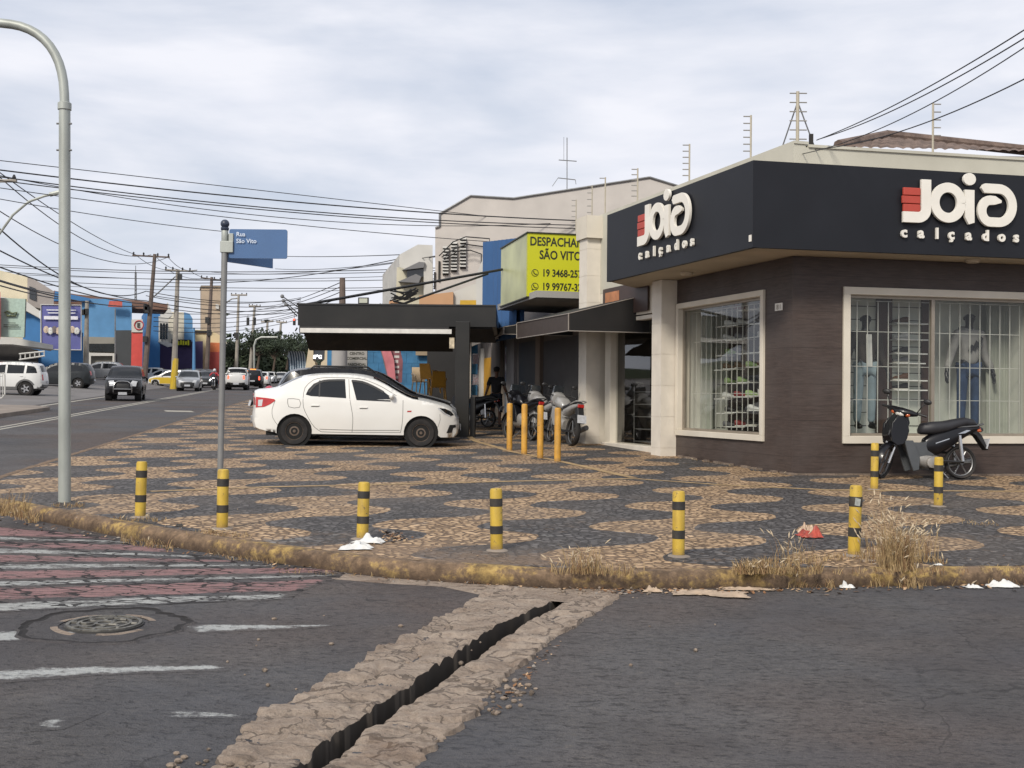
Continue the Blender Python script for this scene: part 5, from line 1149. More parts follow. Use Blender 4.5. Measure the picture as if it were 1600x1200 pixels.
    def wheels(s, parent, rim_m, spokes=5, wt=0.19, steel=False):
        for w in s.wh:
            for sg in (-1, 1):
                r = s.rt; yo = sg*(s.hw-0.045); 
                pr = [(r*0.63, 0), (r*0.70, 0.012), (r*0.93, 0.008), (r, -0.025), (r, -wt+0.02), (r*0.92, -wt), (r*0.6, -wt)]
                t = MB(); t.lathe([(a, sg*b) for a, b in (pr if sg > 0 else pr)], (0, 0, 0), 28, axis='Y', caps=False)
                o = t.build('wheel', M_tyre, parent, smooth=True); o.location = (w, yo, r)
                rm = MB(); rm.lathe([(a, sg*b) for a, b in ((r*0.66, -0.008), (r*0.62, 0.002), (r*0.58, -0.02), (r*0.55, -0.05), (r*0.2, -0.055 if not steel else -0.03), (0.001, -0.05 if not steel else -0.03))], (0, 0, 0), 28, axis='Y', caps=False)
                if steel:
                    rm.lathe([(a, sg*b) for a, b in ((r*0.47, -0.05), (r*0.43, -0.018), (r*0.25, -0.012), (r*0.2, -0.03))], (0, 0, 0), 24, axis='Y'); rm.lathe([(a, sg*b) for a, b in ((0.035, -0.03), (0.03, -0.005), (0.001, -0.003))], (0, 0, 0), 12, axis='Y')
                else:
                    for j in range(spokes):
                        a = 2*pi*j/spokes; ca, sa = cos(a), sin(a); d = V((ca, 0, sa)); e = V((-sa, 0, ca))
                        rm.prism([d*r*0.10-e*.05, d*r*0.60-e*0.028, d*r*0.60+e*0.028, d*r*0.10+e*.05], (0, sg*0.012, 0))
                    rm.v = [(x, y+(-sg*0.03 if abs(y) < 0.0125 and abs(x)+abs(z) > 0.0 and False else 0), z) for x, y, z in rm.v]
                ro = rm.build('rim', rim_m, o, smooth=True)
def mirror_(parent, x, y, z, m, hw):
    for sg in (-1, 1):
        MB().ball((x, sg*(y+0.07), z), 0.06, 0.10, 0.065, 12).build('side_mirror', m, parent, smooth=True)
        MB().box(x-0.03, x+0.02, min(sg*(y-0.05), sg*(y+0.04)), max(sg*(y-0.05), sg*(y+0.04)), z-0.06, z-0.02).build('mirror_stalk', M_trim, parent)
def std_car(name, label, cat, c, m, windows, doors, ws, rs, lights, rim_m, steel=False, group=None, grille=None, plate=True, bumper=None, lit=(0, 0), rack=False, cladding=None, spokes=5, mir=None, handles=(), hl=M_head):
    t = thing(name, label, cat, (0, 0, 0), 0, group)
    c.body(m, t)
    for i, w in enumerate(windows): c.side(w, M_cglass, t, 'side_window', 0.004)
    for d in doors:
        for sg in (1, -1): c.line(d, 0.010, M_seam if m.name not in ('black_paint', 'dark_paint') else M_trim, t, 'door_seam', sg)
    for hx, hz in handles:
        for sg in (1, -1):
            yy = sg*(c.y(hx, hz)+0.012); MB().cbox((hx, yy, hz), 0.17, 0.022, 0.028).build('door_handle', m, t, bevel=0.008); c.side([(hx-.08, hz-.028), (hx+.07, hz-.028), (hx+.07, hz-.012), (hx-.08, hz-.012)], M_seam, t, 'handle_recess', 0.003, sides=(sg,), both=False)
    # windscreen and rear glass
    c.strip(c.find(z=ws[0], front=True), c.find(z=ws[1], front=True), -0.90, 0.90, M_cglass, t, 'windscreen', 0.004, -0.84, 0.84)
    c.strip(c.find(z=rs[0], front=False), c.find(z=rs[1], front=False), -0.86, 0.86, M_cglass, t, 'rear_window', 0.004, -0.80, 0.80)
    # lights
    hz0, hz1, hv, tz0, tz1, tv = lights[:6]
    for sg in (-1, 1):
        c.strip(c.find(z=hz0, front=True), c.find(z=hz1, front=True), sg*hv, sg*0.985, M_headon if lit[0] else hl, t, 'headlight', 0.006, sg*(hv+0.08), sg*0.985)
        c.strip(c.find(z=tz0, front=False), c.find(z=tz1, front=False), sg*tv, sg*0.985, M_tailon if lit[1] else M_tail, t, 'tail_light', 0.006)
    g0, g1, gv = grille or (0.45, 0.62, 0.55)
    c.strip(c.find(z=g0, front=True), c.find(z=g1, front=True), -gv, gv, M_trim, t, 'grille', 0.005)
    c.strip(c.find(z=0.28+(.05 if c.rt > .32 else 0), front=True), c.find(z=0.38+(.05 if c.rt > .32 else 0), front=True), -0.7, 0.7, M_trim, t, 'lower_intake', 0.005)
    if plate:
        i = c.find(z=0.42, front=True); p = c.surf(i, 0, 0.015); MB().cbox(tuple(p), 0.012, 0.40, 0.13).build('number_plate', M_plate, t)
        i = c.find(z=0.52 if c.rt < .34 else .7, front=False); p = c.surf(i, 0, 0.012); MB().cbox(tuple(p), 0.012, 0.40, 0.13).build('number_plate', M_plate, t)
    if cladding:
        for w in c.wh:
            for sg in (1, -1):
                pts = [(w+(c.arch+0.03)*cos(RAD(a)), c.rt+(c.arch+0.03)*sin(RAD(a))) for a in range(5, 180, 25)]; c.line(pts, 0.09, cladding, t, 'arch_cladding', sg, 0.012)
        for sg in (1, -1): c.line([(c.wh[0]+c.arch, 0.36), (c.wh[1]-c.arch, 0.36)], 0.16, cladding, t, 'sill_cladding', sg, 0.012)
        c.strip(c.find(z=0.40, front=True), c.find(z=0.52, front=True), -0.98, 0.98, cladding, t, 'bumper_cladding', 0.008); c.strip(c.find(z=0.42, front=False), c.find(z=0.58, front=False), -0.98, 0.98, cladding, t, 'bumper_cladding', 0.008)
    if rack:
        for sg in (1, -1):
            zr = max(p.y for p in c.sp); yy = sg*(c.y(1.0, zr-0.03)-0.06); MB().tube([(rack[0], yy, zr-0.05), (rack[0]+0.12, yy, zr+0.05), (rack[1]-0.15, yy, zr+0.05), (rack[1], yy, zr-0.05)], 0.017, 6).build('roof_rail', M_trim, t, smooth=True)
    c.wheels(t, rim_m, spokes, steel=steel)
    if mir: mirror_(t, mir[0], c.y(mir[0], mir[1]), mir[1], m, c.hw)
    return t
# ---- white sedan traced from the side
sedan = Car([(-0.41, .27), (-0.62, .30), (-0.80, .36), (-0.835, .48), (-0.83, .62), (-0.81, .78), (-0.82, .93), (-0.83, 1.06), (-0.79, 1.105), (-0.62, 1.125), (-0.40, 1.155), (-0.22, 1.235), (-0.03, 1.335), (0.17, 1.415), (0.45, 1.465), (0.75, 1.485), (1.06, 1.487), (1.32, 1.465), (1.56, 1.415), (1.84, 1.30), (2.10, 1.155), (2.32, 1.045), (2.45, 1.00), (2.70, .965), (3.02, .885), (3.20, .815), (3.32, .72), (3.385, .60), (3.40, .46), (3.39, .30), (3.33, .215), (3.05, .205)],
    (0.0, 2.63), 0.295, 0.865, 0.98, tumble=0.34, arch=0.365); sedan.sill = 0.235
M_wpaint = paint('white_paint', (0.74, 0.73, 0.69), 0.3, dirt=0.10)
rearw = [(.22, 1.06), (.27, 1.17), (.38, 1.29), (.55, 1.365), (.75, 1.385), (1.02, 1.39), (1.055, 1.0), (.7, 1.015), (.33, 1.03)]
frontw = [(1.155, 1.38), (1.35, 1.36), (1.6, 1.275), (1.82, 1.16), (1.98, 1.045), (1.98, .945), (1.6, .955), (1.27, .965)]
car1 = std_car('sedan_car', 'white four-door sedan parked side-on across the wave paving', 'car', sedan, M_wpaint, [rearw, frontw],
    [[(.17, 1.0), (.18, .8), (.30, .55), (.42, .38), (.56, .29)], [(1.10, 1.40), (1.13, 1.0), (1.20, .6), (1.19, .29)], [(.56, .29), (1.19, .285), (2.20, .30)], [(2.20, .30), (2.235, .55), (2.24, .98)], [(.17, 1.0), (.20, 1.2), (.36, 1.36), (.6, 1.42), (1.1, 1.425)], [(1.1, 1.425), (1.4, 1.40), (1.75, 1.27), (2.1, 1.07)]],
    (0.985, 1.40), (1.19, 1.40), (0.60, 0.76, 0.62, .82, .98, .70), M_steel, steel=True, mir=(2.0, 1.06), handles=((.42, .835), (1.42, .81)), grille=(0.50, 0.66, 0.6))
for sg in (1, -1):
    sedan.side([(-.815, .99), (-.6, .975), (-.42, .955), (-.40, .92), (-.5, .85), (-.62, .79), (-.81, .765)], M_tail, car1, 'tail_light', 0.006, sides=(sg,), both=False)
    sedan.side([(-.76, .93), (-.66, .94), (-.68, .80), (-.76, .80)], M_head, car1, 'reverse_lamp', 0.008, sides=(sg,), both=False)
    sedan.side([(3.00, .83), (3.13, .815), (3.26, .76), (3.33, .68), (3.26, .66), (3.14, .72)], M_cglass, car1, 'headlight', 0.005, sides=(sg,), both=False)
    sedan.line([(2.98, .83), (3.10, .72), (3.24, .655)], 0.028, M_head, car1, 'light_strip', sg, 0.009)
    sedan.side([(3.17, .295), (3.24, .47), (3.37, .47), (3.385, .42), (3.32, .40), (3.29, .30)], M_trim, car1, 'fog_recess', 0.004, sides=(sg,), both=False)
    sedan.line([(-.145, .965), (.09, .955), (.10, .795), (-.12, .80), (-.145, .965)], 0.011, M_seam, car1, 'fuel_flap', sg)
    sedan.line([(-.40, .93), (-.46, .74), (-.44, .56), (-.34, .42)], 0.008, M_seam, car1, 'bumper_seam', sg)
    sedan.line([(3.02, .70), (3.03, .58), (2.98, .42)], 0.008, M_seam, car1, 'bumper_seam', sg)
    sedan.line([(.52, .345), (1.2, .335), (2.18, .345)], 0.012, M_seam, car1, 'sill_line', sg)
    sedan.side([(2.33, .76), (2.42, .765), (2.42, .735), (2.33, .73)], M_orange if False else M_tail, car1, 'side_repeater', 0.004, sides=(sg,), both=False)
    sedan.line([(.28, 1.11), (.41, 1.27), (.58, 1.35), (.8, 1.37), (1.02, 1.375)], 0.045, M_trim, car1, 'rain_guard', sg, 0.012)
    sedan.line([(1.16, 1.365), (1.38, 1.345), (1.6, 1.26), (1.83, 1.14)], 0.045, M_trim, car1, 'rain_guard', sg, 0.012)
    sedan.line([(.50, 1.36), (.50, 1.02)], 0.03, M_trim, car1, 'quarter_bar', sg, 0.008)
pr = gps(461, 697); pf = gps(657, 694)
M2 = Matrix.Identity(4)
def put_car(t, pos, head, sc=None):       # head: direction of the nose as angle; tilt follows the ground
    t.location = pos; n_ = V((-GB, -GA, 1)).normalized(); f = V((cos(head), sin(head), 0)); f = (f-n_*f.dot(n_)).normalized(); l = n_.cross(f)
    R_ = Matrix((f, l, n_)).transposed(); t.rotation_euler = R_.to_euler()
    if sc: t.scale = (sc, sc, sc)
hd = RAD(7.0)

# near-side wheels are at y=-hw; origin on the centre line
pm_ = gps(559, 697); k_ = (196/FPX*pm_.y)/2.63/cos(hd-0.133)
off = V((-sin(hd), cos(hd), 0))*0.80*k_; q_ = pm_+off-V((cos(hd), sin(hd), 0))*1.315*k_; q_.z = G(q_.x, q_.y, SWH); put_car(car1, q_, hd, k_)
# ---- hatchback, SUV, pickup profiles
hatch = Car([(-.40, .28), (-.58, .30), (-.66, .40), (-.68, .55), (-.66, .75), (-.64, .92), (-.58, 1.08), (-.48, 1.25), (-.36, 1.40), (-.2, 1.45), (.2, 1.49), (.8, 1.50), (1.25, 1.46), (1.55, 1.37), (1.9, 1.17), (2.15, 1.02), (2.35, .96), (2.7, .88), (3.0, .78), (3.12, .66), (3.15, .45), (3.12, .27), (2.9, .24)], (0, 2.45), 0.29, 0.83, .96, arch=0.35)
hatch.sill = 0.24
hw_ = [[(-.35, 1.03), (-.30, 1.2), (-.15, 1.33), (.25, 1.38), (.85, 1.385), (.88, .98), (.3, .98)], [(.97, 1.385), (1.25, 1.34), (1.55, 1.23), (1.88, 1.0), (1.88, .95), (1.0, .97)]]
suv = Car([(-.42, .36), (-.62, .38), (-.75, .48), (-.78, .65), (-.76, .9), (-.74, 1.05), (-.68, 1.25), (-.58, 1.5), (-.48, 1.60), (-.2, 1.65), (.4, 1.69), (1.1, 1.68), (1.5, 1.62), (1.85, 1.42), (2.12, 1.20), (2.3, 1.13), (2.7, 1.08), (3.05, .99), (3.2, .86), (3.24, .6), (3.22, .40), (3.0, .34)], (0, 2.55), 0.345, 0.88, 1.10, arch=0.42, tumble=0.26)
suv.sill = 0.33
sw_ = [[(-.55, 1.16), (-.48, 1.38), (-.38, 1.5), (-.05, 1.54), (-.02, 1.14)], [(.06, 1.545), (.9, 1.57), (.92, 1.12), (.1, 1.13)], [(1.0, 1.57), (1.35, 1.54), (1.62, 1.42), (1.95, 1.16), (1.95, 1.11), (1.02, 1.12)]]
pick = Car([(-.42, .38), (-.85, .40), (-.98, .48), (-1.0, .62), (-.99, .9), (-.98, 1.08), (-.9, 1.10), (-.3, 1.10), (.35, 1.11), (.62, 1.15), (.72, 1.36), (.86, 1.55), (1.1, 1.59), (1.6, 1.60), (1.95, 1.52), (2.3, 1.25), (2.5, 1.10), (2.75, 1.04), (3.15, .94), (3.35, .80), (3.4, .55), (3.36, .36), (3.1, .32)], (0, 2.72), 0.32, 0.84, 1.06, arch=0.39, tumble=0.26)
pick.sill = 0.32
pw_ = [[(.78, 1.15), (.92, 1.47), (1.3, 1.50), (1.3, 1.09), (.8, 1.1)], [(1.38, 1.5), (1.75, 1.48), (2.0, 1.36), (2.25, 1.14), (1.4, 1.09)]]
mk = {}
def hatch_car(label, m, lit=(0, 0), g=None, name='hatchback_car', rim=None, cat='car', **kw):
    return std_car(name, label, cat, hatch, m, hw_, [[(.92, 1.40), (.94, .9), (.95, .28)], [(.05, .75), (.3, .35), (.5, .28), (2.05, .28), (2.05, .9)]], (.97, 1.36), (1.12, 1.38), (.60, .77, .58, .78, 1.02, .72), rim or M_alloy, lit=lit, group=g, mir=(1.85, 1.0), handles=((.15, .84), (1.15, .84)), **kw)
def suv_car(label, m, lit=(0, 0), g=None, name='suv_car', cladding=None, rack=None, **kw):
    return std_car(name, label, 'car', suv, m, sw_, [[(.96, 1.60), (.98, 1.0), (1.0, .36)], [(.0, .95), (.3, .5), (.5, .36), (2.08, .36), (2.08, 1.0)]], (1.15, 1.52), (1.20, 1.50), (.72, .95, .55, .78, 1.08, .78), M_alloy, lit=lit, group=g, mir=(1.92, 1.15), handles=((.2, .98), (1.2, .98)), cladding=cladding, rack=rack, **kw)
M_bpaint = mat('black_paint', (0.006, 0.006, 0.007), 0.25, 0.05, 1.5, spec=0.3, coat=0.15); M_dpaint = mat('dark_paint', (0.018, 0.021, 0.023), 0.28, 0.05, 1.5, spec=0.35, coat=0.2); M_spaint = paint('silver_paint', (0.34, 0.35, 0.36), 0.3, 0.5); M_wp2 = paint('plain_white_paint', (0.64, 0.64, 0.62), 0.3); M_wp3 = M_wp2
M_ypaint = paint('yellow_paint', (0.55, 0.38, 0.03), 0.35)
def sdir(k=-0.165): return atan2(1, k)       # along the street, away
AWAY = atan2(1, -0.160)
def place(t, px, pyb, head, sc=None, side=False):
    p = gps(px, pyb) if side else gp(px, pyb); put_car(t, p, head, sc); return t
def centred(t, px, D, head, c, sc=None):   # put the middle of the car at depth D under column px
    mid = (c.x0+c.x1)/2*(sc or 1); x = ray(px, 590).x*D; q = V((x, D, 0))-V((cos(head), sin(head), 0))*mid
    q.z = FZ(q.x, q.y) if x < xe+ke*D-0.5 else G(q.x, q.y); put_car(t, q, head, sc); return t
# dark SUV parked beyond the white sedan
b = hatch_car('black hatchback with roof rails and grey bonnet hidden behind the white sedan', M_bpaint, rack=(0.0, 1.4)); q = V((ray(560, 600).x*25.9-1.12, 25.9, 0)); q.z = G(q.x, q.y, SWH); put_car(b, q, hd+0.02, 1.035); hatch.strip(hatch.find(x=2.25), hatch.find(x=3.0), -0.8, 0.8, M_spaint, b, 'bonnet', 0.006)
# oncoming black SUV with bull bar
b = suv_car('black crossover with a silver bull bar driving towards the camera', M_bpaint, mullion=None) if False else suv_car('black crossover with a silver bull bar driving towards the camera', M_bpaint, grille=(0.55, 0.80, 0.45))
bb = MB(); 
for sg in (-1, 1): bb.tube([(3.27, sg*.42, .42), (3.36, sg*.42, .62), (3.34, sg*.36, .86), (3.28, sg*.22, .95), (3.27, 0, .96)], 0.03, 8)
bb.tube([(3.35, -.42, .58), (3.37, 0, .58), (3.35, .42, .58)], 0.022, 8); bb.build('bull_bar', M_chrome, b, smooth=True)
centred(b, 197, 57.5, AWAY+pi+0.09, suv)
# silver/black hatch next to the pole
b = hatch_car('small dark-bumpered silver hatchback driving towards the camera beside the yellow-footed pole', M_spaint, grille=(0.36, 0.62, 0.85)); centred(b, 296, 86, AWAY+pi+0.04, hatch, 1.02)
b = hatch_car('dark car following the silver hatchback with its lamps lit', M_dpaint, lit=(1, 0)); centred(b, 324, 103, AWAY+pi, hatch)
# white SUV on the left pavement edge, seen from behind/side
b = suv_car('silver white compact crossover with black arches and roof rails parked at the frame edge', M_wp2, cladding=mat('clad_grey', (0.10, 0.10, 0.10), 0.6), rack=(-0.3, 1.5)); centred(b, 8, 60, RAD(180+8), suv, sc=1.0)
b = hatch_car('dark green-grey hatchback parked beside the silver white crossover', M_dpaint); centred(b, 94, 76, RAD(180+6), hatch, sc=1.1)
b = hatch_car('silver hatchback parked in front of the blue building, nearest the red totem', M_spaint); centred(b, 155, 97, RAD(180+10), hatch, sc=1.05)
b = std_car('sedan_car', 'white sedan parked beyond the yellow and white taxi', 'car', sedan, M_wp2, [rearw, frontw], [[(1.10, 1.40), (1.19, .29)]], (1.0, 1.38), (1.2, 1.38), (.6, .76, .62, .82, .98, .70), M_alloy); centred(b, 255, 112, RAD(180), sedan)
# taxi: white over yellow
b = hatch_car('white hatchback taxi with a yellow lower body parked by the kerb', M_wp2, name='taxi_car', cat='taxi'); 
for sg in (1, -1): hatch.side([(-.6, .45), (-.6, .9), (2.4, .82), (3.0, .68), (3.1, .5), (2.85, .32), (2.82, .62), (2.4, .66), (2.08, .6), (2.05, .28), (.4, .28), (.38, .6), (0, .66), (-.38, .5)], M_ypaint, b, 'yellow_panel', 0.005, sides=(sg,), both=False)
centred(b, 268, 103, RAD(180), hatch)
# pickup from behind and traffic going away
def pickup(label):
    t = std_car('pickup_truck', label, 'pickup truck', pick, M_wp2, pw_, [[(1.34, 1.52), (1.35, .4)], [(.72, 1.1), (.72, .4), (2.3, .4), (2.3, 1.0)]], (1.13, 1.5), (1.2, 1.5), (.70, .9, .6, .80, 1.05, .80), M_alloy, cladding=M_trim, mir=(2.2, 1.15), lit=(0, 1))
    MB().box(-.97, .62, -.74, .74, 1.10, 1.135).build('bed_cover', M_trim, t, bevel=0.01)
    MB().tube([(.55, -.68, 1.12), (.62, -.66, 1.5), (.62, .66, 1.5), (.55, .68, 1.12)], 0.03, 6).build('roll_bar', M_trim, t)
    return t
b = pickup('light grey pickup truck with black bed cover driving away beside the name post'); centred(b, 371, 95, AWAY+0.03, pick, 1.12)
b = suv_car('black crossover with a glowing orange tail lamp driving away', M_bpaint, lit=(0, 1)); centred(b, 396, 104, AWAY+0.02, suv)
beacon = MB().box(-0.1, 0.25, -0.25, 0.25, 1.69, 1.76).build('roof_beacon', M_amber, b)
b = hatch_car('small white hatchback with red tail lamps beyond the black crossover', M_wp2, lit=(0, 1)); centred(b, 410, 118, AWAY, hatch)
b = hatch_car('white hatchback oncoming, nearest of the far white cars', M_wp2, lit=(1, 0), g='far white cars'); centred(b, 421, 150, AWAY+pi-0.1, hatch)
for px, py, lab in ((440, 158, 'white car oncoming to the right of the nearest far white car'), (404, 165, 'white van-like car far off behind the orange lamp'), (389, 172, 'pale car farthest along the street behind the pickup')):
    b2 = copy_tree(b, (0, 0, 0), 0, lab); centred(b2, px, py, AWAY+pi-0.1, hatch)
b2 = copy_tree(car1, (0, 0, 0), 0, 'white sedan parked along the shops behind the taxi'); b2.scale = (1, 1, 1); b2['group'] = 'far white cars'; centred(b2, 236, 113, RAD(185), sedan)
for px, py, lab in ((308, 116, 'dark car parked beyond the oncoming silver hatchback'), (294, 113, 'dark car parked farthest along the purple shop')):
    b2 = copy_tree([o for o in bpy.data.objects if o.get('label') == 'dark green-grey hatchback parked beside the silver white crossover'][0], (0, 0, 0), 0, lab, 'far dark cars'); centred(b2, px, py, RAD(150), hatch)
# ================================================================== NEIGHBOURING BUILDINGS
def plast(name, col, **kw): return mat(name, col, 0.85, 0.07, 1.2, dirt=kw.get('dirt', 0.3), dirtcol=tuple(c*0.55 for c in col))
M_w1 = plast('white_wall', (0.50, 0.49, 0.46)); M_greyw = plast('warm_grey_wall', (0.49, 0.455, 0.42), dirt=0.15); M_bluew = plast('blue_wall', (0.045, 0.16, 0.36)); M_bluel = plast('light_blue_wall', (0.09, 0.23, 0.42))
M_black = mat('black_fabric', (0.009, 0.008, 0.008), 0.7, 0.25, 2); M_kio = mat('kiosk_black', (0.013, 0.012, 0.010), 0.33, 0.6, 0.8, spec=0.45); M_edge = mat('grey_edge', (0.28, 0.25, 0.22), 0.6)
M_dkgl = mat('dark_window', (0.02, 0.024, 0.028), 0.12, 0.2, 2, spec=0.8); M_shut = mat('shutter_grey', (0.05, 0.05, 0.052), 0.5, 0.15, 3)
YEL = mat('sign_yellow', (0.50, 0.50, 0.010), 0.5, 0.03, 1); M_ink = mat('sign_ink', (0.02, 0.022, 0.012), 0.5)
# ---- yellow sign building
CR = V((0.97, 0.243, 0))
bd = thing('notary_office', 'low shop building behind the awnings carrying a projecting yellow sign', 'building', (1.2, 28, G(1.2, 28)))
DS = V((-0.215, 0.977, 0)); NS = V((-0.977, -0.215, 0)); Q0 = at(824, 463, 28.6); Q0g = V((Q0.x, Q0.y, 0))
wallO = wallpos(C0, DL, LL+0.02, 0)+CR*1.3; 
mb = MB(); mb.obox(V((wallO.x, wallO.y, zb)), DS*9.5, DR*0.25, UP*(ZT-zb-0.55)); mb.build('shop_wall', M_greyw, bd, world=True)
zs0, zs1 = at(824, 463, 28.6).z, at(824, 364, 28.6).z
CR = V((0.97, 0.243, 0))
sg_ = thing('yellow_sign', 'yellow box sign reading Despachante São Vito with two phone numbers', 'sign', (Q0.x, Q0.y, zs0))
mb = MB(); mb.obox(V((Q0.x, Q0.y, zs0)), CR*2.6, DS*0.12, UP*(zs1-zs0)); mb.build('front_panel', YEL, sg_, world=True)
mb = MB(); mb.obox(V((Q0.x, Q0.y, zs0))+DS*0.13, DS*3.1, CR*0.12, UP*(zs1-zs0)); mb.build('side_panel', mat('sign_pale_yellow', (0.42, 0.43, 0.22), 0.35, 0.25, 0.9), sg_, world=True)
mb = MB()
for z in (zs0-0.03, zs1): mb.obox(V((Q0.x, Q0.y, z))-CR*0.03-DS*0.03, DS*3.3, CR*0.16, UP*0.03); mb.obox(V((Q0.x, Q0.y, z))+CR*0.135-DS*0.03, CR*2.45, DS*0.16, UP*0.03)
mb.build('sign_edge', M_ink, sg_, world=True)
tx = MB(); H = zs1-zs0; fN = CR.cross(UP); fN = fN if fN.y < 0 else -fN
def line_t(t, size, a, z): put_text(tx, t, size, V((Q0.x, Q0.y, zs0+z*H))+CR*a-DS*0.004, CR, UP, fN, ext=0.002, offset=size*0.022, sx=0.80)
line_t('DESPACHANTE', 0.305, 0.05, 0.81); line_t('SÃO VITO', 0.305, 0.30, 0.60)
line_t('19 3468-2570', 0.255, 0.37, 0.325); line_t('19 99767-3221', 0.255, 0.37, 0.11)
for z in (0.375, 0.16):
    c = V((Q0.x, Q0.y, zs0+z*H))+CR*0.19-DS*0.005; pts = [c+CR*0.085*cos(RAD(a))+UP*0.085*sin(RAD(a)) for a in range(0, 361, 24)]; tx.tube(pts, 0.008, 4)
    tx.tube([c-CR*0.035+UP*0.04, c-CR*0.025-UP*0.015, c+CR*0.01-UP*0.035, c+CR*0.045-UP*0.03], 0.012, 4)
    if z < 0.2: tx.tube([c-CR*0.06-UP*0.05, c-CR*0.085-UP*0.09, c-CR*0.03-UP*0.075], 0.008, 4)
tx.build('lettering', M_ink, sg_, world=True)
# marquee slab under the sign
cm = at(838, 454, 27.9); mb = MB(); zt = cm.z; c0 = V((cm.x, cm.y, zt-0.16)); mb.prism([c0, c0+CR*2.6, c0+CR*2.6+DS*5.2, c0+DS*4.4-CR*0.05], (0, 0, 0.16)); mb.build('marquee', plast('marquee_grey', (0.32, 0.31, 0.29)), bd, world=True)
# blue corrugated sheet
mb = MB(); n = 40; a = at(808, 372, 31.9); b_ = at(757, 378, 36.0); vs = []
zlo = at(790, 478, 34).z-1.0
for i in range(n+1):
    t = i/n; p = V((a.x, a.y, 0)).lerp(V((b_.x, b_.y, 0)), t); d = 0.05*sin(i*1.3); zt_ = a.z+(b_.z-a.z)*t; vs += [(p.x-d, p.y, zlo), (p.x-d, p.y, zt_)]
mb.add(vs, [(2*i, 2*i+2, 2*i+3, 2*i+1) for i in range(n)]); mb.obox(V((a.x+0.12, a.y, zlo)), V((b_.x-a.x, b_.y-a.y, 0)), V((0.1, 0.02, 0)), UP*(a.z-zlo-0.05)); 
tag(mb.build('corrugated_sheet', plast('corrugated_blue', (0.035, 0.10, 0.24))), 'blue corrugated metal cladding beside the yellow sign', 'cladding')
# awnings
def awning(name, c_px, c_top, c_bot, Yc, l_px, l_top, l_bot, Yl, near_len, drop, lab, val_m, top_slope=True):
    A0, A1 = at(c_px, c_bot, Yc), at(c_px, c_top, Yc); B0, B1 = at(l_px, l_bot, Yl), at(l_px, l_top, Yl)
    t = thing(name, lab, 'awning', (A0.x, A0.y, A0.z)); W1 = A1+CR*near_len+UP*drop; W2 = B1+CR*near_len+UP*drop
    mb = MB(); e = CR*0.02
    mb.prism([A1, B1, W2, W1], (0, 0, 0.02)); mb.build('canopy', M_black, t, world=True)
    mb = MB(); mb.prism([A0, B0, B1, A1], e); mb.build('valance', val_m, t, world=True)
    mb = MB(); W0 = A0+CR*near_len; mb.prism([A0+CR*0.02, W0, W1, A1+CR*0.02], DS*0.02); mb.build('side_cheek', M_black, t, world=True)
    mb = MB()
    for p, q in ((A0, B0), (A1, B1), (A0, A1), (B0, B1), (A1, W1), (A0, W0)): mb.tube([p-CR*.01, q-CR*.01], 0.011, 6)
    mb.build('frame_tube', M_edge, t, world=True)
    return t
awning('black_awning', 889, 490, 517, 23.6, 808, 505, 529, 28.3, 1.75, 0.45, 'black shop awning with a brown street-side valance between the cream pillars', mat('valance_brown', (0.05, 0.037, 0.032), 0.7))
awning('grey_awning', 787, 511, 522, 30.2, 738, 528, 541, 41.0, 1.9, 0.35, 'long pale-edged awning farther along the shops behind the black one', plast('valance_grey', (0.27, 0.25, 0.23)))
# far shopfronts below the awnings (dark recess with door and posters)
fs_ = thing('row_of_shops', 'dim row of shopfronts with shutters and a yellow door under the awnings', 'building', (0.2, 33, G(0.2, 33)))
p0 = V((wallO.x-0.55, wallO.y+1.0, zb)); 
def sfw(s, off=0.0): q = p0+DS*s-CR*off; return q
zz1 = at(808, 505, 29).z+0.95
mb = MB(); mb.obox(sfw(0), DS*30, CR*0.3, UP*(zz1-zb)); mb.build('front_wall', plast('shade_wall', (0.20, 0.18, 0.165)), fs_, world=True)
def onfront(px): r = ray(px, 600); s = (r.x*p0.y-p0.x)/(DS.x-r.x*DS.y); return s
def fpanel(nm, pxa, pxb, z0, z1, m, off=0.03, base=None):
    s0, s1 = sorted((onfront(pxa), onfront(pxb))); g = G(sfw(s0).x, sfw(s0).y, SWH); q = sfw(s0, off); q.z = g+z0; mb = MB(); mb.obox(q, DS*(s1-s0), CR*(off+0.01), UP*(z1-z0)); return mb.build(nm, m, fs_, world=True)
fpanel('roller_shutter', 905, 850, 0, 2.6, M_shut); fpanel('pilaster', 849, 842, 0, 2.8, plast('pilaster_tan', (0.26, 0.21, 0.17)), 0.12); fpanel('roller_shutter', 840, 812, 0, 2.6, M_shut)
fpanel('pilaster', 808, 796, 0, 2.8, plast('pilaster_grey', (0.28, 0.27, 0.27)), 0.12); fpanel('shop_pane', 795, 790, 0, 2.5, M_dkgl); fpanel('pilaster', 786, 772, 0, 2.9, plast('pilaster_tan2', (0.22, 0.19, 0.16)), 0.12)
fpanel('yellow_door', 770, 757, 0.0, 2.15, mat('door_yellow', (0.50, 0.26, 0.02), 0.5)); fpanel('door_frame', 756, 752, 0, 2.5, M_w1, 0.1); fpanel('window_display', 750, 740, 0.4, 2.3, M_dkgl); 
o = MB(); q = sfw(onfront(739), 0.15); c = at(725, 600, q.y-2); o.cbox((c.x, c.y, c.z+0.6), 0.45, 0.5, 2.6, 0.2); oo = o.build('poster_column', plast('poster_white', (0.45, 0.42, 0.38)), fs_, world=True)
o = MB()
for k_ in range(3): o.cbox((c.x-0.05, c.y-0.33, c.z+0.35+k_*0.62), 0.22, 0.02, 0.36, 0.2)
o.build('poster_picture', mat('poster_red', (0.12, 0.05, 0.04), 0.6, 0.6, 12), oo, world=True)
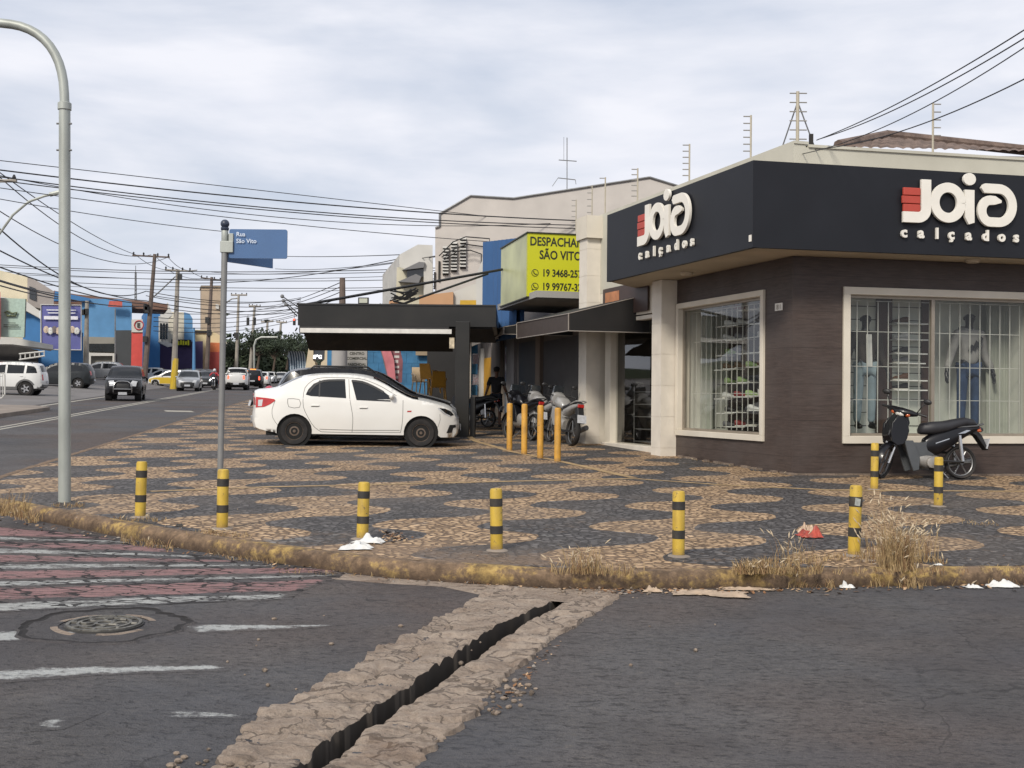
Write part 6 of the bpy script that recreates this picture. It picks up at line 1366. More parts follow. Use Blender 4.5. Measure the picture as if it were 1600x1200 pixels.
# ---- kiosk with black fascia
K = at(465, 530, 28.2); K1 = at(711, 530, 28.2); zk0, zk1, zk2 = at(590, 530, 28.2).z, at(590, 508, 28.2).z, at(590, 477, 28.2).z
kg = G(-3, 28.2, SWH)
kio = thing('snack_kiosk', 'black covered kiosk with glossy fascia, rolled awning and square post', 'kiosk', ((K.x+K1.x)/2, 28.2, kg))
x0, x1, y0, y1 = K.x, at(775, 500, 28.2).x, 28.2, 35.5
mb = MB(); mb.box(x0, x1, y0, y0+0.12, zk1-0.02, zk2); mb.box(x0, x0+0.1, y0+0.12, y1, zk1-0.02, zk2); mb.box(x1-0.1, x1, y0+0.12, y1, zk1-0.02, zk2); mb.build('fascia', M_kio, kio, world=True)
mb = MB(); mb.box(x0-0.03, x1, y0-0.03, y0+0.15, zk2, zk2+0.035); mb.build('fascia_cap', M_trim, kio, world=True)
mb = MB(); mb.box(x0+.1, x1-.1, y0+.13, y1, zk1-0.06, zk1-0.015); mb.build('roof', M_black, kio, world=True)
mb = MB(); mb.tube([(x0+0.05, y0+0.02, zk1-0.12), (K1.x-0.15, y0+0.02, zk1-0.12)], 0.11, 10); mb.box(x0+0.1, K1.x-0.1, y0-0.06, y0-0.035, zk1-0.235, zk1-0.215); mb.build('awning_roll', M_black, kio, world=True, smooth=True)
mb = MB(); mb.box(x0+0.08, K1.x-0.08, y0-0.12, y0-0.07, at(590, 521, 28.2).z, at(590, 514, 28.2).z); mb.build('white_bar', mat('bar_white', (0.6, 0.58, 0.54), 0.5), kio, world=True)
# sagging fabric under the bar
n = 24; vs = []
zv0, zv1 = at(590, 521, 28.2).z, at(590, 546, 28.2).z
for i in range(n+1):
    t = i/n; xx = x0+0.12+(K1.x-0.1-x0-0.12)*t
    for j in range(6): s = j/5; vs.append((xx, y0+0.1+0.9*s+0.03*sin(i*1.1), zv0+(zv1-zv0)*s+0.05*sin(i*0.7+j)*s*(1-s)*4))
MB().add(vs, [(i*6+j, (i+1)*6+j, (i+1)*6+j+1, i*6+j+1) for i in range(n) for j in range(5)]).build('awning_fabric', M_black, kio, world=True, smooth=True)
pp = gps(722, 683); px0, px1 = at(711, 600, pp.y).x, at(733, 600, pp.y).x
mb = MB(); mb.box(px0, px1, pp.y, pp.y+0.36, G(px0, pp.y), zk1+0.05); mb.build('square_post', M_kio, kio, world=True, bevel=0.01)
xr0 = at(667, 600, 38).x; mb = MB(); mb.box(xr0, xr0+1.1, 38, 41, G(0, 38), zk2-0.1); mb.build('back_room', M_black, kio, world=True)
mb = MB(); mb.box(px1+0.02, px1+0.14, pp.y+0.2, pp.y+0.8, G(px0, pp.y), G(px0, pp.y, SWH)+0.95); mb.build('counter', M_kio, kio, world=True, bevel=0.01)
st = MB(); q = at(706, 536, 27.9); st.cbox((q.x, q.y, q.z), 0.12, 0.02, 0.26); st.build('sticker', mat('sticker_mix', (0.5, 0.42, 0.3), 0.5, 0.5, 9), kio, world=True)
mb = MB(); c = at(568, 470, 28.6); mb.cbox((c.x, c.y, c.z), 0.26, 0.08, 0.16); mb.build('floodlight', M_trim, kio, world=True); mb = MB(); mb.cbox((c.x, c.y-0.045, c.z), 0.20, 0.01, 0.11); mb.build('floodlight_glass', mat('flood_pane', (0.45, 0.46, 0.38), 0.3), kio, world=True)
mb = MB(); 
for k_, (a, b_) in enumerate((((441, 463), (466, 480)), ((443, 470), (466, 490)), ((447, 476), (464, 494)))): mb.tube([at(*a, 28), at(*b_, 28.3)], 0.015, 5); c = at(a[0], a[1], 28); mb.ball(c, 0.05, k=8)
mb.build('spot_arm', M_metal, kio, world=True)
# tow bars / thick cables slanting above the kiosk
for i, (a, ya, b_, yb, r) in enumerate((((466, 478), 28.3, (785, 421), 31.5, 0.035), ((648, 468), 28.5, (762, 428), 31.5, 0.03))):
    m_ = MB().tube([at(*a, ya), at(*b_, yb)], r, 8).build('guy_rod', M_trim); tag(m_, ['long dark rod slanting from the kiosk fascia up to the blue cladding', 'shorter dark rod slanting above the kiosk fascia'][i], 'rod')
# things seen through the kiosk
bw = thing('blue_block_wall', 'blue painted block wall seen through the kiosk opening', 'wall', (at(600, 600, 44).x, 44, G(-5, 44))); xa, xb = at(540, 600, 44).x, at(720, 600, 44).x
M_blk2 = mat('blue_blocks', (0.035, 0.14, 0.27), 0.8, 0.3, 2.5, dirt=0.3, dirtcol=(0.02, 0.06, 0.12))
mb = MB(); 
for r_ in range(7):
    for c_ in range(12): mb.box(xa+c_*0.42-(0.2 if r_ % 2 else 0), xa+c_*0.42+0.412-(0.2 if r_ % 2 else 0), 44, 44.3, G(-5, 44)+r_*0.4, G(-5, 44)+r_*0.4+0.393)
mb.box(xa-0.2, xb, 44.02, 44.28, G(-5, 44)-0.2, G(-5, 44)+2.8); mb.build('block_courses', M_blk2, bw, world=True)
cs = thing('mall_sign', 'grey panel sign reading Centro Comercial behind the parked cars', 'sign', (at(556, 600, 42).x, 42, G(-6, 42))); xa, xb = at(541, 600, 42).x, at(573, 600, 42).x; zt = at(556, 538, 42).z
mb = MB(); mb.box(xa, xb, 42, 42.15, G(-6, 42), zt); mb.build('panel', plast('panel_grey', (0.30, 0.29, 0.27)), cs, world=True)
tx = MB(); 
for i, s_ in enumerate(('CENTRO', 'COMERCIAL', 'PASCHOAL', 'ARDITO')): put_text(tx, s_, 0.135, (xa+0.38, 41.995, at(556, (553.5, 561, 570.5, 577.5)[i], 42).z-0.02), V((1, 0, 0)), UP, V((0, -1, 0)), ext=0.003, offset=0.003, align='CENTER')
tx.build('lettering', M_ink, cs, world=True)
mb = MB(); mb.lathe([(0.28, G(-6, 41)), (0.28, zt)], (at(530, 600, 41).x, 41, 0), 18); tag(mb.build('round_column', plast('column_grey', (0.33, 0.32, 0.31)), smooth=True), 'round grey concrete column left of the panel sign', 'column')
mb = MB(); mb.box(at(514, 600, 45).x, at(524, 600, 45).x, 44.5, 44.7, G(-7, 45), at(520, 538, 45).z); tag(mb.build('blue_pillar', M_blk2), 'narrow blue wall end beside the round column', 'wall')
def flag(px, pyb, pyt, Yf, m, lab, txt):
    p = at(px, pyb, Yf); h = at(px, pyt, Yf).z-p.z; t = thing('feather_banner', lab, 'banner', p, 0, 'feather banners'); 
    MB().tube([(0.1, 0, 0), (0.02, 0, h*0.5), (-0.12, 0, h)], 0.015, 6).build('mast', M_metal, t)
    pts = [(0.12, 0.1), (0.34, 0.12), (0.36, h*0.5), (0.22, h*0.85), (-0.08, h), (-0.12, h*0.9), (0.03, h*0.5)]; MB().prism([(a, 0.0, b_) for a, b_ in pts], (0, 0.02, 0)).build('sail', m, t); return t
f1 = flag(603, 603, 525, 38, mat('banner_pink', (0.45, 0.14, 0.16), 0.6, 0.3, 2), 'pink and red feather banner nearest the panel sign', ''); f1.rotation_euler = (0, -0.12, 0)
f2 = flag(612, 603, 525, 38.2, mat('banner_maroon', (0.18, 0.06, 0.07), 0.6, 0.4, 3), 'maroon feather banner with pale vertical marks', ''); tx = MB(); 
[tx.box(0.07+0.02*(k_ % 2), 0.24-0.03*(k_ % 3 == 0), -0.004, -0.001, 0.25+k_*0.17, 0.33+k_*0.17+0.02*(k_ % 2)) for k_ in range(7)]
m_ = mat('banner_text', (0.5, 0.48, 0.45), 0.6)
for v_ in (): pass
tx.build('lettering', m_, f2)
def chair(px, pyb, Yc, m, lab, rz, sc=1.0):
    p = at(px, pyb, Yc); t = thing('plastic_chair', lab, 'chair', p, rz, 'plastic chairs stacked at the kiosk'); 
    MB().box(-.22, .22, -.22, .22, .42, .45).build('seat', m, t, bevel=0.01); MB().prism([(-.22, .2, .45), (.22, .2, .45), (.19, .3, .9), (-.19, .3, .9)], (0, .025, 0)).build('backrest', m, t, bevel=0.01)
    for sx in (-1, 1):
        for sy in (-1, 1): MB().tube([(sx*.19, sy*.19, .43), (sx*.23, sy*.24, 0)], 0.02, 6).build('leg', m, t)
        MB().tube([(sx*.23, .22, .68), (sx*.25, 0, .68), (sx*.24, -.2, .62), (sx*.22, -.21, .44)], 0.02, 6).build('arm', m, t)
    return t
M_chy = mat('chair_yellow', (0.50, 0.25, 0.02), 0.45); M_chc = mat('chair_cream', (0.50, 0.38, 0.24), 0.5)
chair(657, 618, 36.5, M_chc, 'cream plastic chair standing left of the yellow ones', 0.4); chair(672, 614, 35.5, M_chy, 'yellow plastic chair standing behind its twin', 2.6); chair(684, 628, 34, M_chy, 'yellow plastic chair nearest the parked black crossover', 3.3)
mb = MB(); c = at(660, 545, 43.8); mb.cbox((c.x, c.y, c.z), 0.5, 0.1, 0.5); tag(mb.build('notice_board', plast('board_tan', (0.28, 0.22, 0.15))), 'small tan notice board on the blue block wall', 'board')
# beige totem left
tt = thing('price_totem', 'beige totem with a dark screen behind the parked crossover', 'totem', (at(496, 600, 50).x, 50, G(-8, 50)))
mb = MB(); pl_ = [at(a, b_, 50) for a, b_ in ((476, 582), (483, 538), (490, 538), (489, 563), (492, 566), (495, 585))]; mb.prism(pl_, (0, 0.6, 0)); mb.build('left_leg', plast('totem_beige', (0.52, 0.44, 0.31)), tt, world=True)
mb = MB(); pl_ = [at(a, b_, 50) for a, b_ in ((498, 585), (502, 566), (507, 562), (508, 538), (515, 538), (517, 560), (512, 582))]; mb.prism(pl_, (0, 0.6, 0)); mb.build('right_leg', plast('totem_beige', (0.52, 0.44, 0.31)), tt, world=True)
mb = MB(); pl_ = [at(a, b_, 50.1) for a, b_ in ((484, 540), (510, 540), (507, 562), (484, 562))]; mb.prism(pl_, (0, 0.3, 0)); mb.build('screen_box', M_dkgl, tt, world=True)
mb = MB(); put_text(mb, '37°C', 0.2, at(487.5, 560, 50.05), V((1, 0, 0)), UP, V((0, -1, 0)), ext=0.01, offset=0.012); mb.build('lit_digits', mat('lit_white', (1, 1, 1), 0.5, emit=1.5), tt, world=True)
# striped shelter
mb = MB(); P0, P1 = at(447, 578, 95), at(474, 578, 95); vs = []; fs = []; ms = []
n = 14
for i in range(n+1):
    x = P0.x+(P1.x-P0.x)*i/n
    for j in range(7): a = RAD(j*15); vs.append((x, 95+1.2*sin(a), P0.z+1.55*cos(a)*(1 if i > 1 else 0.7)))
for i in range(n):
    for j in range(6): fs.append((i*7+j, (i+1)*7+j, (i+1)*7+j+1, i*7+j+1)); ms.append(i % 2)
mb.v = vs; mb.f = fs; mb.m = ms; tag(mb.build('striped_shelter', [mat('stripe_dark', (0.02, 0.05, 0.09), 0.6), mat('stripe_pale', (0.35, 0.42, 0.48), 0.6)]), 'low curved shelter with dark and pale stripes by the far roundabout', 'shelter')

# ---- large grey building behind, and white one beside it
def solid(name, pts, Y, depth, m, parent, vec=None):
    P_ = [at(a, b_, Y) for a, b_ in pts]; return MB().prism(P_, vec or V((0, depth, 0))).build(name, m, parent, world=True)
gb = thing('grey_hall', 'big warm grey building with stepped gable roofline behind the yellow sign', 'building', (at(850, 600, 46).x, 46, G(2, 46)))
solid('gable_wall', [(680, 480), (680, 357), (687, 355), (687, 335), (735, 307), (802, 311), (1015, 278), (1064, 293), (1064, 480)], 46, 14, M_greyw, gb, V((-0.6, 14, 0)))
cpm = MB(); ed = [(680, 357), (687, 355), (687, 335), (735, 307), (802, 311), (1015, 278), (1064, 293)]
for a, b_ in zip(ed[:-1], ed[1:]): cpm.tube([at(a[0], a[1]-1, 45.97), at(b_[0], b_[1]-1, 45.97)], 0.045, 6)
cpm.build('roof_coping', M_metal, gb, world=True)
for i, px in enumerate((692, 705, 719)):
    mb = MB(); t0 = at(px, 386-i*7, 45.95); b0 = at(px+9, 430-i*5, 45.95); mb.box(t0.x, b0.x, 45.93, 45.99, b0.z, t0.z); w = mb.build('louvred_window', M_dark, gb, world=True)
    mb = MB(); 
    for k_ in range(9): z = b0.z+(t0.z-b0.z)*(k_+0.5)/9; mb.obox((t0.x, 45.80, z), (b0.x-t0.x, 0, 0), (0, 0.12, 0.06), (0, 0.005, 0.03))
    mb.build('louvre', M_w1, w, world=True)
for px, py0, py1 in ((678, 425, 452), (685, 408, 440)): mb = MB(); a = at(px, py0, 45.94); b_ = at(px+2.5, py1, 45.94); mb.box(a.x, b_.x, 45.93, 45.99, b_.z, a.z); mb.build('slit_window', M_dark, gb, world=True)
wires_on = [((686, 400), (708, 378), (728, 370), (765, 373), (765, 390)), ((690, 402), (712, 388), (730, 382), (760, 386), (760, 400)), ((694, 406), (714, 393), (735, 391), (752, 397), (752, 412))]
for w in wires_on: MB().tube([at(a, b_, 45.6) for a, b_ in w], 0.025, 5).build('facade_cable', M_trim, gb, world=True)
ant = thing('roof_antenna', 'thin television antenna mast with two crossbars on the grey hall roof', 'antenna', at(886, 300, 46.5)); A = lambda a, b_: at(a, b_, 46.5)
for nm, a, b_, r in (('mast', (886, 300), (886, 215), 0.02), ('crossbar', (873, 250), (901, 252), 0.02), ('crossbar', (872, 278), (899, 281), 0.02), ('element', (872, 278), (863, 291), 0.012), ('element', (899, 281), (900, 288), 0.012), ('side_rod', (881, 214), (881, 250), 0.008)): MB().tube([A(*a), A(*b_)], r, 5).build(nm, M_metal, ant, world=True)
wh = thing('white_house', 'white two-storey house with flat canopies left of the grey hall', 'house', (at(640, 600, 60).x, 60, G(-5, 60)))
solid('walls', [(624, 500), (624, 398), (653, 382), (676, 383), (676, 500)], 60, 10, M_w1, wh, V((-2, 10, 0))); solid('lower_block', [(618, 500), (620, 418), (624, 417), (676, 436), (676, 500)], 59.5, 0.4, plast('cream_wall', (0.5, 0.47, 0.36)), wh)
solid('canopy', [(628, 422), (655, 409), (664, 410), (662, 418)], 59.0, 0.9, plast('canopy_grey', (0.16, 0.16, 0.165)), wh); solid('window', [(636, 420), (662, 412), (662, 432), (636, 436)], 59.3, 0.1, M_dkgl, wh); solid('canopy', [(622, 440), (650, 428), (658, 432), (654, 442)], 58.8, 0.9, plast('canopy_grey', (0.16, 0.16, 0.165)), wh)
solid('side_pilaster', [(662, 480), (662, 408), (676, 402), (676, 480)], 59.2, 0.2, M_w1, wh)
lw = thing('salmon_shop', 'low shop with salmon and yellow wall panels just above the kiosk fascia', 'shop', (at(700, 600, 42).x, 42, G(-2, 42)))
solid('salmon_wall', [(655, 500), (655, 462), (708, 456), (708, 500)], 42, 3, plast('salmon', (0.46, 0.27, 0.15)), lw); solid('white_wall', [(708, 500), (708, 456), (752, 440), (752, 500)], 42.2, 3, M_w1, lw); solid('yellow_board', [(717, 500), (719, 469), (744, 469), (744, 500)], 41.5, 0.3, mat('board_yellow', (0.5, 0.30, 0.02), 0.5), lw); solid('grey_tower', [(744, 500), (744, 430), (758, 395), (762, 395), (762, 500)], 41.0, 3, M_w1, lw)
solid('orange_strip', [(606, 500), (608, 470), (622, 470), (622, 500)], 44, 1, plast('salmon', (0.46, 0.27, 0.15)), lw)
tr_ = thing('transformer_rack', 'dark tangle of service cables on brackets above the kiosk', 'cable rack', at(636, 465, 40))
for i in range(16):
    a, b_ = at(608+random.uniform(0, 20), 475-random.uniform(0, 22), 40), at(640+random.uniform(0, 15), 470-random.uniform(0, 24), 40); MB().tube([a, (a+b_)/2-UP*0.1, b_], 0.025, 4).build('cable', M_trim, tr_, world=True)
# ================================================================== far left side of the street
_solid = solid
def solid(name, pts, Y, depth, m, parent, vec=None):
    return _solid(name, pts, Y, depth, m, parent, vec or V(((ray(max(p[0] for p in pts), 550).x-0.06)*depth, depth, 0)))
def block(name, label, pts, Y, depth, m, cat='building', vec=None, group=None):
    vec = vec or V(((ray(max(p[0] for p in pts), 550).x-0.06)*depth, depth, 0))
    P_ = [at(a, b_, Y) for a, b_ in pts]; c = P_[0]; t = thing(name, label, cat, (c.x, c.y, G(c.x, c.y)), 0, group); MB().prism(P_, vec or V((0, depth, 0))).build('walls', m, t, world=True); return t
B1 = block('pale_yellow_building', 'pale yellow two-storey building with white fascia at the frame edge', [(-60, 600), (-60, 408), (43, 433), (62, 447), (62, 600)], 84.48, 12, plast('pale_yellow', (0.58, 0.52, 0.38)))
solid('grey_upper', [(43, 478), (43, 433), (60, 440), (84, 455), (84, 486)], 84.22, 2, plast('grey_strip', (0.30, 0.27, 0.25)), B1); solid('white_fascia', [(-60, 465), (-10, 462), (40, 470), (62, 486), (62, 497), (40, 485), (-60, 490)], 83.20, 1, M_w1, B1)
solid('blue_front', [(36, 600), (36, 485), (66, 500), (130, 520), (130, 600)], 83.84, 1, M_bluew, B1); solid('white_marquee', [(-60, 527), (20, 527), (83, 539), (83, 546), (20, 538), (-60, 537)], 79.36, 3, M_w1, B1); solid('dark_opening', [(-60, 600), (-60, 538), (20, 539), (60, 547), (60, 600)], 83.58, 0.15, M_dark, B1)
solid('window', [(46, 447), (56, 451), (56, 470), (46, 466)], 84.10, 0.1, M_dkgl, B1)
bbm = thing('billboard', 'mint green shop board with a dark emblem at the frame edge', 'sign', at(20, 526, 76.80)); solid('panel', [(-6, 526), (-6, 465), (40, 467), (38, 527)], 76.80, 0.3, mat('mint_board', (0.33, 0.43, 0.37), 0.6), bbm); solid('dark_edge', [(38, 527), (40, 467), (41.5, 467), (39.5, 527)], 76.67, 0.4, M_trim, bbm)
eb = MB(); c = at(17, 491, 76.67); eb.tube([c+V((-.42, 0, 0.1)), c+V((-.2, 0, .2)), c+V((.1, 0, .05)), c+V((.4, 0, .12)), c+V((.3, 0, -.1)), c+V((-.25, 0, -.1)), c+V((-.3, 0, .05))], 0.06, 5); eb.build('emblem', mat('emblem_green', (0.10, 0.12, 0.06), 0.6, 0.6, 9), bbm, world=True)
for k_ in range(3): 
    a = at(6, 505+k_*3, 76.67); mb = MB(); mb.box(a.x+(0.3 if k_ == 0 else 0), a.x+1.0-(0.2 if k_ == 0 else 0), 76.62, 76.66, a.z, a.z+0.04); mb.build('text_line', M_ink, bbm, world=True)
rs_ = block('red_board', 'narrow red board at the very frame edge beside the mint board', [(-14, 530), (-14, 454), (0.5, 456), (0.5, 530)], 76.16, 0.3, mat('red_board_m', (0.42, 0.05, 0.04), 0.5), 'sign')
bl = thing('billboard', 'violet-blue advertising billboard with white text lines and pale figures', 'sign', at(95, 548, 81.92)); solid('panel', [(64, 546), (64, 476), (127, 477), (127, 547)], 81.92, 0.2, mat('billboard_violet', (0.085, 0.09, 0.27), 0.5, 0.15, 0.6), bl)
ed = [at(a, b_, 81.86) for a, b_ in ((64, 546), (64, 476), (127, 477), (127, 547), (64, 546))]; MB().tube(ed, 0.05, 4).build('white_border', M_w1, bl, world=True)
for (a, b_, c_, d_) in ((73, 83, 119, 485.5), (75, 88, 118, 490), (69, 493, 122, 499.5)):
    p, q = at(a, b_ if b_ > 100 else b_+401, 81.79), at(c_, d_, 81.79); mb = MB(); mb.box(p.x, q.x, 81.75, 81.79, q.z, q.z+(0.07 if b_ < 100 else 0.24)); mb.build('text_bar', mat('text_white', (0.6, 0.6, 0.65), 0.5), bl, world=True)
tx = MB(); put_text(tx, 'PEÇAS E ACESSÓRIOS', 0.14, at(71, 498.3, 63.85), V((1, 0, 0)), UP, V((0, -1, 0)), ext=0.003, offset=0.003, sx=1.0); tx.build('lettering', M_ink, bl, world=True) if False else None
for i, px in enumerate((72, 79, 85, 91, 97, 103, 113, 120)):
    c = at(px, 515+(i % 2)*2, 81.7); mb = MB(); mb.ball((c.x, 81.7, c.z), 0.20, 0.04, 0.26, 8); mb.build('printed_figure', mat('figure_%d' % (i % 3), ((0.45, 0.36, 0.28), (0.5, 0.5, 0.48), (0.12, 0.1, 0.1))[i % 3], 0.77, 0.4, 8), bl, world=True)
B2 = block('blue_auto_shop', 'long bright blue commercial building with brown tiled roof edge', [(128, 600), (128, 466), (190, 468), (206, 472), (206, 600)], 105.60, 14, M_bluel)
solid('brown_roof', [(84, 486), (84, 454), (120, 460), (200, 468), (262, 475), (262, 484), (206, 482), (128, 482)], 106.92, 6, plast('brown_tiles', (0.16, 0.09, 0.065)), B2); solid('blue_parapet', [(84, 470), (86, 455), (140, 466), (140, 470)], 104.94, 1, M_bluew, B2); solid('red_patch', [(169, 479), (171, 470), (191, 471), (191, 480)], 104.54, 0.3, mat('patch_red', (0.42, 0.08, 0.06), 0.6), B2)
solid('grey_band', [(128, 600), (128, 526), (180, 527), (180, 600)], 105.07, 0.5, plast('band_grey', (0.24, 0.23, 0.20)), B2); solid('shop_window', [(139, 549), (139, 537), (179, 537), (179, 550)], 104.81, 0.2, M_dkgl, B2); solid('white_portal', [(137, 600), (137, 551), (181, 552), (181, 600), (176, 600), (176, 556), (142, 556), (142, 600)], 104.54, 0.3, M_w1, B2); solid('dark_gate', [(180, 600), (180, 516), (206, 516), (206, 600)], 104.68, 0.3, plast('gate_dark', (0.05, 0.055, 0.06)), B2)
tot = thing('parking_totem', 'red parking totem with a white head showing a circled letter E', 'sign', at(214, 575, 102.96)); solid('red_panel', [(205, 575), (206, 519), (223, 519), (222, 575)], 102.96, 0.5, mat('totem_red', (0.52, 0.06, 0.05), 0.5, 0.1, 2), tot); solid('white_head', [(206, 519), (206, 499), (223, 499), (223, 519)], 102.83, 0.7, M_w1, tot)
tx = MB(); c = at(217, 508, 102.76); tx.tube([c+V((0.4*cos(RAD(a)), 0, 0.4*sin(RAD(a)))) for a in range(0, 361, 20)], 0.05, 4); tx.build('ring', mat('ring_red', (0.45, 0.05, 0.05), 0.5), tot, world=True); tx = MB(); put_text(tx, 'E', 0.55, c+V((-0.17, 0, -0.2)), V((1, 0, 0)), UP, V((0, -1, 0)), ext=0.01, offset=0.02); tx.build('letter', M_ink, tot, world=True)
B3 = block('blue_white_building', 'deep blue building with white arcaded front and gabled roof', [(228, 600), (228, 484), (250, 486), (250, 600)], 116.96, 10, M_bluew); solid('white_front', [(248, 535), (248, 494), (263, 497), (263, 542)], 116.69, 1.0, M_w1, B3)
for i in range(3): mb = MB(); a = at(250+i*4.6, 505, 116.42); b_ = at(252.6+i*4.6, 530, 116.42); mb.box(a.x, b_.x, 116.42, 116.55, b_.z, a.z); mb.build('arched_window', M_dkgl, B3, world=True)
solid('gable', [(255, 484), (262, 472), (270, 492), (262, 498), (250, 494)], 116.82, 4, M_w1, B3); solid('awning', [(246, 534), (262, 542), (276, 540), (262, 534)], 114.92, 0.5, M_w1, B3)
B4 = block('cream_blue_shop', 'cream shop with curved blue corner above a dark purple storefront', [(262, 600), (262, 487), (290, 488), (290, 600)], 123.50, 10, plast('cream_shop', (0.56, 0.52, 0.42))); solid('blue_corner', [(288, 540), (288, 488), (296, 490), (301, 498), (301, 540)], 122.85, 4, M_bluel, B4); solid('purple_front', [(246, 600), (248, 536), (317, 533), (317, 600)], 122.20, 1, plast('purple_front_m', (0.05, 0.035, 0.09)), B4); solid('yellow_lettering_band', [(268, 541), (268, 530), (299, 531), (299, 541)], 121.94, 0.3, M_trim, B4)
tx = MB(); q_ = at(270, 539, 121.5); [tx.box(q_.x+k_*0.26, q_.x+k_*0.26+0.17, q_.y-0.03, q_.y, q_.z+0.04*(k_ % 2), q_.z+0.5-0.05*(k_ % 3)) for k_ in range(7)]
tx.build('yellow_letters', YEL, B4, world=True)
B5 = block('yellow_block', 'yellow and cream block beside the water tower', [(300, 600), (300, 515), (330, 516), (345, 525), (345, 600)], 131.76, 8, plast('straw_wall', (0.55, 0.48, 0.30))); solid('dark_band', [(300, 520), (300, 516), (330, 517), (330, 520)], 131.52, 0.3, M_dark, B5)
B6 = block('orange_shop', 'orange and red shopfront near the end of the street', [(326, 600), (326, 535), (352, 536), (352, 600)], 126.88, 6, mat('orange_front', (0.55, 0.15, 0.05), 0.6)); solid('red_base', [(327, 600), (327, 550), (352, 550), (352, 600)], 126.64, 0.2, mat('red_base_m', (0.33, 0.05, 0.04), 0.6), B6)
wt = thing('water_tower', 'tall square tan concrete tower behind the utility poles', 'tower', at(330, 572, 150)); solid('shaft', [(315, 575), (315, 447), (347, 447), (347, 575)], 150, 4, plast('tower_tan', (0.38, 0.30, 0.22), dirt=0.5), wt); solid('cap', [(314, 449), (314, 446), (348, 446), (348, 449)], 149.8, 4.4, plast('tower_cap', (0.2, 0.16, 0.12)), wt); solid('pale_patch', [(337, 482), (337, 475), (342, 476), (342, 483)], 149.7, 0.2, M_w1, wt)
lm = thing('lattice_mast', 'thin lattice radio mast far behind the blue building', 'mast', at(212, 480, 160)); 
for dx in (-1.3, 1.3): MB().tube([at(212+dx, 480, 160), at(212+dx*0.6, 425, 160)], 0.07, 4).build('leg', M_metal, lm, world=True)
MB().tube([at(212+(1 if i % 2 else -1), 478-i*5.4, 160) for i in range(10)], 0.04, 4).build('lacing', M_metal, lm, world=True); MB().tube([at(212, 425, 160), at(212, 415, 160)], 0.05, 4).build('tip', M_metal, lm, world=True)
bg_ = block('pale_building_far', 'pale low building between the dark trees far away', [(352, 570), (352, 534), (373, 536), (373, 570)], 170, 10, plast('far_pale', (0.5, 0.46, 0.38)))
lad = thing('ladder', 'white ladder lying on supports above the dark hatchback', 'ladder', at(30, 556, 58)); 
for a, b_ in (((30, 553), (70, 549)), ((30, 562), (70, 556))): MB().tube([at(*a, 58), at(*b_, 58)], 0.04, 5).build('rail', M_w1, lad, world=True)
for i in range(6): MB().tube([at(32+i*7.4, 553-i*0.8, 58), at(32+i*7.4, 562-i*1.2, 58)], 0.03, 4).build('rung', M_w1, lad, world=True)
gr_ = thing('guard_rail', 'white tubular hoop rail on the near left pavement edge', 'rail', gp(4, 624, 0.1)); MB().tube([at(-12, 622, 52), at(-12, 585, 52), at(6, 583, 52), at(7.5, 590, 52), at(7.5, 616, 52), at(3, 622, 52), at(-12, 622, 52)], 0.035, 6).build('hoop', M_w1, gr_, world=True)
for x_ in (-8, -4, 0, 4): MB().tube([at(x_, 621, 52), at(x_, 585, 52)], 0.015, 4).build('bar', M_w1, gr_, world=True)
# ================================================================== trees
def leaf_mat(name, c0, c1):
    m, nt, b = nmat(name); N, L = nt.nodes, nt.links; tc = N.new('ShaderNodeTexCoord'); P = tc.outputs['Object']
    L.new(mixc_(N, L, rng(N, L, nz_(N, L, P, 0.8, 4), 0.3, 0.7), c0, c1), b.inputs['Base Color']); b.inputs['Roughness'].default_value = 0.7; return m
M_leaf = leaf_mat('foliage', (0.016, 0.026, 0.013), (0.042, 0.060, 0.028)); M_bark = mat('bark', (0.08, 0.06, 0.045), 0.9)
def tree(px, pyt, pyb, wpx, Yt, label, seed, n=2600):
    random.seed(seed); b = at(px, pyb, Yt); H = at(px, pyt, Yt).z-b.z; Wd = wpx/FPX*Yt/2; t = thing('tree', label, 'tree', b, 0, 'trees at the end of the street')
    tk = MB(); tk.tube([(0, 0, -0.3), (0.05*H, 0, H*.3), (0, 0, H*.6)], [H*.035, H*.026, H*.012], 7)
    cl = []
    for i in range(13):
        a = random.uniform(0, 6.3); r = Wd*0.75*sqrt(random.random()); z = H*random.uniform(.38, .86); c = V((r*cos(a), r*sin(a)*.7, z*(1-0.18*(r/Wd)))); cl.append((c, Wd*random.uniform(.28, .5)))
        tk.tube([(0, 0, H*.28), c*0.6+V((0, 0, H*.12)), c], [H*.014, H*.008, H*.003], 5)
    tk.build('trunk', M_bark, t); mb = MB()
    for i in range(n):
        c, r = random.choice(cl); d = V((random.gauss(0, 1), random.gauss(0, 1), random.gauss(0, .8))).normalized()*r*random.uniform(.55, 1.08); d.z *= 0.72; p = c+d; s = Wd*random.uniform(.03, .07); u = V((random.gauss(0, 1), random.gauss(0, 1), random.gauss(0, 1))).normalized(); w = u.orthogonal().normalized()
        mb.add([p-u*s, p-w*s*.6, p+u*s, p+w*s*.6], [(0, 1, 2, 3)])
    mb.build('crown', M_leaf, t); return t
tree(402, 508, 574, 78, 150, 'broad dark tree behind the second traffic light pole', 1); tree(448, 512, 574, 70, 150, 'dark tree whose crown meets the kiosk fascia', 2); tree(365, 530, 574, 46, 155, 'low dark tree just right of the name post', 3); tree(427, 522, 576, 50, 140, 'rounded dark tree in the gap between the two broad trees', 4); tree(476, 525, 578, 50, 130, 'dark tree half hidden by the kiosk edge', 5, 2000)
tree(560, 458, 575, 60, 110, 'green tree top showing above the kiosk left of the floodlight', 6, 2000); tree(597, 455, 575, 50, 112, 'small green tree top above the kiosk right of the floodlight', 7, 2000)
tree(345, 545, 573, 30, 160, 'small dark tree behind the orange shopfront', 8, 900)
hedge = MB(); random.seed(11)
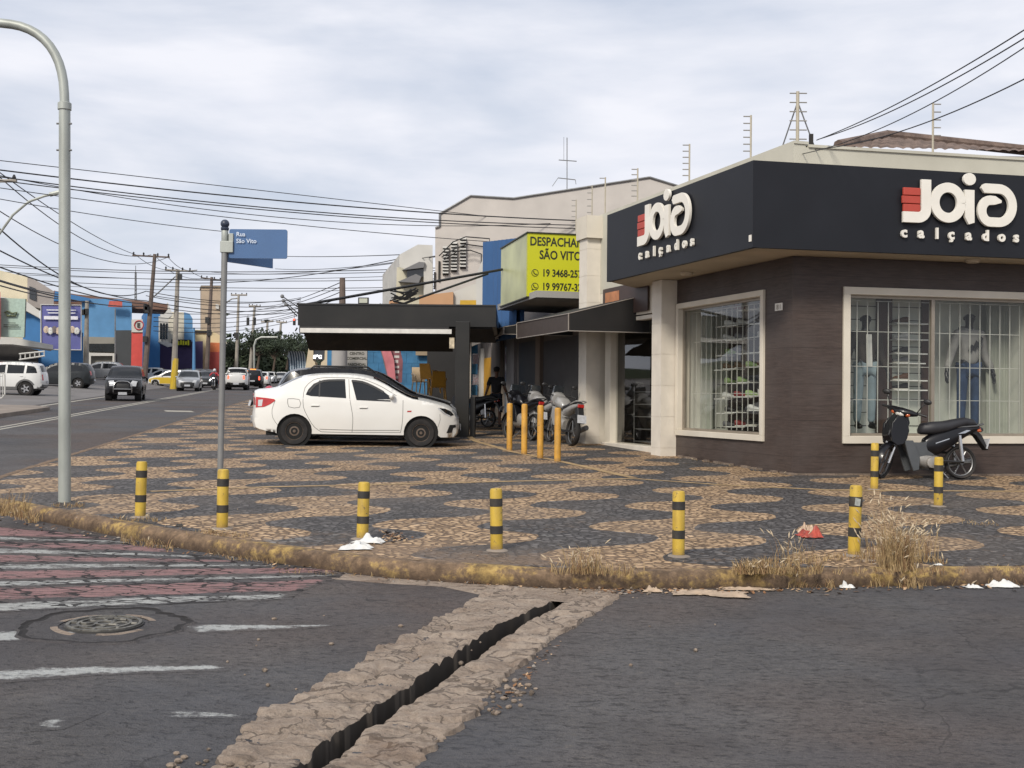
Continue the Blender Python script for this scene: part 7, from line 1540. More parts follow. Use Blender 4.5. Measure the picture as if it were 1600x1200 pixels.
for i in range(5200):
    x = random.uniform(at(338, 570, 165).x, at(500, 570, 165).x); p = V((x, 165+random.uniform(-1.5, 1.5), G(x, 165)+abs(random.gauss(0, 2.0))+random.uniform(0, 1.5))); s = random.uniform(.25, .6); u = V((random.gauss(0, 1), random.gauss(0, 1), random.gauss(0, 1))).normalized(); w = u.orthogonal().normalized(); hedge.add([p-u*s, p-w*s*.6, p+u*s, p+w*s*.6], [(0, 1, 2, 3)])
o = hedge.build('far_greenery', M_leaf); tag(o, 'dark mass of far greenery closing the end of the street', 'greenery'); kind(o, 'stuff')
hl_ = MB(); n = 40; vs = []
for i in range(n+1):
    x = -420+840*i/n; z = G(x, 380)+6+5*noise.noise(V((i*0.35, 0, 0))); vs += [(x, 380, G(x, 380)-3), (x, 380, z), (x, 460, G(x, 460)-3)]
hl_.add(vs, [f for i in range(n) for f in ((3*i, 3*i+3, 3*i+4, 3*i+1), (3*i+1, 3*i+4, 3*i+5, 3*i+2))]); kind(hl_.build('hills', M_leaf), 'structure')
# ================================================================== poles and wires
random.seed(21)
M_concp = mat('pole_concrete', (0.30, 0.275, 0.24), 0.85, 0.15, 3, dirt=0.3); M_wood = mat('pole_wood', (0.13, 0.10, 0.085), 0.9, 0.2, 3); M_wire = mat('wire_black', (0.02, 0.02, 0.022), 0.6)
def upole(base, top, Yp, r, label, arm=None, m=M_concp, lamp=None, name='utility_pole', foot=None, gear=None):
    a, b_ = at(*base, Yp), at(*top, Yp); t = thing(name, label, 'pole', a, 0, 'utility poles along the street')
    MB().tube([a-UP*0.4, b_], [r*1.25, r*0.75], 10).build('shaft', m, t, world=True, smooth=True)
    if foot: p = at(*foot, Yp); MB().tube([a-UP*0.3, p], [r*1.45, r*1.2], 10).build('yellow_foot', M_ypaint, t, world=True)
    if arm:
        for (p, q) in arm:
            P_, Q_ = at(*p, Yp), at(*q, Yp); MB().tube([P_, Q_], 0.07*Yp/90, 6).build('crossarm', m, t, world=True)
            for k_ in (0.03, 0.3, 0.68, 0.97): c = P_.lerp(Q_, k_); MB().lathe([(0.05, 0), (0.09, 0.06), (0.05, 0.12), (0.08, 0.2), (0.02, 0.28)], (c.x, c.y, c.z), 8).build('insulator', M_trim, t, world=True)
    if lamp:
        for pts in lamp: MB().tube([at(x, y, Yp) for x, y in pts], 0.035*Yp/60, 6).build('lamp_arm', M_metal, t, world=True, smooth=True)
    for (x, y) in (gear or ()): c = at(x, y, Yp-0.3); MB().cbox((c.x, c.y, c.z), 0.3*Yp/90, 0.3, 0.45*Yp/90).build('equipment_box', M_trim, t, world=True)
    return t
upole((226, 582), (242, 397), 88, 0.17, 'leaning dark wooden pole with a wide crossarm beside the red parking totem', [((207, 399), (265, 402))], M_wood, [[(233, 470), (250, 455), (274, 432)]], gear=[(228, 480), (230, 484), (227, 530)])
upole((271, 603), (278, 421), 92, 0.2, 'concrete pole with a yellow painted foot and a crossarm', [((258, 421.5), (298, 424))], M_concp, [[(290, 424), (308, 422)]], foot=(274, 560), gear=[(281, 433)])
upole((322, 590), (331, 433), 120, 0.2, 'utility pole standing before the tan water tower', [((314, 434), (345, 438))], M_wood, gear=[(324, 500), (327, 520)])
upole((369, 578), (373, 460), 140, 0.18, 'thin pole right of the name post with a curved lamp arm', [((361, 461), (386, 461))], M_concp, [[(372, 466), (362, 467), (352, 474)]], gear=[(369, 524)])
upole((391, 575), (398, 477), 150, 0.2, 'slim pole carrying two dark traffic lights', [((389, 478), (407, 479))], M_concp, gear=[(394, 528)])
upole((415, 573), (418, 502), 165, 0.2, 'far slim pole among the trees, nearer the traffic lights', [((408, 503), (427, 502))]); upole((434, 573), (439, 504), 165, 0.2, 'far slim pole among the trees, nearer the kiosk', [((432, 503), (448, 504))])
upole((134, 600), (136, 470), 92, 0.19, 'square concrete pole beside the violet billboard', gear=[(135, 487), (131, 488)]); upole((535, 560), (535, 434), 62, 0.2, 'pole stump rising behind the kiosk left of the floodlight', m=M_wood)
upole((180, 590), (180, 482), 100, 0.06, 'thin service mast in front of the bright blue building', m=M_metal); upole((303, 588), (303, 512), 98, 0.12, 'blue painted post at the purple storefront', m=M_bluel)
def tlight(px, py0, py1, Yt, lab, red=False):
    a, b_ = at(px-2, py1, Yt), at(px+2, py0, Yt); t = thing('traffic_light', lab, 'traffic light', (a.x, Yt, a.z), 0, 'traffic lights over the far junction'); MB().box(a.x, b_.x, Yt, Yt+0.25, a.z, b_.z).build('housing', M_trim, t, world=True)
    for k_ in range(3): z = b_.z-(b_.z-a.z)*(k_+0.5)/3; MB().lathe([(0.11, -0.06), (0.11, 0.0)], ((a.x+b_.x)/2, Yt, z), 10, axis='Y').build('lens', M_tailon if (red and k_ == 0) else M_trim, t, world=True)
    MB().tube([((a.x+b_.x)/2, Yt+0.1, b_.z), ((a.x+b_.x)/2, Yt+0.1, b_.z+0.4)], 0.03, 5).build('hanger', M_metal, t, world=True)
tlight(387, 496, 508, 140, 'dark traffic light hanging farther from the kiosk'); tlight(397.5, 496, 508, 141, 'dark traffic light hanging beside the slim pole'); tlight(459.5, 498, 508, 120, 'traffic light glowing red beside the kiosk corner', True)
sl_ = thing('street_lamp', 'grey street lamp with a long horizontal arm before the dark trees', 'street lamp', at(397, 575, 130)); MB().tube([at(x, y, 130) for x, y in ((397, 576), (397, 540), (400, 531), (408, 527), (434, 527))], 0.11, 8).build('mast', M_galv, sl_, world=True, smooth=True)
sl2 = thing('street_lamp', 'curved lamp arm reaching in from the frame edge below the tall pole arm', 'street lamp', at(-15, 385, 40)); MB().tube([at(x, y, 40) for x, y in ((-20, 390), (0, 364), (20, 336), (45, 315), (70, 306), (84, 303))], 0.045, 8).build('lamp_arm', M_galv, sl2, world=True, smooth=True); MB().tube([at(78, 304, 40), at(94, 300, 40)], 0.08, 8).build('lamp_head', M_galv, sl2, world=True, smooth=True); MB().tube([at(-20, 700, 40), at(-20, 300, 40)], 0.13, 10).build('pole', M_concp, sl2, world=True)
cab = thing('crossarm_end', 'grey crossarm end with an insulator at the frame edge', 'crossarm', at(-20, 283, 38)); MB().tube([at(-60, 283, 38), at(26, 282.5, 38)], 0.06, 6).build('crossarm', M_concp, cab, world=True); MB().lathe([(0.04, 0), (0.07, 0.05), (0.03, 0.15)], tuple(at(22, 280, 38)), 8).build('insulator', M_trim, cab, world=True)
def wire(a, Ya, b_, Yb, sag, r, label, group='overhead wires', n=26, name='power_line'):
    P_, Q_ = at(*a, Ya), at(*b_, Yb); pts = [P_.lerp(Q_, i/n)-UP*(sag*4*(i/n)*(1-i/n)) for i in range(n+1)]; o = MB().tube(pts, r, 5).build(name, M_wire, smooth=True); return tag(o, label, 'wire', group)
# thick bundle sweeping left to right across the sky
for i, (a, b_, sg2, r) in enumerate((((-60, 244), (760, 338), 0.0, .014), ((-60, 258), (910, 345), 0.25, .024), ((-60, 268), (910, 352), 0.35, .020), ((-60, 274), (900, 357), 0.30, .018), ((-60, 285), (800, 380), 0.2, .014), ((-60, 262), (860, 349), 0.7, .014), ((-60, 300), (352, 362), 0.1, .014))):
    wire(a, 36, b_, 46, sg2, r, 'dark overhead cable sweeping from the frame edge to the grey hall, within the upper bundle', 'upper cable bundle')
for i, (a, b_, Yb_, sg2, r) in enumerate((((-40, 240), (212, 398), 88, 0.4, .022), ((-30, 250), (236, 398), 88, 1.2, .022), ((-60, 290), (262, 402), 88, 1.4, .022))): wire(a, 40, b_, Yb_, sg2, r, 'thin conductor descending to the wooden crossarm', 'conductors to the wooden pole')
for i, (a, b_) in enumerate((((212, 398), (262, 422)), ((240, 397), (278, 421)), ((262, 401), (296, 423)), ((262, 422), (316, 435)), ((296, 423), (343, 437)))): wire(a, 88, b_, 92+20*(i > 2), 0.25, .022, 'short conductor strung between the crossarms of neighbouring poles', 'conductors between poles')
for i, (a, b_, sg2) in enumerate((((-60, 300), (228, 455), 1.7), ((-60, 360), (229, 470), 0.6), ((-60, 395), (229, 475), 0.4), ((-60, 420), (229, 478), 0.5), ((-60, 428), (120, 470), 0.2), ((-60, 418), (110, 462), 0.2))): wire(a, 45, b_, 88, sg2, .035, 'sagging dark telephone cable running to the wooden pole', 'telephone cables on the far side')
for i, (y0, y1, r) in enumerate(((410, 418, .03), (413, 422, .025), (420, 435, .025), (430, 447, .025), (437, 450, .02), (424, 428, .02), (455, 468, .03), (462, 476, .03), (470, 482, .035), (476, 487, .03))): wire((-60 if i < 6 else 228, y0), 90, (700 if i < 6 else 470, y1), 80 if i < 6 else 100, 0.5, r, 'thin wire crossing low over the far street', 'wires over the far street')
for i, (y0, y1) in enumerate(((430, 405), (452, 465), (478, 470), (486, 478), (492, 486), (500, 492), (507, 498))): wire((240, y0+10), 90, (620 if i < 1 else 470, y1), 70 if i < 1 else 120, 0.6, .028, 'wire running between the far poles and the kiosk corner', 'wires to the kiosk corner')
for i, (a, b_) in enumerate((((398, 478), (535, 440)), ((398, 482), (535, 447)), ((398, 490), (535, 455)), ((398, 500), (535, 463)))): wire(a, 150, b_, 62, 0.5, .025, 'cable climbing from the far junction to the pole stump', 'cables to the pole stump')
for i, (a, b_, sg2) in enumerate((((624, 398), (350, 395), .2), ((680, 400), (430, 420), .3), ((700, 398), (330, 425), .5))): wire(a, 58, b_, 100, sg2, .022, 'thin wire leaving the white house towards the far street', 'wires from the white house')
sv = at(1272, 216, 18.9)
for i, (b_, r, sg2) in enumerate((((1700, -18), .008, 0.12), ((1700, -4), .008, 0.15), ((1700, 5), .007, 0.25), ((1700, 70), .008, 0.22))):
    st_ = ((1276, 219), (1278, 218), (1240, 243), (1262, 234))[i]; wire(st_, 18.7, b_, 11, sg2, r, ['uppermost', 'second', 'third', 'lowest'][i]+' service cable rising from the shop corner to the sky', 'service cables over the shoe shop')
# ================================================================== PEOPLE, MANNEQUINS, MOTORCYCLES
def skin_mesh(name, nodes, edges, m, parent, sub=2, root=0):
    me = bpy.data.meshes.new(name); me.from_pydata([n[0] for n in nodes], edges, []); me.materials.append(m)
    o = bpy.data.objects.new(name, me); SC.collection.objects.link(o); o.parent = parent
    sk = o.modifiers.new('skin', 'SKIN'); sk.use_smooth_shade = True
    for i, n in enumerate(nodes):
        r = n[1]; r = r if isinstance(r, tuple) else (r, r); d = me.skin_vertices[0].data[i]; d.radius = r; d.use_root = (i == root)
    sb = o.modifiers.new('sub', 'SUBSURF'); sb.levels = sub; sb.render_levels = sub
    # freeze to a plain mesh
    dg = bpy.context.evaluated_depsgraph_get(); nm = bpy.data.meshes.new_from_object(o.evaluated_get(dg)); nm.name = name; o.modifiers.clear(); o.data = nm
    nm.polygons.foreach_set('use_smooth', [True]*len(nm.polygons)); return o
def chain(nodes, edges, pts, start=None):
    prev = start
    for p, r in pts:
        nodes.append((tuple(p), r)); i = len(nodes)-1
        if prev is not None: edges.append((prev, i))
        prev = i
    return prev
def figure(name, label, cat, loc, rz, H, P, mats, top='tee', legs='trousers', extras=None, group=None, headless=False):
    """P: joints in units of a 1.75 m figure facing -Y: dict hipL, kneeL, ankleL, toeL, shoL, elbL, wriL, handL ..."""
    t = thing(name, label, cat, loc, rz, group); k = H/1.75
    J = {a: V(b)*k for a, b in P.items()}
    skin, shirt, trous, shoe_, hair = mats
    n, e = [], []; n.append((tuple(J['pel']), (0.125*k, 0.10*k)))
    sp = chain(n, e, [(J['pel'].lerp(J['chest'], .5), (0.115*k, .09*k)), (J['chest'], (0.14*k, .10*k)), (J['neck'], 0.055*k), (J['chin'], .055*k), (J['head'], (.076*k, .09*k)), (J['head']+V((0, 0, .07*k)), (.07*k, .08*k))], 0)
    ch = 2
    for s in 'LR':
        hd_ = chain(n, e, [(J['sho'+s], .058*k), (J['elb'+s], .042*k), (J['wri'+s], .028*k), (J['hand'+s], (.038*k, .02*k))], ch)
        d = (J['hand'+s]-J['wri'+s]).normalized(); side_ = V((1, 0, 0)) if s == 'L' else V((-1, 0, 0)); w = d.cross(V((0, 1, 0))).normalized()
        for f in range(4):
            b_ = J['hand'+s]+V((0, (f-1.5)*.019*k, 0)); L_ = (.07, .08, .075, .058)[f]*k; chain(n, e, [(b_+d*.03*k, .0095*k), (b_+d*(.03*k+L_*.6), .0085*k), (b_+d*(.03*k+L_)-side_*.012*k, .007*k)], hd_)
        b_ = J['wri'+s].lerp(J['hand'+s], .4); chain(n, e, [(b_+V((0, -.035*k, 0)), .011*k), (b_+V((0, -.05*k, 0))+d*.04*k, .009*k)], hd_-1)
        chain(n, e, [(J['hip'+s], .085*k), (J['knee'+s], .058*k), (J['knee'+s].lerp(J['ank'+s], .35), .056*k), (J['ank'+s], .036*k), (J['toe'+s], (.036*k, .024*k))], 0)
    body = skin_mesh('body', n, e, skin, t)
    # face and ears
    hd0 = J['head']; f = MB(); fd = V((0, -1, 0))
    f.ball(hd0+V((0, -.088*k, -.005*k)), .013*k, .02*k, .022*k, 8)
    for sx in (-1, 1): f.ball(hd0+V((sx*.078*k, .01*k, 0)), .012*k, .022*k, .032*k, 8)
    f.build('nose_and_ears', skin, body, smooth=True)
    ey = MB(); [ey.ball(hd0+V((sx*.03*k, -.083*k, .02*k)), .011*k, .006*k, .007*k, 8) for sx in (-1, 1)]; ey.ball(hd0+V((0, -.083*k, -.045*k)), .022*k, .006*k, .005*k, 8); ey.build('eyes_and_mouth', M_trim, body)
    # top
    n, e = [], []; n.append((tuple(J['pel']+V((0, 0, -.03*k))), (.158*k, .13*k)))
    chain(n, e, [(J['pel'].lerp(J['chest'], .5), (.148*k, .12*k)), (J['chest'], (.165*k, .125*k)), (J['neck']-V((0, 0, .035*k)), .075*k)], 0)
    for s in 'LR':
        if top == 'tee': chain(n, e, [(J['sho'+s], .078*k), (J['sho'+s].lerp(J['elb'+s], .75), .068*k)], 2)
        else: chain(n, e, [(J['sho'+s], .082*k), (J['elb'+s], .062*k), (J['wri'+s].lerp(J['elb'+s], .08), .05*k)], 2)
    skin_mesh('jacket' if top == 'jacket' else 'shirt', n, e, shirt, t)
    n, e = [], []; n.append((tuple(J['pel']-V((0, 0, .05*k))), (.125*k, .105*k)))
    for s in 'LR':
        if legs == 'shorts': chain(n, e, [(J['hip'+s], .105*k), (J['hip'+s].lerp(J['knee'+s], .9), .095*k)], 0)
        else: chain(n, e, [(J['hip'+s], .092*k), (J['knee'+s], .072*k), (J['knee'+s].lerp(J['ank'+s], .5), .064*k), (J['ank'+s]+V((0, 0, .01*k)), .055*k)], 0)
    skin_mesh('shorts' if legs == 'shorts' else 'trousers', n, e, trous, t)
    for s in 'LR':
        d = (J['toe'+s]-J['ank'+s]); d.z = 0; d.normalize(); n, e = [], []; b_ = J['ank'+s].copy(); b_.z = J['toe'+s].z
        n.append((tuple(b_-d*.04*k+V((0, 0, .012*k))), .042*k)); chain(n, e, [(b_+d*.06*k, .04*k), (b_+d*.16*k, .034*k)], 0); skin_mesh('shoe', n, e, shoe_, t)
    if hair:
        hm = MB(); hm.ball(hd0+V((0, .012*k, .055*k)), .090*k, .104*k, .083*k, 14); hm.build('hair', hair, t, smooth=True)
    return t, J, k
def pose(stride=0.0, arm=0.12, lean=0.0):
    P = dict(pel=(0, 0, .96), chest=(0, -.01+lean, 1.30), neck=(0, lean, 1.48), chin=(0, -.015+lean, 1.56), head=(0, -.02+lean, 1.625))
    for s, sx in (('L', 1), ('R', -1)):
        st = stride*sx
        P['hip'+s] = (sx*.095, 0, .90); P['knee'+s] = (sx*.11, -st*.5-.03*(abs(stride) > 0), .50); P['ank'+s] = (sx*.115, -st+.02, .085+.03*(st < 0)); P['toe'+s] = (sx*.13, -st-.12, .045)
        P['sho'+s] = (sx*.185, lean, 1.40); P['elb'+s] = (sx*(.22+arm*.3), lean+.03+st*.3, 1.12); P['wri'+s] = (sx*(.23+arm), lean-.03+st*.5, .88); P['hand'+s] = (sx*(.235+arm), lean-.04+st*.55, .80)
    return P
M_skin = mat('skin_brown', (0.16, 0.085, 0.055), 0.6); M_bshirt = mat('shirt_black', (0.012, 0.012, 0.015), 0.8, 0.3, 3); M_short = mat('shorts_navy', (0.018, 0.022, 0.035), 0.8); M_capb = mat('cap_black', (0.01, 0.01, 0.01), 0.7)
pw = gps(775, 668); Pp = pose(stride=0.16, arm=0.10)
person, J, k_ = figure('person', 'person in black shirt, dark shorts and cap walking away with a pale bag', 'person', pw, pi-0.1, 1.72, Pp, (M_skin, M_bshirt, M_short, M_trim, mat('hair_black', (0.01, 0.008, 0.007), 0.8)), 'tee', 'shorts')
cpb = MB(); cpb.ball(J['head']+V((0, .0, .075*k_)), .098*k_, .112*k_, .068*k_, 14); cpb.prism([J['head']+V((x, y, .06)) for x, y in ((-.08, -.06), (.08, -.06), (.065, -.17), (0, -.195), (-.065, -.17))], (0, 0, .008)); cpb.build('cap', M_capb, person, smooth=True)
bgm = MB(); hb_ = V(J['handL'])
vs = []; 
bgm.lathe([(0.01, 0.02), (0.05, -0.06), (0.09, -0.15), (0.12, -0.28), (0.10, -0.36), (0.02, -0.38)], (0, 0, 0), 10); o = bgm.build('plastic_bag', mat('bag_pale', (0.5, 0.5, 0.5), 0.5, 0.15, 14), smooth=True)
Mw = wm(person); hp = Mw @ (hb_+V((0, 0, -.06))); o.location = hp; o.scale = (1, 0.6, 1); tag(o, 'pale plastic bag hanging from the walking person\'s hand', 'bag')
# ---- mannequins
M_mann = mat('mannequin_black', (0.012, 0.012, 0.014), 0.35); M_hoodie = mat('hoodie_grey', (0.25, 0.245, 0.235), 0.85, 0.1, 12); M_jean = mat('jeans_dark', (0.022, 0.045, 0.10), 0.85, 0.25, 10); M_jean2 = mat('jeans_pale', (0.20, 0.26, 0.29), 0.85, 0.2, 6); M_tee = mat('tee_white', (0.6, 0.6, 0.57), 0.8); M_jack = mat('jacket_brown', (0.03, 0.024, 0.019), 0.8, 0.3, 6); M_shb = mat('shoe_black2', (0.01, 0.01, 0.01), 0.5)
def in_window(px, py_foot, d): s, z = onplane(px, py_foot, C0-NR*d, DR.xy); return wallpos(C0, DR, s, z)-NR*d
faceout = rzR
def mann(px, pyh, pyf, d, label, mats, top, leg, arm):
    p = in_window(px, pyf, d); s_, zt_ = onplane(px, pyh, C0-NR*d, DR.xy); H = (zt_-p.z)*1.0
    t, J, k = figure('mannequin', label, 'mannequin', p, faceout, H, pose(0.0, arm), mats, top, leg, group='mannequins in the wide shop window'); return t, J, k
mt, J, k = mann(1513, 484, 676, 0.62, 'black mannequin in a grey hooded sweatshirt and dark jeans', (M_mann, M_hoodie, M_jean, M_shb, None), 'jacket', 'trousers', 0.14)
hm = MB(); hm.tube([J['neck']+V((.09*cos(a)*k, .05*k+.08*sin(a)*k, -.01*k+.02*sin(a))) for a in [i*2*pi/12 for i in range(13)]], .035*k, 8); hm.build('hood', M_hoodie, mt, smooth=True)
for i, (a, b_) in enumerate(((-.10, 1.16), (-.03, 1.19), (.04, 1.22))):   # three slanting bars on the chest
    q = [V((a*k, -.135*k, b_*k)), V(((a+.045)*k, -.135*k, (b_-.03)*k)), V(((a+.10)*k, -.135*k, (b_+.06+.03*i)*k)), V(((a+.055)*k, -.135*k, (b_+.09+.03*i)*k))]; MB().prism(q, (0, -.004, 0)).build('chest_bar', M_trim, mt)
mt, J, k = mann(1351, 486, 671, 0.55, 'black mannequin in an open dark jacket, white tee and pale jeans', (M_mann, M_jack, M_jean2, M_shb, None), 'jacket', 'trousers', 0.12)
MB().prism([V((-.05*k, -.128*k, .93*k)), V((.045*k, -.128*k, .93*k)), V((.03*k, -.128*k, 1.40*k)), V((-.06*k, -.128*k, 1.40*k))], (0, -.012, 0)).build('tee_front', M_tee, mt, bevel=0.004)
# ---- motorcycles
def poly_part(name, pts, w, m, parent, yc=0.0, bevel=0.012, w2=None):
    return MB().prism([(x, yc-w/2, z) for x, z in pts], (0, w, 0)).build(name, m, parent, bevel=bevel, segs=3)
def taper_part(name, secs, m, parent):   # secs: (x, z, half width, half height) smooth loft
    k = 14; vs = []
    for x, z, w, h in secs:
        for j in range(k): a = 2*pi*j/k; ca, sa = cos(a), sin(a); vs.append((x, w*abs(ca)**0.75*(1 if ca > 0 else -1), z+h*abs(sa)**0.75*(1 if sa > 0 else -1)))
    n = len(secs); fs = [(i*k+j, i*k+(j+1) % k, (i+1)*k+(j+1) % k, (i+1)*k+j) for i in range(n-1) for j in range(k)]+[tuple(range(k-1, -1, -1)), tuple((n-1)*k+j for j in range(k))]
    o = MB().add(vs, fs).build(name, m, parent, smooth=True, angle=60); bm = bmesh.new(); bm.from_mesh(o.data); bmesh.ops.recalc_face_normals(bm, faces=bm.faces); bm.to_mesh(o.data); bm.free(); return o
def bike_wheel(parent, x, r, w, rimm, name='wheel', rz=0.0, z=None, spokes=6):
    t = MB(); t.lathe([(r-.045, -w*.3), (r-.02, -w/2), (r-.004, -w*.25), (r, 0), (r-.004, w*.25), (r-.02, w/2), (r-.045, w*.3)], k=32, axis='Y'); 
    o = bpy.data.objects.new(name, None); bpy.data.objects.remove(o)
    tw = MB(); prof = [(r-.045, -w*.3), (r-.02, -w/2), (r-.004, -w*.25), (r, 0), (r-.004, w*.25), (r-.02, w/2), (r-.045, w*.3), (r-.05, 0), (r-.045, -w*.3)]; kk = 32; vs = []
    for a, b_ in prof:
        for j in range(kk): an = 2*pi*j/kk; vs.append((a*cos(an), b_, a*sin(an)))
    tw.add(vs, [(i*kk+j, (i+1)*kk+j, (i+1)*kk+(j+1) % kk, i*kk+(j+1) % kk) for i in range(len(prof)-1) for j in range(kk)]); o = tw.build(name, M_tyre, parent, smooth=True); o.location = (x, 0, z or r); o.rotation_euler = (0, 0, rz)
    rm = MB(); rm.tube([((r-.055)*cos(a), 0, (r-.055)*sin(a)) for a in [i*2*pi/32 for i in range(33)]], .014, 6); rm.tube([(0, -.05, 0), (0, .05, 0)], .035, 10)
    for j in range(spokes): a = 2*pi*j/spokes; rm.tube([(.03*cos(a), 0, .03*sin(a)), ((r-.06)*cos(a), 0, (r-.06)*sin(a))], .011, 5)
    rm.build('rim', rimm, o, smooth=True); return o
M_mblk = mat('bike_black', (0.006, 0.006, 0.008), 0.3, 0.1, 2, spec=0.35, coat=0.15); M_mgrey = mat('bike_grey', (0.065, 0.07, 0.075), 0.5, 0.15, 5); M_seat = mat('seat_vinyl', (0.02, 0.02, 0.024), 0.55); M_rimg = mat('bike_rim', (0.2, 0.2, 0.2), 0.4, metal=0.7); M_eng = mat('engine_alloy', (0.32, 0.30, 0.27), 0.45, 0.2, 12, metal=0.5)
M_orl = mat('indicator_orange', (0.45, 0.09, 0.02), 0.2, coat=0.8); M_clear = mat('lamp_cover', (0.55, 0.53, 0.48), 0.12, 0.2, 20, coat=0.8)
def scooter(name, label, loc, rz, lean=0.0, bodym=M_mblk, tailm=None, steer=RAD(-38), sc=1.0):
    t = thing(name, label, 'motorcycle', loc, rz, 'motorcycles parked by the shops'); t.rotation_euler = (lean, 0, rz); t.scale = (sc, sc, sc)
    # x forward, rear axle at 0
    bike_wheel(t, 0.0, .255, .085, M_rimg)
    fk = thing('steering', 'x', 'x'); del fk['label']; del fk['category']; bpy.data.objects.remove(fk)
    head = V((.98, 0, .80)); ax = V((1.22, 0, .265)); d = (head-ax).normalized()
    R_ = Matrix.Rotation(-steer, 3, d)
    def S_(p): p = V(p); return tuple(head+R_ @ (p-head))
    def steer_obj(mb): mb.v = [S_(p) for p in mb.v]; return mb
    # front wheel rotated about steering axis
    r = .265; kk = 32; w = .08; prof = [(r-.045, -w*.3), (r-.02, -w/2), (r-.004, -w*.25), (r, 0), (r-.004, w*.25), (r-.02, w/2), (r-.045, w*.3), (r-.05, 0), (r-.045, -w*.3)]; mb = MB(); vs = [(ax.x+a*cos(2*pi*j/kk), b_, ax.z+a*sin(2*pi*j/kk)) for a, b_ in prof for j in range(kk)]
    mb.add(vs, [(i*kk+j, (i+1)*kk+j, (i+1)*kk+(j+1) % kk, i*kk+(j+1) % kk) for i in range(len(prof)-1) for j in range(kk)]); fw_ = steer_obj(mb).build('wheel', M_tyre, t, smooth=True)
    mb = MB(); mb.tube([(ax.x+(r-.055)*cos(a), 0, ax.z+(r-.055)*sin(a)) for a in [i*2*pi/32 for i in range(33)]], .014, 6)
    for j in range(6): a = 2*pi*j/6; mb.tube([(ax.x, 0, ax.z), (ax.x+(r-.06)*cos(a), 0, ax.z+(r-.06)*sin(a))], .011, 5)
    steer_obj(mb).build('rim', M_rimg, fw_, smooth=True)
    mb = MB(); [mb.tube([(ax.x, sy*.07, ax.z), (1.06, sy*.07, .62)], .022, 8) for sy in (-1, 1)]; steer_obj(mb).build('fork', M_chrome, t, smooth=True)
    mb = MB(); vs = []
    for i in range(12):
        a = RAD(-15+i*14); 
        for sy in (-1, -.6, 0, .6, 1): vs.append((ax.x+(r+.035)*cos(a), sy*.06, ax.z+(r+.035-abs(sy)**3*.03)*sin(a)))
    mb.add(vs, [(i*5+j, (i+1)*5+j, (i+1)*5+j+1, i*5+j+1) for i in range(11) for j in range(4)]); steer_obj(mb).build('front_fender', bodym, t, smooth=True)
    # front cover between fork and handlebar
    o = poly_part('front_cover', [(1.14, .56), (1.20, .66), (1.15, .80), (1.06, .94), (.97, 1.02), (.87, .99), (.84, .84), (.91, .68), (1.01, .58)], .22, bodym, t, bevel=.02)
    for sy in (-1, 1):
        poly_part('leg_shield', [(1.15, .84), (1.17, .70), (1.16, .56), (1.08, .50), (.98, .52), (.92, .60), (.88, .72), (.90, .86), (.98, .95), (1.06, .94)], .05, bodym, t, sy*.13)
        poly_part('inner_shield', [(.96, .58), (.82, .58), (.72, .34), (.74, .14), (.83, .12), (.90, .34)], .04, M_mgrey, t, sy*.13)
    poly_part('centre_tunnel', [(.92, .56), (.62, .55), (.50, .60), (.42, .42), (.52, .28), (.74, .27), (.82, .36)], .16, M_mgrey, t)
    taper_part('seat', [(.66, .73, .04, .04), (.60, .76, .11, .085), (.44, .77, .145, .10), (.25, .79, .15, .09), (.10, .83, .14, .08), (-.06, .865, .13, .07), (-.20, .85, .11, .06), (-.29, .80, .05, .03)], M_seat, t)
    taper_part('tail_cover', [(.58, .50, .08, .12), (.42, .53, .13, .19), (.2, .62, .14, .16), (.0, .71, .13, .12), (-.18, .765, .10, .075), (-.31, .775, .06, .035)], tailm or bodym, t)
    MB().cbox((-.30, 0, .765), .04, .12, .06).build('tail_light', M_tail, t, bevel=0.01)
    [MB().ball((-.26, sy*.12, .73), .035, .025, .025, 8).build('indicator', M_orl, t, smooth=True) for sy in (-1, 1)]
    poly_part('rear_fender', [(-.16, .70), (-.24, .66), (-.40, .44), (-.44, .44), (-.34, .66), (-.26, .74)], .13, M_trim, t)
    MB().obox((-.40, -.09, .46), (0.0, .18, 0), (-.05, 0, .15), (.012, 0, .004)).build('number_plate', M_plate, t)
    taper_part('engine', [(.72, .30, .08, .08), (.58, .27, .11, .11), (.42, .27, .10, .10), (.32, .27, .06, .06)], M_eng, t)
    mb = MB(); [mb.lathe([(.085, sy*.10), (.08, sy*.135), (.05, sy*.145), (.001, sy*.145)], (.52, 0, .25), 18, axis='Y') for sy in (-1, 1)]; mb.build('crank_case', M_eng, t, smooth=True)
    mb = MB(); mb.tube([(.62, -.1, .17), (.4, -.14, .15), (.15, -.15, .20), (-.30, -.16, .30)], [.018, .02, .042, .045], 12); mb.build('exhaust', M_rimg, t, smooth=True)
    mb = MB(); [mb.tube([(.40, sy*.09, .28), (0, sy*.09, .255)], .02, 6) for sy in (-1, 1)]; mb.build('swing_arm', M_trim, t)
    [MB().tube([(.02, sy*.11, .27), (.06, sy*.11, .66)], .028, 10).build('shock_absorber', M_chrome, t, smooth=True) for sy in (-1, 1)]
    MB().tube([(.02, -.11, .40), (.52, -.13, .42)], .02, 6).build('chain_guard', M_trim, t)
    MB().tube([(.5, 0, .16), (.5, .17, .15), (.5, .2, .155)], .012, 6).build('foot_peg', M_trim, t)
    MB().tube([(.42, .08, .2), (.36, .30, .012)], .012, 6).build('side_stand', M_rimg, t)
    MB().tube([(.12, -.10, .78), (-.22, -.11, .80), (-.36, -.07, .83), (-.38, 0, .84), (-.36, .07, .83), (-.22, .11, .80), (.12, .10, .78)], .012, 6).build('grab_rail', M_rimg, t, smooth=True)
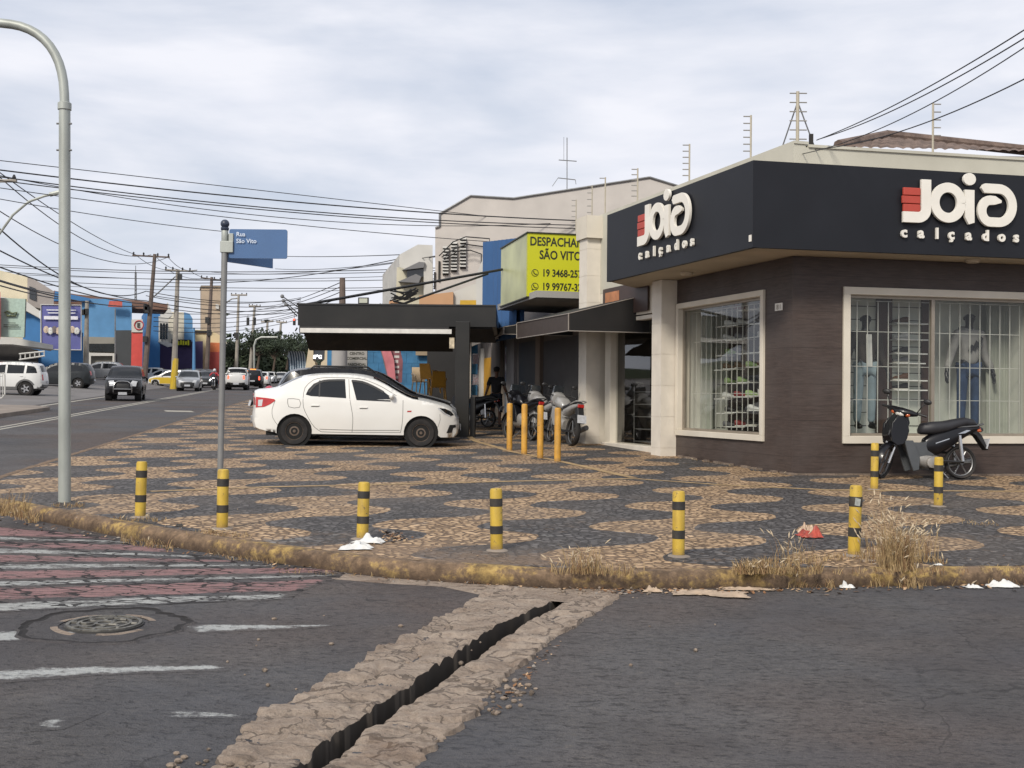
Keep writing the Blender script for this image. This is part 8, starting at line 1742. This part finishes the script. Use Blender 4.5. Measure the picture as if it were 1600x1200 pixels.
    # steering head: bars, cover, lamp
    mb = MB(); mb.tube([(.86, -.34, 1.03), (.90, -.2, 1.04), (.93, 0, 1.02), (.90, .2, 1.04), (.86, .34, 1.03)], .013, 8); hb = steer_obj(mb).build('handlebar', M_trim, t, smooth=True)
    mb = MB(); [mb.tube([(.905, sy*.22, 1.04), (.86, sy*.345, 1.03)], .019, 8) for sy in (-1, 1)]; steer_obj(mb).build('grips', M_trim, hb, smooth=True)
    k = 12; vs = []
    for x, y, z, w_, h_ in ((.93, -.23, 1.03, .03, .025), (.95, -.15, 1.03, .055, .05), (.975, -.06, 1.02, .075, .065), (.98, 0, 1.02, .08, .07), (.975, .06, 1.02, .075, .065), (.95, .15, 1.03, .055, .05), (.93, .23, 1.03, .03, .025)):
        for j in range(k): a = 2*pi*j/k; vs.append((x+w_*cos(a), y, z+h_*sin(a)))
    steer_obj(MB().add(vs, [(i*k+j, (i+1)*k+j, (i+1)*k+(j+1) % k, i*k+(j+1) % k) for i in range(6) for j in range(k)]+[tuple(range(k)), tuple(6*k+k-1-j for j in range(k))])).build('handlebar_cover', bodym, t, smooth=True)
    mb = MB(); mb.ball((1.02, 0, .995), .045, .075, .045, 12); steer_obj(mb).build('headlamp', M_clear, t, smooth=True)
    mb = MB(); [mb.ball((.995, sy*.105, 1.0), .035, .045, .032, 10) for sy in (-1, 1)]; steer_obj(mb).build('indicator_pair', M_orl, t, smooth=True)
    for sy in (-1, 1):
        mb = MB(); mb.tube([(.89, sy*.2, 1.05), (.92, sy*.26, 1.16), (.90, sy*.30, 1.22)], .008, 6); o = steer_obj(mb).build('mirror_stem', M_trim, t)
        mb = MB(); mb.ball((.90, sy*.32, 1.25), .025, .065, .042, 12); steer_obj(mb).build('mirror', M_trim, o, smooth=True)
    return t
ps = gps(1501, 749); pf_ = gps(1380, 745)
ang = atan2(-DR.y, -DR.x)+RAD(-4)
b1 = scooter('motorcycle', 'black step-through motorcycle leaning on its stand before the wide shop window', V((ps.x, ps.y, ps.z)), ang, lean=RAD(4), steer=RAD(-46), sc=1.04)
# emblem on the tail cover
MB().prism([(.10, .135, .68), (-.05, .125, .74), (-.12, .118, .735), (-.02, .13, .69)], (0, .004, 0)).build('silver_emblem', M_chrome, b1)
MB().prism([(.46, .135, .545), (.24, .142, .615), (.24, .142, .60), (.46, .135, .53)], (0, .004, 0)).build('trim_strip', M_chrome, b1)
# standing motorcycles by the shops
M_mwh = mat('bike_white', (0.30, 0.295, 0.285), 0.35, coat=0.3)
def roadster(name, label, loc, rz, m, lean=0.06, sc=1.0, lit=False):
    t = thing(name, label, 'motorcycle', loc, rz, 'motorcycles parked by the shops'); t.rotation_euler = (lean, 0, rz); t.scale = (sc, sc, sc)
    bike_wheel(t, 0, .31, .12, M_rimg, spokes=5); bike_wheel(t, 1.34, .305, .10, M_rimg, spokes=5)
    MB().tube([(1.34, -.09, .305), (1.12, -.08, .92)], .026, 8).build('fork', M_chrome, t, smooth=True); MB().tube([(1.34, .09, .305), (1.12, .08, .92)], .026, 8).build('fork', M_chrome, t, smooth=True)
    taper_part('fuel_tank', [(.55, .84, .08, .05), (.68, .90, .15, .11), (.85, .94, .17, .13), (1.0, .92, .13, .11), (1.08, .88, .06, .06)], m, t)
    taper_part('seat', [(.62, .83, .07, .03), (.45, .82, .13, .05), (.2, .85, .14, .05), (-.02, .91, .13, .05), (-.2, .93, .08, .03)], M_seat, t)
    taper_part('tail_cover', [(.5, .72, .10, .09), (.2, .78, .13, .09), (-.05, .84, .12, .07), (-.28, .88, .08, .04)], m, t); MB().cbox((-.31, 0, .86), .04, .14, .07).build('tail_light', M_tail, t, bevel=.01)
    taper_part('fairing', [(1.02, .98, .16, .14), (1.16, 1.02, .17, .17), (1.28, .98, .12, .13), (1.35, .93, .05, .06)], m, t); MB().ball((1.31, 0, .93), .06, .09, .06, 12).build('headlamp', M_headon if lit else M_clear, t, smooth=True)
    poly_part('wind_shield', [(1.12, 1.13), (1.26, 1.09), (1.16, 1.3), (1.10, 1.3)], .24, M_dkgl, t)
    taper_part('engine', [(.42, .42, .10, .12), (.6, .45, .15, .17), (.85, .45, .14, .17), (1.0, .48, .07, .1)], M_eng, t); poly_part('side_panel', [(.98, .84), (1.02, .62), (.85, .42), (.62, .40), (.66, .62), (.8, .80)], .34, m, t)
    poly_part('rear_fender', [(-.12, .80), (-.3, .84), (-.46, .50), (-.42, .48)], .14, M_trim, t); MB().obox((-.47, -.10, .50), (0, .20, 0), (.04, 0, .17), (.012, 0, 0)).build('number_plate', M_plate, t)
    MB().tube([(.75, -.13, .32), (.5, -.17, .26), (.2, -.19, .32), (-.25, -.2, .42)], [.025, .025, .055, .055], 12).build('exhaust', M_rimg, t, smooth=True)
    MB().box(-.02, .5, -.11, -.08, .29, .34).build('swing_arm', M_trim, t); MB().box(-.02, .5, .08, .11, .29, .34).build('swing_arm', M_trim, t)
    hb = MB().tube([(.98, -.36, 1.06), (1.06, -.2, 1.09), (1.08, 0, 1.06), (1.06, .2, 1.09), (.98, .36, 1.06)], .014, 8).build('handlebar', M_trim, t, smooth=True)
    for sy in (-1, 1): o = MB().tube([(1.03, sy*.24, 1.08), (1.08, sy*.33, 1.28)], .008, 6).build('mirror_stem', M_trim, t); MB().ball((1.08, sy*.36, 1.3), .02, .07, .045, 12).build('mirror', M_trim, o, smooth=True)
    MB().tube([(.1, -.12, .88), (-.3, -.12, .96), (-.36, 0, .97), (-.3, .12, .96), (.1, .12, .88)], .013, 6).build('grab_rail', M_mwh if m is M_mwh else M_trim, t, smooth=True)
    MB().tube([(.5, .1, .2), (.45, .3, .01)], .013, 6).build('side_stand', M_rimg, t); vs = []
    for i in range(10):
        a = RAD(20+i*15)
        for sy in (-1, 0, 1): vs.append((1.34+.345*cos(a), sy*.07, .305+(.345-abs(sy)*.02)*sin(a)))
    MB().add(vs, [(i*3+j, (i+1)*3+j, (i+1)*3+j+1, i*3+j+1) for i in range(9) for j in range(2)]).build('front_fender', m, t, smooth=True); return t
wb = roadster('motorcycle', 'white road motorcycle with its plate towards the camera beside the cream pillar', gps(893, 697), RAD(108), M_mwh, 0.10)
roadster('motorcycle', 'white motorcycle partly hidden behind the third amber bollard', gps(862, 695)+V((0, 1.0, 0.019)), RAD(112), M_mwh, 0.10)
roadster('motorcycle', 'black motorcycle standing in the shade behind the second amber bollard', gps(834, 694)+V((0, 1.4, 0.027)), RAD(115), M_mblk, 0.08)
scooter('motorcycle', 'black motorcycle parked between the dark square post and the walking person', gps(762, 668), RAD(150), lean=0.1)
# ---- riders in the street
M_redj = mat('rider_red', (0.40, 0.03, 0.04), 0.7); M_helm = mat('helmet_white', (0.6, 0.6, 0.6), 0.25, coat=0.5); M_helmb = mat('helmet_black', (0.02, 0.02, 0.02), 0.25, coat=0.5)
def ridepose():
    P = dict(pel=(0, .0, .90), chest=(0, -.14, 1.22), neck=(0, -.20, 1.38), chin=(0, -.23, 1.46), head=(0, -.24, 1.53))
    for s, sx in (('L', 1), ('R', -1)):
        P['hip'+s] = (sx*.10, -.02, .86); P['knee'+s] = (sx*.24, -.42, .72); P['ank'+s] = (sx*.20, -.20, .32); P['toe'+s] = (sx*.20, -.36, .27)
        P['sho'+s] = (sx*.19, -.17, 1.33); P['elb'+s] = (sx*.33, -.40, 1.14); P['wri'+s] = (sx*.32, -.62, 1.08); P['hand'+s] = (sx*.32, -.69, 1.07)
    return P
def rider(px, D, head, jm, hm_, lab, blab, lit=False):
    p = V((ray(px, 590).x*D, D, 0)); p.z = G(p.x, p.y); bk = roadster('motorcycle', blab, p, head, M_mblk, 0.0, lit=lit); bk['group'] = 'motorcycles ridden in the street'
    q = p+V((cos(head), sin(head), 0))*.30; q.z = p.z; t, J, k = figure('person', lab, 'person', q, head+pi/2, 1.75, ridepose(), (M_skin, jm, M_short, M_trim, None), 'jacket', 'trousers', group='riders in the street')
    MB().ball(J['head']+V((0, .01, .03)), .125, .145, .135, 14).build('helmet', hm_, t, smooth=True)
rider(336, 92, AWAY+pi, M_redj, M_helm, 'person in a red jacket and white helmet riding towards the camera beside the name post', 'dark motorcycle ridden towards the camera beside the name post', True)
rider(457, 118, AWAY, M_redj, M_helmb, 'person in red on a motorcycle riding away beside the striped shelter', 'small dark motorcycle riding away beside the striped shelter')
hl2 = MB(); hl2.ball((0, 0, 0.13), .14, .16, .13, 12); o = hl2.build('red_helmet', mat('helmet_red', (0.45, 0.02, 0.05), 0.25, coat=0.7), smooth=True); o.location = V((ray(421, 600).x*34, 34, at(421, 608, 34).z)); tag(o, 'round red helmet showing just above the white sedan boot', 'helmet')
o.location.z = G(o.location.x, 34, SWH)+0.78
hs = thing('motorcycle', 'x', 'motorcycle') ; bpy.data.objects.remove(hs)
sb_ = roadster('motorcycle', 'motorcycle hidden behind the white sedan boot under the red helmet', V((ray(421, 600).x*34-0.15, 33.8, G(-7, 34, SWH))), RAD(30), M_mblk, 0.08, 0.9)
